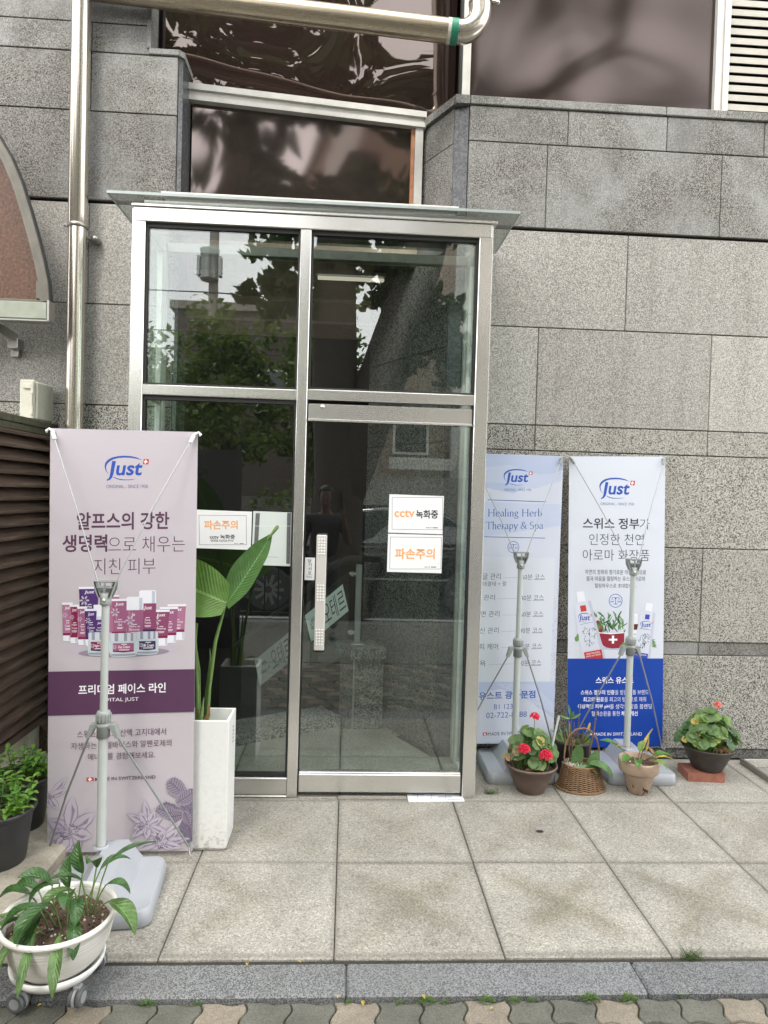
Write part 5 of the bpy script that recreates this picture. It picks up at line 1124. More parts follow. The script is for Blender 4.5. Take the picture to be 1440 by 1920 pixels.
# ---------------------------------------------------------------- X-shaped banner stands
def stand(label, sheet, sheet_loc, sheet_rz, tilt, roll, pole_xy, hubz, colz, base_c, base_rz, zb):
    t = thing('banner_stand', label, 'banner', (0, 0, 0), 0, 'standing print banners beside the entrance')
    so_ = sheet.build('banner_sheet', t); so_.location = sheet_loc; so_.rotation_euler = (tilt, roll, sheet_rz)
    bpy.context.view_layer.update()
    W, H = sheet.w, sheet.h; Mx = Matrix.Translation(sheet_loc) @ Matrix.Rotation(sheet_rz, 4, 'Z') @ Matrix.Rotation(roll, 4, 'Y') @ Matrix.Rotation(tilt, 4, 'X')
    cor = {k: Mx @ Vector((sx * (W / 2 - 0.016), 0, z)) for k, sx, z in (('tl', -1, H - .022), ('tr', 1, H - .022), ('bl', -1, .03), ('br', 1, .03))}
    # base: rounded slab with a ridge running front to back
    Bm = MB(); hw, hd = 0.205, 0.205; rc = 0.045
    def rrect(sx, sy, r): return [(cx + r * math.cos(a), cy + r * math.sin(a)) for cx, cy, a0 in ((sx - r, sy - r, 0), (-sx + r, sy - r, PI / 2), (-sx + r, -sy + r, PI), (sx - r, -sy + r, 1.5 * PI)) for a in [a0 + PI / 2 * i / 5 for i in range(6)]]
    rings = [(rrect(hw - .006, hd - .006, rc), 0.0), (rrect(hw, hd, rc), 0.008), (rrect(hw - .004, hd - .004, rc), 0.058), (rrect(hw - .014, hd - .014, rc - .008), 0.066)]
    n = len(rings[0][0]); vs = [(x, y, z) for r_, z in rings for x, y in r_]
    Bm.add(vs, [(j * n + i, j * n + (i + 1) % n, (j + 1) * n + (i + 1) % n, (j + 1) * n + i) for j in range(3) for i in range(n)], 0, True); Bm.add(vs[-n:], [tuple(range(n))], 0); Bm.add(vs[:n], [tuple(range(n))[::-1]], 0)
    yf, yb = -hd + 0.016, hd - 0.012
    P = [(-.105, yf, .066), (.105, yf, .066), (.105, yb, .066), (-.105, yb, .066), (-.045, yf + .06, .150), (.045, yf + .06, .150), (.045, yb - .01, .150), (-.045, yb - .01, .150)]
    Bm.add(P, [(4, 5, 6, 7), (0, 1, 5, 4), (1, 2, 6, 5), (2, 3, 7, 6), (3, 0, 4, 7)], 0)
    px = Vector((pole_xy[0] - base_c[0], pole_xy[1] - base_c[1])); ca, sa = math.cos(-base_rz), math.sin(-base_rz); lx, ly = px.x * ca - px.y * sa, px.x * sa + px.y * ca
    Bm.lathe([(0.034, 0.150), (0.034, 0.155), (0.022, 0.157)], 24, 0, (lx, ly, 0)); Bm.lathe([(0.0, 0.1535), (0.024, 0.1535), (0.026, 0.150)], 20, 1, (lx + .012, ly - 0.10, 0), capb=False)
    b = Bm.build('base', ['base_grey', 'hub'], t); b.location = (base_c[0], base_c[1], zb); b.rotation_euler = (0, 0, base_rz)
    pz = zb + 0.15
    mb = MB(); mb.tube([(*pole_xy, pz - .01), (*pole_xy, colz)], 0.0195, 20); mb.tube([(*pole_xy, colz), (*pole_xy, hubz)], 0.0155, 20); mb.build('pole', 'pole', t)
    # middle collar with a grip and two down-turned ears
    mb = MB(); c = (*pole_xy, colz)
    pr_ = [(0.021, -.045), (0.026, -.044), (0.026, .0), (0.030, .004), (0.030, .012), (0.025, .016), (0.025, .02), (0.029, .022), (0.0285, .058), (0.025, .066), (0.016, .068)]
    mb.lathe(pr_, 24, 0, c)
    for i in range(14): a = i * 2 * PI / 14; mb.box(c[0] + .0285 * math.cos(a) - .0025, c[0] + .0285 * math.cos(a) + .0025, c[1] + .0285 * math.sin(a) - .0025, c[1] + .0285 * math.sin(a) + .0025, c[2] + .024, c[2] + .056, 0, .001)
    for sx in (-1, 1):
        mb.prism([(c[0] + sx * .012, c[2] + .012), (c[0] + sx * .050, c[2] + .012), (c[0] + sx * .066, c[2] - .045), (c[0] + sx * .052, c[2] - .045), (c[0] + sx * .032, c[2] - .002), (c[0] + sx * .012, c[2] - .002)], 'y', c[1] - .016, c[1] + .024)
    mb.build('collar', 'hub', t)
    # fan shaped top hub
    mb = MB(); z = hubz; x, y = pole_xy
    mb.lathe([(0.0, -.045), (0.021, -.045), (0.023, -.040), (0.023, .004), (0.0, .006)], 20, 0, (x, y, z))
    for yy in (-.017, .017):
        for sx in (-1, 1):
            mb.prism([(x + sx * .012, z - .012), (x + sx * .024, z - .015), (x + sx * .040, z + .02), (x + sx * .043, z + .052), (x + sx * .030, z + .052), (x + sx * .026, z + .02)], 'y', y + yy - .004, y + yy + .004)
        mb.box(x - .043, x + .043, y + yy - .004, y + yy + .004, z + .048, z + .056, 0, .001); mb.box(x - .035, x + .035, y + yy - .0042, y + yy + .0042, z + .026, z + .031, 0, .001)
    for sx in (-1, 1): mb.prism([(x + sx * .020, z - .014), (x + sx * .044, z + .054), (x + sx * .039, z + .054), (x + sx * .016, z - .008)], 'y', y - .021, y + .021)
    mb.box(x - .003, x + .003, y - .0215, y - .012, z, z + .055); mb.prism([(x - .020, z - .01), (x + .020, z - .01), (x + .036, z + .03), (x - .036, z + .03)], 'y', y + .004, y + .010); mb.build('hub', 'hub', t)
    mb = MB(); mb.lathe([(0.0, 0), (.006, 0), (.005, .004), (0, .005)], 12); s_ = mb.build('rivet', 'white_plastic', t); s_.location = (x, y - .0225, z - .022); s_.rotation_euler = (PI / 2, 0, 0)
    for k, sx in (('tl', -1), ('tr', 1)):
        p = Vector((x + sx * .022, y, z + .012)); q = cor[k] + Vector((0, -.012, 0.0)); mb = MB(); md = (p + q) / 2 + Vector((sx * -.012, -.012, -.008)); mb.tube([p, (p + md) / 2 + Vector((0, -.003, 0)), md, (md + q) / 2 + Vector((0, -.003, 0)), q], 0.0031, 10); mb.build('upper_arm', 'arm', t)
        e = (q - p).normalized(); hk = MB(); hk.tube([q - e * .03, q + e * .006], 0.0085, 10); hk.tube([q + e * .004, q + e * .012 + Vector((0, .004, 0)), q + e * .02 + Vector((sx * .012, .006, .002)), q + e * .012 + Vector((sx * .026, .004, 0)), q + Vector((sx * .026, 0, .006))], 0.0052, 8); hk.build('hook', 'white_plastic' if 'lilac' in label else 'hub', t)
    for k, sx in (('bl', -1), ('br', 1)):
        p = Vector((c[0] + sx * .058, c[1], c[2] - .042)); q = cor[k] + Vector((0, -.014, 0)); mb = MB(); mb.tube([p, (p + q) / 2 + Vector((sx * .006, -.006, 0)), q], 0.0047, 10); mb.build('lower_arm', 'arm_dark', t)
        hk = MB(); hk.tube([q, q + Vector((sx * .004, .004, -.015)), q + Vector((sx * .008, -.004, -.035)), q + Vector((sx * .02, -.006, -.045)), q + Vector((sx * .026, 0, -.03))], 0.0042, 8); hk.build('hook', 'arm', t)
    for k in cor:
        ey = MB(); Mi = cor[k]; ey.add([Mi + Vector((r_ * math.cos(a), -.002, r_ * math.sin(a))) for r_ in (.005, .011) for a in [2 * PI * i / 16 for i in range(16)]], [(i, (i + 1) % 16, 16 + (i + 1) % 16, 16 + i) for i in range(16)]); ey.build('eyelet', 'arm', t)
    return t
stand('tall lilac print banner stand with skin care tubes, left of the glass porch', banner_lilac(), (-0.968, -0.60, 0.022), 0.012, 0.0, -0.009, (-0.983, -0.80), 1.208, 0.655, (-0.915, -0.925), math.radians(6), 0.0)
stand('white and deep blue print banner stand with bottles and a red bowl', banner_blue(), (1.737, 0.535, 0.095), 0.0, 0.0, -0.029, (1.742, 0.37), 1.252, 0.765, (1.772, 0.378), 0.0, 0.0)
stand('pale sky blue spa price list banner stand half behind the right porch post', banner_spa(), (1.030, 0.50, 0.122), 0.02, 0.0, 0.0, (1.050, 0.37), 1.277, 0.745, (1.055, 0.385), 0.0, 0.0)

# ---------------------------------------------------------------- notices on the glass
def notice(name, label, cor, w_, h_, loc, draw, base='paper', rot=0.0, cat='notice', group=None):
    S = Sheet(cor, w_, h_, [base], 0.0008); draw(S); o = S.build(name); o.location = loc; o.rotation_euler = (0, rot, 0); return tag(o, label, cat, group)
cc = [(730, 928), (834, 931), (728, 1000), (831, 1002)]
def d1(S):
    S.frame(735, 933.5, 831.5, 994, .6, 'black_ink'); S.text('cctv', (739.5, 957, 778, 971), 'orange', .02); S.text('녹화중', (780.5, 957, 822.5, 973), 'black_ink', .025); S.rect(799, 989.6, 806, 990.6, 'grey_ink'); S.ell(808.5, 990, 1, 1.2, 'grey_ink', 8); S.rect(812, 989.4, 822, 990.9, 'black_ink')
notice('door_notice', 'white notice reading cctv in orange, upper of two on the glass door', cc, 0.298, 0.208, (0.376, 0.0295, 1.446), d1, rot=0.006)
cc = [(728, 1003), (832, 1005), (727, 1075), (831, 1078)]
def d2(S):
    S.frame(732, 1009, 830, 1070, .6, 'black_ink'); S.text('파손주의', (741.8, 1030.5, 817.5, 1051), 'orange', .025); S.rect(798, 1065.5, 805, 1066.5, 'grey_ink'); S.ell(807.3, 1066, 1, 1.2, 'grey_ink', 8); S.rect(810.5, 1065.3, 820.5, 1066.8, 'black_ink')
notice('door_notice', 'white notice with four orange characters, lower of two on the glass door', cc, 0.299, 0.208, (0.376, 0.0294, 1.232), d2, rot=0.004)
cc = [(366, 953), (471.3, 956.5), (362, 1027), (468, 1031)]
def d3(S):
    S.frame(371.5, 963.5, 460.5, 1021, .6, 'black_ink'); S.text('파손주의', (381.2, 973.5, 444.2, 991), 'orange', .022); S.text('cctv 녹화중', (391, 1001, 438.6, 1009.7), 'black_ink', .02); S.text('방재실 02)720-5916', (393, 1010.3, 435.7, 1015.6), 'black_ink', .01); S.rect(437, 1018, 444, 1018.8, 'grey_ink'); S.rect(447, 1018, 455, 1019.2, 'black_ink')
notice('glass_notice', 'white notice with orange heading and small black lines on the left fixed glass', cc, 0.299, 0.206, (-0.660, 0.0288, 1.335), d3, rot=0.01)
cc = [(472.5, 957), (548, 962), (469.5, 1060), (543.5, 1063.5)]
def d4(S):
    S.poly([(477, 961), (485, 961.5), (480, 1057.5), (472.5, 1057)][::-1], 'tape'); S.poly([(536.8, 962), (544.3, 962.5), (541.5, 1059), (534.5, 1058.7)][::-1], 'tape'); S.line((472, 985.5), (546.5, 987.5), .5, 'white'); S.line((500, 1045), (520, 1046), .5, 'tape')
notice('taped_paper', 'back of a pale sheet with two grey tape strips on the left fixed glass', cc, 0.212, 0.290, (-0.399, 0.0288, 1.252), d4, 'paper_green', 0.012, 'paper')
cc = [(571.5, 1045.5), (590, 1046.5), (570.3, 1089.5), (589.5, 1090)]
def d5(S):
    for i, ch in enumerate('당기시오'): S.text(ch, (577, 1049 + i * 7.6, 583.6, 1055.6 + i * 7.6), 'black_ink', 0.01)
    S.text('PULL', (574.5, 1081.5, 585.5, 1085.2), 'grey_ink', 0); S.line((574, 1079.5), (587, 1080), .3, 'grey_ink')
notice('pull_sticker', 'small upright white sticker beside the door handle', cc, 0.054, 0.122, (-0.192, 0.0290, 1.178), d5, 'paper', 0.004, 'sticker')
cc = [(0, 0), (100, 0), (0, 46), (100, 46)]
def d6(S):
    S.text('오테르', (42, 5, 97, 45), 'black_ink', -.004); S.text('HAIR', (12, 13, 29, 21), 'black_ink', 0); S.rect(6, 22.5, 32, 23, 'black_ink'); S.text('MAKEUP', (8, 27, 35, 34), 'black_ink', 0)
def d7(S): d6(S)
M['paper_dim'] = mat_simple('dim_sign_paper', (0.24, 0.265, 0.26), 0.7, var=0.04)  # sign paper darkened so the lower sign looks dimly lit
def slant(label, bl, e1, e2, draw, base='paper_green'):
    S_ = Sheet([(0, 0), (100, 0), (0, 50), (100, 50)], 1.0, 1.0, [base], 0.0008); draw(S_)
    S_.mb.v = [Vector((e1[0] * v.x + e2[0] * (v.z - .5), v.y, e1[1] * v.x + e2[1] * (v.z - .5))) for v in S_.mb.v]
    o = S_.build('stair_sign'); o.location = (bl[0] + .5 * (e1[0] + e2[0]), 1.2005, bl[1] + .5 * (e1[1] + e2[1])); return tag(o, label, 'sign')
slant('tilted pale salon sign on the stair rail glass behind the door handle', (-.232, .584), (.262, .230), (-.048, .190), d6)
slant('dimmer tilted salon sign low behind the left fixed glass', (-.585, .262), (.236, .203), (-.045, .185), d6, 'paper_dim')
# ================================================================== PLANTS AND SMALL THINGS
def soil(mb, c, r, jit=0.006, mat=0, sx=1, sy=1, crumbs=40, cm=1):
    mb.disc(c, r, 28, mat, sx, sy, jit)
    for _ in range(crumbs):
        a, q = R.uniform(0, 2 * PI), r * math.sqrt(R.random()) * .95; s_ = R.uniform(.002, .0055)
        mb.sphere((c[0] + q * sx * math.cos(a), c[1] + q * sy * math.sin(a), c[2] + .003), s_, 5, 4, cm if R.random() < .3 else mat)
def round_leaf(mb, c, nrm, r, mat, rot=0.0):
    # scalloped round geranium leaf with a notch, slightly cupped
    nrm = Vector(nrm).normalized(); a = nrm.cross(Vector((0.3, 0.2, 1)) if abs(nrm.z) < .95 else Vector((1, 0, 0))).normalized(); b = nrm.cross(a); c = Vector(c); N = 22
    vs = [c - nrm * r * .10]; cup = R.uniform(-.05, .22); ph = R.uniform(0, 6)
    for ring, f in ((1, .55), (2, 1.0)):
        for k in range(N + 1):
            t = rot + .18 + (2 * PI - .36) * k / N; rr_ = r * f * (1 + (.055 * math.cos(k * 2 * PI * 7 / N) if ring == 2 else 0)) * (0.93 + .07 * math.cos(t - rot - PI))
            w_ = .07 * math.sin(3 * t + ph) * f
            vs.append(c + a * rr_ * math.cos(t) + b * rr_ * math.sin(t) + nrm * r * (cup * f * f + w_ - .10 * (1 - f)))
    fs = [(0, 1 + k, 2 + k) for k in range(N)] + [(1 + k, N + 2 + k, N + 3 + k, 2 + k) for k in range(N)]
    mb.add(vs, fs, mat, True)
def blossom(mb, c, r, n, mat, face=(0, -1, .5)):
    c = Vector(c); face = Vector(face).normalized()
    for i in range(n):
        z = 1 - (i + .5) / n * 1.25; a = i * 2.4; q = math.sqrt(max(0, 1 - z * z)); d = (Vector((0, 0, 1)) * z + Vector((math.cos(a), math.sin(a), 0)) * q + face * .35).normalized(); p = c + d * r * .75
        u = d.cross(Vector((0, 0, 1)) if abs(d.z) < .9 else Vector((1, 0, 0))).normalized(); v_ = d.cross(u); rt_ = R.uniform(0, 6)
        for k in range(5):
            t = rt_ + k * 2 * PI / 5; e = u * math.cos(t) + v_ * math.sin(t)
            mb.leaf(p, (e * .9 + d * .5), d, r * .44, r * .40, mat, R.uniform(-.2, .5), .1, 3, lambda t: (.35 + 1.0 * t if t < .7 else 1.05 - (t - .7) * 1.6))
def geranium(name, label, loc, scale, rx, ry, h, n, fl, mats, potf, yl=.08, dry=.04, low=0.0):
    t = thing(name, label, 'potted plant', loc, 0, 'geraniums in pots'); potf(t)
    lm = MB(); sm = MB()
    for i in range(n):
        a = R.uniform(0, 2 * PI); q = math.sqrt(R.random()); zz = low + h * (.25 + .75 * (1 - q * q * .8)) * R.uniform(.62, 1.0)
        p = Vector((rx * q * math.cos(a), ry * q * math.sin(a), zz)); nr = Vector((math.cos(a) * q * .9 + R.uniform(-.3, .3), math.sin(a) * q * .9 - .35 + R.uniform(-.3, .3), .75))
        x = R.random(); m = 3 if x < yl else (4 if x < yl + dry else R.choice((0, 0, 1, 2)))
        rr_ = scale * R.uniform(.72, 1.15) * (.75 if m > 2 else 1)
        round_leaf(lm, p, nr, rr_, m, R.uniform(0, 6))
        sm.tube([(p.x * .25, p.y * .25, low * .4), (p.x * .7, p.y * .7, p.z * .55), p - nr.normalized() * rr_ * .1], 0.0022, 5, 0, False)
    lm.build('foliage', mats, t); sm.build('stems', 'stem', t)
    for (x, y, z, r_, n_, m_) in fl:
        f = MB(); blossom(f, (0, 0, 0), r_, n_, 0); f.tube([(0, 0, -.005), (-x * .2, -y * .2, -z * .35)], .0022, 6, 1); fo_ = f.build('flower', [m_, 'stem'], t); fo_.location = (x, y, z)
    return t
GM = ['lf_gera', 'lf_gera2', 'lf_gera3', 'lf_yel', 'lf_dry']
def pot1(t):
    mb = MB(); mb.lathe([(.0, 0), (.076, 0), (.080, .004), (.100, .055), (.137, .142), (.147, .144), (.149, .150), (.147, .157), (.141, .158), (.137, .152), (.128, .13), (.12, .11)], 40); mb.build('pot', 'pot_brown', t)
    s_ = MB(); soil(s_, (0, 0, .130), .127); 
    for _ in range(5): a = R.uniform(PI, 2 * PI); s_.leaf((.09 * math.cos(a), .09 * math.sin(a), .136), (math.cos(a * 3), math.sin(a * 3), .4), (0, 0, 1), .035, .028, 2, 1.2, .4, 4)
    s_.build('soil', ['soil', 'perlite', 'lf_dry'], t)
geranium('potted_geranium', 'red flowering geranium in a brown bowl shaped pot before the pale banner base', (1.083, 0.118, 0), .038, .150, .115, .265, 92,
         [(-.070, -.105, .268, .033, 18, 'pet_red'), (.050, -.115, .238, .036, 18, 'pet_red'), (.012, .0, .415, .028, 12, 'pet_red')], GM, pot1, .06, .05, .10)
o = MB(); o.tube([(1.165, .09, .12), (1.235, .12, .425)], .0065, 10); tag(o.build('plant_stake', 'pole'), 'slim pale plastic stake leaning in the red geranium pot', 'stake')
def pot2(t):
    mb = MB(); mb.lathe([(.0, 0), (.080, 0), (.086, .006), (.108, .05), (.140, .125), (.150, .135), (.153, .142), (.146, .145), (.138, .125), (.125, .1)], 40); mb.build('pot', 'pot_dark', t)
    s_ = MB(); soil(s_, (0, 0, .112), .125)
    for _ in range(7): s_.leaf((R.uniform(.03, .10), R.uniform(-.09, -.03), .12), (R.uniform(-1, 1), R.uniform(-1, 1), .5), (0, 0, 1), .04, .032, 2, 1.2, .5, 4)
    s_.build('soil', ['soil', 'perlite', 'lf_dry'], t)
geranium('potted_geranium', 'round leafy geranium with one coral flower, its dark pot set on a brick', (2.222, 0.318, 0.052), .034, .185, .12, .285, 150, [(.062, .02, .375, .025, 8, 'pet_coral')], GM, pot2, .07, .03, .075)
mb = MB(); mb.prism([(2.068, .245), (2.283, .228), (2.345, .385), (2.085, .408)], 'z', 0.0, .05); mb.prism([(2.076, .255), (2.278, .238), (2.335, .38), (2.092, .40)], 'z', .0501, .052)
tag(mb.build('brick', 'brick'), 'flat red brick under the dark geranium pot', 'brick')
# terracotta with wilted plant
t = thing('terracotta_pot', 'small tan terracotta pot with chipped paint and a wilting plant', 'potted plant', (1.703, .105, 0))
mb = MB(); mb.lathe([(.0, 0), (.056, 0), (.060, .003), (.089, .118), (.091, .121), (.105, .122), (.108, .126), (.114, .182), (.113, .188), (.106, .190), (.102, .186), (.096, .15)], 44); mb.build('pot', 'terracotta', t)
s_ = MB(); soil(s_, (0, 0, .158), .096); s_.build('soil', ['soil', 'perlite'], t)
lm = MB(); sm = MB()
for p, tip, L, W, m, dr in (((-.01, -.01, .17), (-.75, -.45, .55), .10, .055, 0, 1.3), ((-.03, 0, .17), (-.8, .1, .75), .15, .05, 0, .8), ((.02, 0, .17), (.75, -.3, .6), .11, .05, 0, 1.0), ((.02, -.02, .17), (.55, -.75, .45), .10, .045, 1, 1.4), ((.0, .02, .17), (.4, .3, .9), .09, .05, 1, .9), ((-.02, -.02, .17), (-.3, -.8, .6), .08, .05, 0, 1.7), ((.03, .01, .17), (.9, -.1, .3), .12, .03, 2, .9), ((.01, .01, .17), (.3, .1, 1), .13, .022, 2, .5), ((.0, .0, .17), (.5, .0, .8), .11, .02, 2, -.9)):
    d_ = Vector(tip).normalized(); st_ = Vector(p); e = st_ + d_ * L * .55; sm.tube([st_, st_ + d_ * L * .3 + Vector((0, 0, .006)), e], .0022, 6, 0)
    lm.leaf(e, d_, (0, 0, 1), L, W, m, dr, .25, 7, None, R.uniform(-.3, .3), .25)
lm.build('foliage', ['lf_young2', 'lf_gera2', 'lf_yel'], t); sm.build('stems', 'stem_brown', t)
ls = MB(); ls.leaf((-.08, -.02, .262), (-1, -.1, .25), (0, 0, 1), .075, .014, 0, .3, .4, 5); ls.leaf((.055, .01, .255), (.35, -.2, -.4), (0, -1, .5), .07, .02, 0, .2, .4, 5); ls.leaf((.05, -.01, .21), (.8, -.5, -.25), (0, 0, 1), .10, .014, 0, .3, .5, 5); ls.build('dry_leaves', 'lf_dry', t)
# wicker basket with orchid leaves
t = thing('wicker_basket', 'brown wicker basket with arched handle holding broad orchid leaves', 'basket', (1.388, .158, 0))
mb = MB(); rows_ = 26
def brad(z): return .138 - .036 * (z / .135) ** .8
for j in range(rows_):
    z = .004 + j * .0051; r0 = brad(z); pts = []
    for k in range(73): a = 2 * PI * k / 72; w_ = .0048 * math.cos(15 * a + (PI if j % 2 else 0)); pts.append(((r0 + w_) * math.cos(a), (r0 + w_) * .78 * math.sin(a), z))
    mb.tube(pts, .0031, 5, 0, False)
for k in range(30): a = 2 * PI * (k + .5) / 30; mb.tube([(brad(z) * .985 * math.cos(a), brad(z) * .985 * .78 * math.sin(a), z) for z in (0, .045, .09, .135)], .0032, 5, 1, False)
for j in range(3):
    mb.tube([((.102 + .003 * math.cos(14 * a + j * 2.1)) * math.cos(a), (.102) * .78 * math.sin(a), .137 + .003 * math.sin(14 * a + j * 2.1)) for a in [2 * PI * k / 84 for k in range(85)]], .004, 6, 0, False)
    mb.tube([((.140 + .003 * math.cos(16 * a + j * 2.1)) * math.cos(a), (.140) * .78 * math.sin(a), .006 + .003 * math.sin(16 * a + j * 2.1)) for a in [2 * PI * k / 84 for k in range(85)]], .004, 6, 0, False)
mb.lathe([(.0, .002), (.126, .002), (.091, .13)], 30, 1, sy=.78); mb.build('basket', ['wicker', 'wicker_dark'], t)
mb = MB()
hp_ = [(-.099, 0, .125), (-.102, 0, .18), (-.096, 0, .245), (-.075, 0, .30), (-.035, 0, .336), (.01, 0, .343), (.052, 0, .325), (.085, 0, .28), (.100, 0, .22), (.102, 0, .16), (.098, 0, .125)]
mb.tube(hp_, .0052, 8); mb.build('handle', 'wicker', t)
s_ = MB(); s_.disc((0, 0, .126), .097, 24, 0, 1, .78, .006)
for _ in range(26): a, b = R.uniform(-.09, -.02), R.uniform(-.05, .04); s_.tube([(a, b, .128), (a + R.uniform(-.03, .03), b + R.uniform(-.02, .02), .15), (a + R.uniform(-.04, .04), b + R.uniform(-.03, .03), .13)], .0018, 4, 1, False)
s_.build('bark_mix', ['soil', 'perlite'], t)
lm = MB(); op = lambda t: math.sin(PI * min(1, t * .9 + .1)) ** .55
lm.leaf((-.035, -.01, .13), (.05, -.12, 1), (0, -1, .1), .135, .072, 0, -.2, .05, 8, op); lm.leaf((-.01, -.03, .13), (1, -.35, .18), (0, -.1, 1), .12, .045, 0, .3, .18, 8, op); lm.leaf((.03, -.02, .13), (.55, -.25, .85), (.3, -.6, .4), .11, .06, 0, .6, .08, 8, op)
lm.leaf((.03, -.045, .155), (.72, -.45, .25), (.2, -.3, 1), .165, .07, 0, 1.75, .10, 9, op); lm.leaf((-.05, -.045, .13), (.9, -.3, .1), (0, -.6, 1), .09, .04, 0, .5, .1, 7, op); lm.leaf((.0, -.05, .132), (.8, -.6, .0), (0, 0, 1), .08, .025, 0, .5, .2, 7, op)
lm.build('foliage', 'lf_orch', t)
sm = MB(); sm.tube([(.035, -.02, .13), (.045, -.02, .25), (.06, -.02, .33), (.072, -.01, .425), (.075, -.01, .45)], .0042, 8); sm.tube([(-.06, .01, .13), (-.07, .01, .22), (-.065, .01, .32)], .005, 8); sm.tube([(-.052, .02, .13), (-.05, .02, .25), (-.06, .02, .30)], .004, 8)
for z in (.2, .27, .34, .40): sm.sphere((.035 + (z - .13) * .125, -.018, z), .0062, 7, 5)
sm.build('stems', 'stem_brown', t)
# dark pot with thin orchid stems behind
t = thing('orchid_pot', 'tall dark plastic pot with a straggly orchid behind the wicker basket', 'potted plant', (1.402, .365, 0))
mb = MB(); mb.lathe([(.0, 0), (.088, 0), (.092, .004), (.108, .19), (.114, .192), (.116, .205), (.112, .210), (.105, .205), (.10, .17)], 36); mb.build('pot', 'pot_dark', t)
s_ = MB(); soil(s_, (0, 0, .175), .10, .008, crumbs=70); s_.build('soil', ['soil', 'perlite'], t)
lm = MB(); sm = MB()
for i in range(26):
    a = R.uniform(0, 2 * PI); b = (.07 * math.cos(a), .06 * math.sin(a), .18); lm.leaf(b, (math.cos(a) * .6, math.sin(a) * .5 - .3, R.uniform(.5, 1.2)), (0, -1, .5), R.uniform(.06, .11), .014, R.choice((0, 1, 2)) if i % 4 == 0 else 0, R.uniform(.2, 1.3), .2, 6)
for x, h_ in ((-.03, .15), (-.015, .17), (.0, .14), (.025, .25), (.05, .13), (-.05, .12)):
    sm.tube([(x, -.02, .175), (x * 1.1, -.02, .175 + h_ * .5), (x * 1.3, -.02, .175 + h_)], .0038, 6)
for d_, L in (((-.15, -.1, 1), .085), ((-.9, -.2, .35), .075), ((.75, -.2, .45), .07), ((.3, -.2, .8), .05)): lm.leaf((-.022, -.02, .335), d_, (0, -1, .3), L, .02, 0, .4, .2, 6)
sm.tube([(.06, -.02, .2), (.09, -.03, .27), (.10, -.03, .30)], .003, 6); lm.leaf((.075, -.03, .26), (.4, 0, 1), (0, -1, 0), .06, .02, 2, .3, .3, 5)
lm.build('foliage', ['lf_orch', 'lf_gera2', 'lf_yel'], t); sm.build('stems', 'stem_brown', t)
# tall white planter with paddle leaves
t = thing('tall_planter', 'tall square white planter with big paddle leaves beside the lilac banner', 'planter', (-.62, -.455, 0))
mb = MB(); W2, D2, H2 = .112, .098, .60
Pl = [(-W2, -D2), (W2, -D2), (W2, D2), (-W2, D2)]; q_ = .014; Pi = [(-W2 + q_, -D2 + q_), (W2 - q_, -D2 + q_), (W2 - q_, D2 - q_), (-W2 + q_, D2 - q_)]
vs = [(x, y, .012) for x, y in Pl] + [(x, y, H2) for x, y in Pl] + [(x, y, H2) for x, y in Pi] + [(x, y, H2 - .09) for x, y in Pi]
mb.add(vs, [(0, 1, 5, 4), (1, 2, 6, 5), (2, 3, 7, 6), (3, 0, 4, 7), (4, 5, 9, 8), (5, 6, 10, 9), (6, 7, 11, 10), (7, 4, 8, 11), (8, 9, 13, 12), (9, 10, 14, 13), (10, 11, 15, 14), (11, 8, 12, 15), (0, 3, 2, 1)])
mb.box(-W2 + .01, W2 - .01, -D2 + .01, D2 - .012, 0, .012)
pb = mb.build('box', 'planter_white', t); bv = pb.modifiers.new('bevel', 'BEVEL'); bv.width = .003; bv.segments = 2
s_ = MB(); s_.add([(x * .99, y * .99, H2 - .085) for x, y in Pi], [(0, 1, 2, 3)]); s_.build('soil', 'white_plastic', t)
lb = Sheet([(0, 0), (10, 0), (0, 10), (10, 10)], .05, .11, ['white_plastic'], .0005)
for i in range(5): lb.rect(2, 1 + i * 1.6, 8, 1.6 + i * 1.6, 'grey_ink')
lo_ = lb.build('label', t); lo_.location = (W2 + .0012, .02, .44); lo_.rotation_euler = (0, 0, PI / 2)
sm = MB()
for pts, r_ in (([(-.01, .0, .50), (.002, -.01, .72), (.03, -.03, .95), (.068, -.045, 1.10), (.082, -.05, 1.135)], [.012, .009, .008, .006, .0045]), ([(-.045, -.02, .50), (-.05, -.02, .72), (-.065, -.02, .95), (-.06, -.02, 1.03)], [.012, .010, .007, .006]), ([(-.02, .01, .50), (-.008, .0, .70), (.003, -.005, .86), (.0, -.005, .91)], [.011, .010, .005, .001]), ([(-.05, .03, .50), (-.055, .02, .80), (-.10, .0, 1.1), (-.16, .0, 1.3)], [.012, .009, .006, .005]), ([(-.03, -.04, .50), (-.028, -.04, .6), (-.015, -.04, .69)], [.013, .010, .002])):
    sm = MB(); sm.tube(pts, r_, 10, 0); sm.build('stem', 'stem', t)
dr_ = MB()
for _ in range(9): dr_.leaf((R.uniform(-.03, .02), R.uniform(-.04, .0), R.uniform(.51, .6)), (R.uniform(-.4, .6), R.uniform(-.4, 0), 1), (0, -1, 0), R.uniform(.04, .08), .014, 0, R.uniform(-.8, .8), .5, 5)
dr_.build('dry_sheath', 'lf_dry', t)
pad = lambda t: math.sin(PI * min(1, t * .87 + .08)) ** .62 * (1 - .18 * t)
lm = MB(); lm.leaf((.083, -.05, 1.13), (-.80, .06, .32), (.1, -.90, .35), .46, .29, 0, .45, .10, 14, pad, .15, .05); lm.build('leaf', 'lf_bird', t)
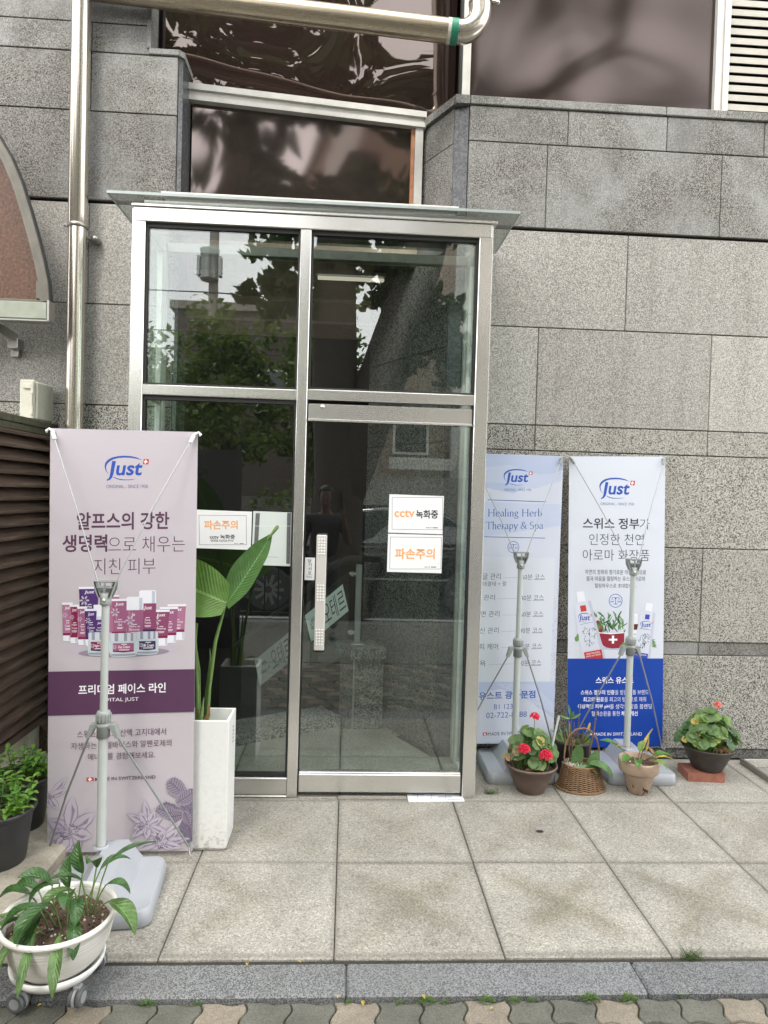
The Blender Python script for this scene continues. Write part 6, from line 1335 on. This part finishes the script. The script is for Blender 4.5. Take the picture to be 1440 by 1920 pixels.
lm = MB(); tp = lm.leaf((.080, -.05, 1.128), (.56, -.06, .83), (-.55, -.62, .30), .385, .165, 0, -.12, .14, 14, lambda t: (math.sin(PI * min(1, t * .80 + .16)) ** .7 if t < .85 else .5 * (1 - t) / .15 * .9 + .10) * (1 - .15 * t), -.35, .08); lm.tube([tp + Vector((-.03, .002, -.045)), tp + Vector((-.004, 0, -.01)), tp + Vector((.012, -.002, .012)), tp + Vector((.016, -.003, .020))], [.004, .0075, .0095, .004], 10, 1); lm.build('leaf', ['lf_bird2', 'stem'], t)
lm = MB(); lm.leaf((-.16, .0, 1.29), (-.3, -.1, 1), (0, -1, .2), .45, .22, 0, .3, .12, 12, pad); lm.build('leaf', 'lf_bird2', t)
# white ridged pot on a dolly, drooping lily leaves
PX, PY = -.905, -1.405
t = thing('plant_dolly', 'round white plant caddy on grey twin castors under the ridged white pot', 'plant caddy', (PX, PY, 0))
mb = MB(); mb.lathe([(.0, .066), (.118, .066), (.128, .069), (.143, .088), (.146, .102), (.142, .106), (.132, .096), (.11, .082)], 44)
mb.build('tray', 'white_plastic', t)
for a in (-2.25, -.72, .75, 2.3):
    wx, wy = .128 * math.cos(a), .128 * math.sin(a); wl = MB(); ori = a + R.uniform(.4, 1.0); ax = Vector((math.cos(ori), math.sin(ori), 0))
    c = Vector((wx, wy, .030)); 
    for s0, s1 in ((-.020, -.005), (.005, .020)):
        p, q = c + ax * s0, c + ax * s1; wl.tube([p, p + ax * .002, q - ax * .002, q], [.026, .030, .030, .026], 24, 0); wl.tube([p - ax * .0006, q + ax * .0006], .017, 20, 1)
    wl.box(wx - .012, wx + .012, wy - .012, wy + .012, .042, .068, 1, .003); wl.tube([c + ax * -.004, c + ax * .004], .033, 20, 1)
    wl.build('castor', ['rubber', 'rubber_hub'], t)
t = thing('peace_lily_pot', 'ridged white bowl pot with drooping dark lily leaves at lower left', 'potted plant', (PX, PY, .084))
mb = MB(); mb.lathe([(.0, 0.0), (.100, .0), (.112, .005), (.139, .034), (.160, .080), (.171, .128), (.174, .147), (.180, .151), (.182, .158), (.180, .166), (.173, .168), (.166, .162), (.162, .145), (.155, .12)], 56, sx=1.0, sy=1.0); mb.build('pot', 'pot_white', t)
s_ = MB(); soil(s_, (0, 0, .128), .153, .008, crumbs=260); s_.build('soil', ['soil', 'perlite'], t)
lm = MB(); sm = MB(); lil = lambda t: math.sin(PI * min(1, t * .93 + .05)) ** .9
LV = [((.09, .05), (.25, .15, 1), .17, (.8, .2, .55), .15, .042, 0, .5), ((.08, .05), (.1, .1, 1), .15, (.0, -.5, 1), .10, .055, 0, .9), ((.08, .04), (-.2, 0, 1), .12, (-.7, -.3, .6), .10, .045, 0, .8), ((.09, .04), (.4, -.1, .9), .12, (.8, -.2, .45), .09, .05, 0, 1.2), ((.07, .03), (-.3, -.1, .9), .10, (-.5, -.5, .4), .11, .06, 1, 1.3), ((.10, .03), (.6, -.2, .7), .09, (.7, -.5, .1), .14, .075, 1, 1.0), ((.06, .0), (.1, -.3, .9), .11, (.2, -.7, .2), .09, .05, 0, 1.5),
      ((.02, -.03), (-.2, -.2, .9), .10, (-.3, -.6, .2), .15, .07, 0, 1.4), ((.0, -.02), (-.4, -.2, .8), .09, (-.7, -.3, .2), .12, .06, 0, 1.2), ((-.02, -.03), (-.1, -.4, .8), .08, (-.1, -.8, -.1), .13, .055, 0, 1.1), ((-.05, -.03), (-.6, -.2, .6), .07, (-.8, -.4, -.1), .15, .05, 1, .9), ((-.06, .03), (-.6, .2, .7), .09, (-.8, .1, .3), .12, .055, 0, 1.2), ((-.05, -.05), (-.3, -.6, .5), .07, (-.25, -.8, -.3), .16, .042, 1, .8), ((-.02, -.06), (.0, -.7, .5), .08, (.0, -.75, -.4), .15, .034, 1, .6), ((.03, -.07), (.3, -.7, .5), .07, (.2, -.8, -.3), .15, .045, 1, .7), ((.03, -.01), (.1, -.1, 1), .10, (.1, -.4, .6), .11, .06, 0, 1.4), ((-.03, .04), (-.2, .2, 1), .09, (-.4, -.1, .7), .11, .06, 0, 1.1), ((.05, -.03), (.3, -.4, .7), .06, (.3, -.8, .1), .12, .05, 0, 1.4),
      ((-.08, -.01), (-.7, -.1, .5), .08, (-.8, -.5, -.2), .16, .05, 1, .7), ((.01, .05), (-.1, .3, 1), .08, (-.3, .2, .9), .10, .055, 0, 1.0), ((-.07, .06), (-.5, .4, .8), .07, (-.7, .2, .5), .10, .05, 0, 1.2), ((.04, .04), (.1, .1, 1), .14, (-.2, -.3, .8), .10, .05, 0, 1.1), ((.06, .06), (.3, .3, 1), .13, (.5, .3, .6), .10, .045, 0, 1.2)]
LV += [((R.uniform(-.09, .1), R.uniform(-.08, .07)), (R.uniform(-.6, .6), R.uniform(-.6, .4), 1), R.uniform(.06, .13), (R.uniform(-.8, .8), R.uniform(-.8, .2), R.uniform(-.1, .7)), R.uniform(.09, .14), R.uniform(.035, .055), 0, R.uniform(1.2, 2.0)) for _ in range(1)]
for b, sd_, sl_, ld, L, W, m, drp in LV:
    p0_ = Vector((b[0], b[1], .128)); sdv = Vector(sd_).normalized(); p1_ = p0_ + sdv * sl_ * .6 + Vector((0, 0, .01)); p2_ = p0_ + sdv * sl_
    sm.tube([p0_, p1_, p2_], .0026, 6); lm.leaf(p2_, ld, (0, 0, 1) if abs(Vector(ld).normalized().z) < .9 else (0, -1, 0), L * 1.12, W * .88, m, drp * 1.25, .25, 9, lil, R.uniform(-.4, .4), .10)
lm.build('foliage', ['lf_lily', 'lf_lily2'], t); sm.build('stems', 'stem', t)
# black nursery pots with young leaves
def nursery(label, loc, r, h, n, seed):
    R.seed(seed); t = thing('nursery_pot', label, 'potted plant', loc, 0, 'black nursery pots on the raised kerb')
    mb = MB(); mb.lathe([(.0, 0), (r * .76, 0), (r * .78, .004), (r * .95, h - .035), (r * .97, h - .03), (r * 1.0, h - .028), (r * 1.06, h - .012), (r * 1.06, h - .004), (r * 1.0, h), (r * .95, h - .004), (r * .93, h - .03)], 40); mb.build('pot', 'pot_black', t)
    s_ = MB(); soil(s_, (0, 0, h - .03), r * .93, .006, crumbs=120); s_.build('soil', ['soil', 'perlite'], t)
    lm = MB(); sm = MB()
    for i in range(n):
        a = R.uniform(0, 2 * PI); q = r * .8 * math.sqrt(R.random()); b = Vector((q * math.cos(a), q * math.sin(a), h - .03)); hh = R.uniform(.05, .15) * (1.1 - q / r * .4); tp = b + Vector((math.cos(a) * .03, math.sin(a) * .03, hh)); sm.tube([b, (b + tp) / 2 + Vector((.004, 0, 0)), tp], .0018, 5, 0, False)
        for k in range(4):
            zz = b + (tp - b) * (.4 + .2 * k); az = k * PI / 2 + R.uniform(-.4, .4)
            for s2 in (0, PI):
                d_ = Vector((math.cos(az + s2), math.sin(az + s2), R.uniform(.1, .7))); lm.leaf(zz, d_, (0, 0, 1), R.uniform(.028, .052), R.uniform(.018, .030), R.choice((0, 0, 1)), R.uniform(.2, .9), .2, 4)
    lm.build('foliage', ['lf_young', 'lf_young2'], t); sm.build('stems', 'stem', t); return t
nursery('nearer black nursery pot of bright green seedlings, cut by the left edge', (-1.432, -.745, .06), .142, .235, 30, 21)
nursery('farther black nursery pot of green seedlings beside the louvred fence', (-1.492, -.43, .06), .140, .235, 26, 22)
R.seed(99)
# drain cover at the right
t = thing('drain_cover', 'steel framed stone drain cover on the ground at the right edge', 'drain cover', (0, 0, 0))
mb = MB(); mb.box(2.555, 2.575, .12, .535, 0, .032, 0, .003); mb.box(2.5755, 3.3, .515, .535, 0, .032, 0, .003); mb.build('frame', 'steel_dark', t)
mb = MB(); mb.box(2.577, 3.3, .12, .513, 0, .027, 0, .002); mb.build('plate', 'steel_h', t); mb = MB(); mb.box(2.577, 3.3, .395, .512, .0272, .030, 0, .002); mb.build('stone_inlay', 'paving', t)
# paper pushed under the door
S = Sheet([(763, 1490), (872, 1490), (763, 1504), (872, 1504)], .305, .085, ['paper'], .004, 0)
for i, (a, b, m_) in enumerate(((.1, .3, 'txt_blue'), (.35, .5, 'sky2'), (.55, .8, 'txt_blue'), (.2, .6, 'sky3'), (.7, .95, 'line_grey'))): S.rect(763 + 109 * a, 1491 + i * 2.3, 763 + 109 * b, 1492 + i * 2.3, m_)
for u in (785, 812, 840): S.line((u, 1490), (u - 6, 1504), .6, 'txt_blue')
o = S.build('folded_paper'); o.location = (.528, -.045, .0055); o.rotation_euler = (-PI / 2 + .02, 0, .03); tag(o, 'folded white and blue printed paper lying under the door', 'paper')
mb = MB(); mb.disc((1.001, -.367, .0045), .017, 14, 0, 1.15, .8, .0005); tag(mb.build('gum_spot', 'black_ink'), 'flattened black gum spot on a paving slab', 'gum spot')
# fallen leaves, weeds
lp = [(-.92, -1.505, .01), (.02, -1.468, .0), (.10, -1.47, -.02), (-.62, -.80, .004), (.52, -1.50, -.02), (-1.0, -.52, .005), (-.48, -.38, .004), (-.12, -1.30, .0), (.3, -1.46, -.01), (-.3, -1.31, .0)]
proto = None
lf = MB(); lf.leaf((-.012, 0, .002), (1, 0, .15), (0, 0, 1), .026, .018, 0, .4, .3, 4)
for i, (x, y, z) in enumerate(lp):
    o = lf.build('fallen_leaf', 'lf_yel') if proto is None else proto.copy()
    if proto is None: proto = o
    else: COL.objects.link(o)
    o.location = (x, y, z + .003); o.rotation_euler = (R.uniform(-.2, .2), R.uniform(-.2, .2), R.uniform(0, 6)); s_ = R.uniform(.45, .8); o.scale = (s_, s_, s_); tag(o, 'small fallen yellow leaf lying on the paving', 'leaf', 'fallen yellow leaves on the paving')
wm = MB()
for i in range(70):
    a = R.uniform(0, 2 * PI); q = R.uniform(0, 1) ** .7; wm.leaf((q * .034 * math.cos(a), q * .013 * math.sin(a), R.uniform(.0, .014)), (math.cos(a) + R.uniform(-.5, .5), math.sin(a), R.uniform(.3, 1)), (0, 0, 1), R.uniform(.007, .014), R.uniform(.005, .009), 0, .5, .2, 3)
wp = None
for i, (x, sc_) in enumerate([(-.60, .9), (-.44, .5), (.05, .5), (.31, 1.0), (.37, .6), (.51, 1.0), (.60, .8), (.66, .6), (.86, 1.2), (.99, 1.1), (1.19, .9), (1.37, .6), (-1.25, .8), (.22, .5)]):
    o = wm.build('weed_tuft', 'weed') if wp is None else wp.copy()
    if wp is None: wp = o
    else: COL.objects.link(o)
    o.location = (x, -1.462 + R.uniform(-.004, .002) + (0 if x < 1.1 else .02), -.024); o.rotation_euler = (0, 0, R.uniform(-.3, .3)); o.scale = (sc_ * .85, sc_ * .85, sc_ * .8); tag(o, 'small green weed tuft growing in the joint along the kerb', 'weed', 'weed tufts along the kerb joint')
gm = MB()
for i in range(60):
    a = R.uniform(0, 2 * PI); gm.tube([(R.uniform(-.04, .04), R.uniform(-.015, .015), 0), (R.uniform(-.05, .05), R.uniform(-.03, .03), R.uniform(.015, .045))], [.0009, .0004], 3, 0, False)
for (x, y, lab) in ((.845, .06, 'thin grass tuft growing at the foot of the right porch post'), (1.30, -1.285, 'mossy grass tuft in the slab joint at the right'), ):
    o = gm.build('grass_tuft', 'weed'); o.location = (x, y, -.005); tag(o, lab, 'grass')

# ================================================================== ACROSS THE STREET (seen mirrored in the glass)
R.seed(5)
def crown(mb, c, rx, ry, rz, n, size, mats=(0, 1), hole=.5, fan=False):
    c = Vector(c); cl = [(Vector((R.gauss(0, .45) * rx, R.gauss(0, .45) * ry, R.gauss(0, .45) * rz)), R.uniform(.16, .34)) for _ in range(max(6, n // 55))]
    for i in range(n):
        k, s_ = R.choice(cl); d = Vector((R.gauss(0, 1), R.gauss(0, 1), R.gauss(0, 1))); d = d.normalized() * R.random() ** .5
        p = c + k + Vector((d.x * rx * s_, d.y * ry * s_, d.z * rz * s_)); u = Vector((R.uniform(-1, 1), R.uniform(-1, 1), R.uniform(-.6, .6))).normalized(); v = u.cross(Vector((R.uniform(-1, 1), R.uniform(-1, 1), R.uniform(-1, 1)))).normalized(); z = size * R.uniform(.6, 1.3)
        if fan: mb.add([p, p + u * z * .8 + v * z * .6, p + u * z, p + u * z * .8 - v * z * .6], [(0, 1, 2, 3)], R.choice(mats))
        else: mb.add([p - u * z * .5, p + v * z * .3, p + u * z * .5, p - v * z * .3], [(0, 1, 2, 3)], R.choice(mats))
def tree(name, label, base, trunk, crowns, n, size, mats, fan=False, group=None, high=()):
    t = thing(name, label, 'tree', base, 0, group); mb = MB()
    for pts, rs in trunk: mb.tube(pts, rs, 14)
    mb.build('trunk', 'bark', t); mb = MB()
    for c, r_ in crowns: crown(mb, c, *r_, n // len(crowns), size, fan=fan)
    for c, r_, k_ in high: crown(mb, c, *r_, k_, size * 2.2, fan=fan)
    mb.build('crown', mats, t); return t
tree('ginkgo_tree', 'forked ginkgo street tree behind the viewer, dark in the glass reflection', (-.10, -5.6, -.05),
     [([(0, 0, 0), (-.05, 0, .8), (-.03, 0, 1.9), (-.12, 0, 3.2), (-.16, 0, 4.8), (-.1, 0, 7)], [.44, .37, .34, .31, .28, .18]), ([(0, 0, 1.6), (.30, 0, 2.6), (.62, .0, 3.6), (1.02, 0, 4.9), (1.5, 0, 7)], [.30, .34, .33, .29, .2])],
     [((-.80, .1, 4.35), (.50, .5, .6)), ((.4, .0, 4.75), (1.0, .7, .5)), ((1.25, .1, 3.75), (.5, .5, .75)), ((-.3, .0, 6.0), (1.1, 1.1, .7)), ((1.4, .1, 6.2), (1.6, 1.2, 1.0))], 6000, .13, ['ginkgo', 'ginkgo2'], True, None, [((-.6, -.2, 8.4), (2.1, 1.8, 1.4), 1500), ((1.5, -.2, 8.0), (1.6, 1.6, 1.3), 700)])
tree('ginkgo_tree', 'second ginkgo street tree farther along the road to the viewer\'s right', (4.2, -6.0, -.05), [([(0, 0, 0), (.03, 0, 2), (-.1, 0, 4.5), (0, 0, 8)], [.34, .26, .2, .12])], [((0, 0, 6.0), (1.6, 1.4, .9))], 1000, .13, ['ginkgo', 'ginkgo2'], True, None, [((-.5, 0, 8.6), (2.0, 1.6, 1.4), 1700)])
for i, (x, y, h_, rx, rz, lab) in enumerate([(-3.0, -12.5, 3.6, 2.1, 2.6, 'bushy roadside tree left of the ginkgo in the reflection'), (-.9, -14.5, 4.0, 2.2, 3.0, 'bushy roadside tree behind the ginkgo in the reflection'), (-5.0, -15.2, 3.4, 1.5, 2.5, 'low bushy tree before the dark brick house in the reflection'), (-9.4, -14.5, 3.0, 1.4, 2.3, 'low tree before the railing roof in the reflection'), (5.0, -13.8, 3.4, 1.2, 2.4, 'slim tree before the brick tower in the reflection'), (9.5, -14.0, 3.2, 2.0, 2.6, 'roadside tree far right of the viewer across the road'), (-12, -14.0, 3.4, 2.2, 2.8, 'roadside tree far left of the viewer across the road')]):
    tree('roadside_tree', lab, (x, y, 0), [([(0, 0, 0), (.05, 0, h_ * .5), (0, 0, h_ + .6)], [.13, .10, .05])], [((-.3, 0, h_ + .3), (rx, 1.1, rz * .7)), ((.4, 0, h_ + .9), (rx * .8, 1, rz * .6)), ((0, 0, h_ - .7), (rx * .9, 1, rz * .45))], 4200, .20, ['hedge', 'hedge2'], False, 'trees across the road')
up_t = thing('utility_pole', 'concrete utility pole with a grey transformer across the road', 'utility pole', (-4.05, -16.3, 0))
mb = MB(); mb.tube([(0, 0, 0), (0, 0, 12.5)], [.17, .12], 16); mb.build('pole', 'pole_conc', up_t)
mb = MB(); mb.lathe([(0, -.42), (.24, -.42), (.26, -.38), (.26, .38), (.28, .40), (.28, .44), (0, .46)], 24, c=(-.05, .35, 8.0)); 
for s_ in (-1, 1):
    for k in range(4): mb.box(-.05 + s_ * .26, -.05 + s_ * .34, .2 + k * .07, .23 + k * .07, 7.7, 8.25)
mb.build('transformer', 'alu', up_t)
for i, (z, dx) in enumerate(((7.3, .4), (6.2, .2), (5.7, .0), (11.5, .3))):
    mb = MB(); mb.tube([(-26, dx, z + .9), (-13, dx, z - .1), (0, dx * .4, z), (13, dx, z - .6), (26, dx, z + .3)], .018, 6); mb.build('wire', 'cable_black', up_t)
def house(name, label, x0, x1, y0, y1, h_, mat, wins, roof=None):
    t = thing(name, label, 'building', ((x0 + x1) / 2, y1, 0)); cx = (x0 + x1) / 2; mb = MB(); mb.box(x0 - cx, x1 - cx, y0 - y1, 0, -.1, h_); mb.build('wall', mat, t)
    mb = MB(); mb.box(x0 - cx - .15, x1 - cx + .15, y0 - y1 - .15, .15, h_ + .002, h_ + .3); mb.build('roof', roof or 'pole_conc', t)
    for a, b, c, d in wins:
        mb = MB(); mb.box(a - cx, b - cx, .0, .06, c, d); f = mb.build('window', 'alu_white', t); mb = MB(); mb.box(a - cx + .08, b - cx - .08, .061, .07, c + .08, d - .08); mb.build('pane', 'car_glass', f)
    return t
house('dark_brick_house', 'dark brick house across the road beside the utility pole', -6.6, -1.0, -30, -22, 8.3, 'bricks_dark', [(-5.6, -4.6, 4.6, 6.2), (-3.5, -2.4, 4.6, 6.2)])
t = house('flat_roof_house', 'low flat roofed house with a rooftop railing across the road', -16, -6.9, -30, -21, 5.6, 'bricks_dark', [(-10, -8.4, 2.6, 4.2), (-13.5, -12, 2.6, 4.2)])
mb = MB(); mb.tube([(-4.5, 0, 7.0), (4.5, 0, 7.0)], .03, 6)
for i in range(46): mb.tube([(-4.5 + i * .2, 0, 5.9), (-4.5 + i * .2, 0, 7.0)], .012, 4)
mb.build('roof_railing', 'iron', t)
house('brick_hall', 'tan brick hall with a sloping end across the road', .9, 3.0, -24, -17, 6.0, 'bricks', [(1.3, 2.4, 2.9, 4.2)])
t = house('brick_tower', 'taller tan brick tower with a pale column and strip window across the road', 3.02, 7.5, -24, -16.5, 13, 'bricks', [(3.75 + 0, 4.35, 3.2 + i * 1.15, 4.2 + i * 1.15) for i in range(7)])
mb = MB(); mb.box(-2.26, -1.8, .0, .35, 0, 13); mb.build('column', 'pale_wall', t)
house('pale_block', 'pale rendered block across the road far right', 9, 22, -30, -19, 9, 'pale_wall', [(10 + i * 2.2, 11.3 + i * 2.2, 2 + j * 3, 3.5 + j * 3) for i in range(5) for j in range(2)])
house('brick_block', 'dark brick block across the road far left', -32, -17, -32, -20, 8, 'bricks_dark', [(-30 + i * 2.4, -28.7 + i * 2.4, 2 + j * 3, 3.5 + j * 3) for i in range(5) for j in range(2)])
mb = MB(); mb.box(-.4, 9, -16.4, -16.1, 0, 2.2); tag(mb.build('garden_wall', 'stonewall'), 'stone block wall across the road below the brick tower', 'wall')
mb = MB(); mb.box(-20, -.42, -16.4, -16.2, 0, 1.5); tag(mb.build('garden_wall', 'stonewall'), 'lower stone wall across the road left of the ginkgo', 'wall')
t = thing('wall_sign', 'long pale lettered sign board on the wall across the road', 'sign', (2.1, -15.95, 2.58)); mb = MB(); mb.box(-.95, .95, -.04, .04, -.17, .17); mb.build('board', 'pale_wall', t)
# street fence
t = thing('street_fence', 'black iron pedestrian fence along the road edge behind the viewer', 'fence', (0, -4.85, 0)); mb = MB()
for x0, x1 in ((-9, -.6), (1.9, 9)):
    mb.box(x0, x1, -.02, .02, .95, .99); mb.box(x0, x1, -.02, .02, .10, .14)
mb.build('rail', 'iron', t); mb = MB()
for x0, x1 in ((-9, -.6), (1.9, 9)):
    k = int((x1 - x0) / .17)
    for i in range(k + 1): mb.box(x0 + i * .17 - .009, x0 + i * .17 + .009, -.009, .009, .14, .95)
mb.build('bars', 'iron', t)
# parked car
t = thing('parked_car', 'glossy black car parked along the road behind the viewer', 'car', (.35, -6.95, -.08))
secs = [(-2.3, .55, .30, .80), (-2.2, .74, .22, .86), (-1.5, .84, .20, .98), (-.9, .86, .20, 1.02), (.9, .86, .20, 1.02), (1.7, .85, .20, 1.0), (2.15, .78, .24, .96), (2.28, .60, .34, .9)]
mb = MB(); vs = []
for x, hw_, zb_, zt_ in secs:
    vs += [(x, y * hw_, z) for y, z in ((-.86, zb_), (-1, zb_ + .18), (-1, zt_ - .22), (-.9, zt_ - .02), (-.6, zt_), (.6, zt_), (.9, zt_ - .02), (1, zt_ - .22), (1, zb_ + .18), (.86, zb_))]
k = 10; mb.add(vs, [(i * k + j, i * k + (j + 1) % k, (i + 1) * k + (j + 1) % k, (i + 1) * k + j) for i in range(len(secs) - 1) for j in range(k)], 0, True); mb.add(vs[:k], [tuple(range(k))], 0); mb.add(vs[-k:], [tuple(range(k))[::-1]], 0); mb.build('body', 'car_paint', t)
mb = MB(); cab = [(-1.05, .76, 1.0, .0), (-.35, .64, 1.0, .52), (.2, .63, 1.0, .56), (1.0, .64, 1.0, .54), (1.85, .72, 1.0, .03)]
vs = []
for x, hw_, zb_, dh in cab: vs += [(x, -.80, .98), (x, -.80 + (.80 - hw_) * min(1, dh * 2), .99 + dh * .9), (x, -hw_ * .7, 1.0 + dh), (x, hw_ * .7, 1.0 + dh), (x, .80 - (.80 - hw_) * min(1, dh * 2), .99 + dh * .9), (x, .80, .98)]
mb.add(vs, [(i * 6 + j, i * 6 + j + 1, (i + 1) * 6 + j + 1, (i + 1) * 6 + j) for i in range(4) for j in range(5)], 0, True); mb.build('cabin_glass', 'car_glass', t)
mb = MB(); mb.box(-.3, 1.1, -.45, .45, 1.555, 1.575, 0, .01); mb.build('roof', 'car_paint', t)
for x in (-1.45, 1.40):
    for y in (-.80, .80):
        mb = MB(); mb.tube([(x, y - .10, .33), (x, y - .08, .33), (x, y + .08, .33), (x, y + .10, .33)], [.30, .33, .33, .30], 28); wl = mb.build('wheel', 'rubber', t)
        mb = MB()
        for i in range(10): a = i * PI / 5; mb.obox((x + .05 * math.cos(a), y + .105 * (1 if y > 0 else -1), .33 + .05 * math.sin(a)), (x + .22 * math.cos(a), y + .105 * (1 if y > 0 else -1), .33 + .22 * math.sin(a)), .045, .012, 0, (0, 1, 0))
        mb.build('rim', 'alu', wl)
for y in (-.5, .5): mb = MB(); mb.box(2.1, 2.31, y - .16, y + .16, .72, .82, 0, .01); mb.build('tail_lamp', 'red_lens', t)
mb = MB(); mb.box(-1.0, 1.75, .845, .875, .965, .985); mb.box(-2.0, 2.0, .862, .885, .50, .53); mb.build('trim', 'steel_h', t)
# the photographer, seen only as a dark mirror figure
def skinned(name, verts, edges, radii, mat, parent, sub=2, root=0):
    me = bpy.data.meshes.new(name); me.from_pydata(verts, edges, []); o = bpy.data.objects.new(name, me); COL.objects.link(o); o.parent = parent
    sk = o.modifiers.new('skin', 'SKIN'); sd_ = o.modifiers.new('sub', 'SUBSURF'); sd_.levels = sub; sd_.render_levels = sub
    for v, r_ in zip(me.skin_vertices[0].data, radii): v.radius = r_ if isinstance(r_, tuple) else (r_, r_)
    me.skin_vertices[0].data[root].use_root = True; sk.use_smooth_shade = True; me.materials.append(MATS[mat]); return o
pt = thing('person', 'person in a black t-shirt and dark trousers holding up a phone, mirrored in the door', 'person', (-.25, -4.12, -.024))
# skin: head, neck, arms and hands (right arm raised with the phone)
Vt = [(0, 0, 1.38), (0, .01, 1.47), (0, .02, 1.53), (0, .03, 1.60), (0, .03, 1.68), (0, .02, 1.74)]
Ed = [(0, 1), (1, 2), (2, 3), (3, 4), (4, 5)]; Rd = [(.07, .06), (.052, .052), (.058, .068), (.074, .09), (.076, .094), (.05, .06)]
def limb(pts, rs):
    b = len(Vt); Vt.extend(pts); Rd.extend(rs); Ed.append((0, b)); Ed.extend([(b + i, b + i + 1) for i in range(len(pts) - 1)]); return b + len(pts) - 1
wr = limb([(.19, 0, 1.36), (.27, .06, 1.10), (.24, .20, 1.24), (.205, .30, 1.42)], [.055, .044, .038, .028])
wl_ = limb([(-.19, 0, 1.36), (-.25, -.02, 1.08), (-.24, .06, .86)], [.055, .042, .027])
def hand(w_i, d, up_, side):
    w = Vector(Vt[w_i]); d = Vector(d).normalized(); u = Vector(up_).normalized(); s_ = d.cross(u).normalized() * side
    b = len(Vt); Vt.append(tuple(w + d * .05)); Rd.append((.034, .018)); Ed.append((w_i, b))
    for k, (o_, L) in enumerate(((-.03, .068), (-.010, .078), (.010, .073), (.029, .056))):
        q = len(Vt); p = w + d * .085 + s_ * o_; Vt.extend([tuple(p), tuple(p + d * L * .45 + u * .012), tuple(p + d * L * .75 + u * .036)]); Rd.extend([.0105, .0095, .008]); Ed.extend([(b, q), (q, q + 1), (q + 1, q + 2)])
    q = len(Vt); p = w + d * .035 + s_ * -.045; Vt.extend([tuple(p), tuple(p + d * .035 + s_ * -.012 + u * .02)]); Rd.extend([.012, .010]); Ed.extend([(b, q), (q, q + 1)])
hand(wr, (-.25, .1, 1), (-.2, 1, .1), 1); hand(wl_, (0, .15, -1), (0, 1, .1), -1)
skinned('body', Vt, Ed, Rd, 'skin', pt)
skinned('shirt', [(0, 0, .92), (0, 0, 1.10), (0, .0, 1.28), (0, 0, 1.40), (.17, 0, 1.385), (.235, .03, 1.22), (-.17, 0, 1.385), (-.225, -.01, 1.21)], [(0, 1), (1, 2), (2, 3), (3, 4), (4, 5), (3, 6), (6, 7)], [(.175, .12), (.165, .115), (.185, .125), (.12, .09), .075, .068, .075, .068], 'cloth_black', pt)
skinned('trousers', [(0, 0, .96), (.09, 0, .84), (.11, .02, .48), (.12, -.01, .10), (-.09, 0, .84), (-.10, .01, .48), (-.10, -.01, .10)], [(0, 1), (1, 2), (2, 3), (0, 4), (4, 5), (5, 6)], [(.165, .115), .105, .075, .058, .105, .075, .058], 'cloth_grey', pt)
for s_ in (-1, 1): mb = MB(); mb.sphere((s_ * .115, .045, .04), .1, 14, 8, 0, (.45, 1.3, .42)); mb.build('shoe', 'cable_black', pt)
mb = MB(); mb.sphere((0, .012, 1.685), .1, 18, 12, 0, (.86, 1.0, .88)); ho = mb.build('hair', 'hair', pt)
for v in ho.data.vertices:
    if v.co.y > .05 and v.co.z < 1.70: v.co.y = .045; v.co.z = max(v.co.z, 1.64)
fc = MB(); fc.leaf((0, .122, 1.645), (0, .35, -1), (0, 1, 0), .045, .026, 0, -.4, -.5, 4)
for s_ in (-1, 1): fc.sphere((s_ * .030, .112, 1.645), .010, 8, 6, 1, (1, .6, .6)); fc.sphere((s_ * .079, .02, 1.62), .02, 8, 6, 0, (.4, .8, 1.3))
fc.sphere((0, .116, 1.563), .018, 10, 6, 2, (1.1, .4, .3)); fc.build('face', ['skin', 'hair', 'red_lens'], pt)
t = thing('phone', 'dark phone held up in the mirrored person\'s hand', 'phone', (-.085, -3.745, 1.60)); mb = MB(); mb.box(-.037, .037, -.004, .004, -.075, .075, 0, .003); mb.build('phone_body', 'cable_black', t)
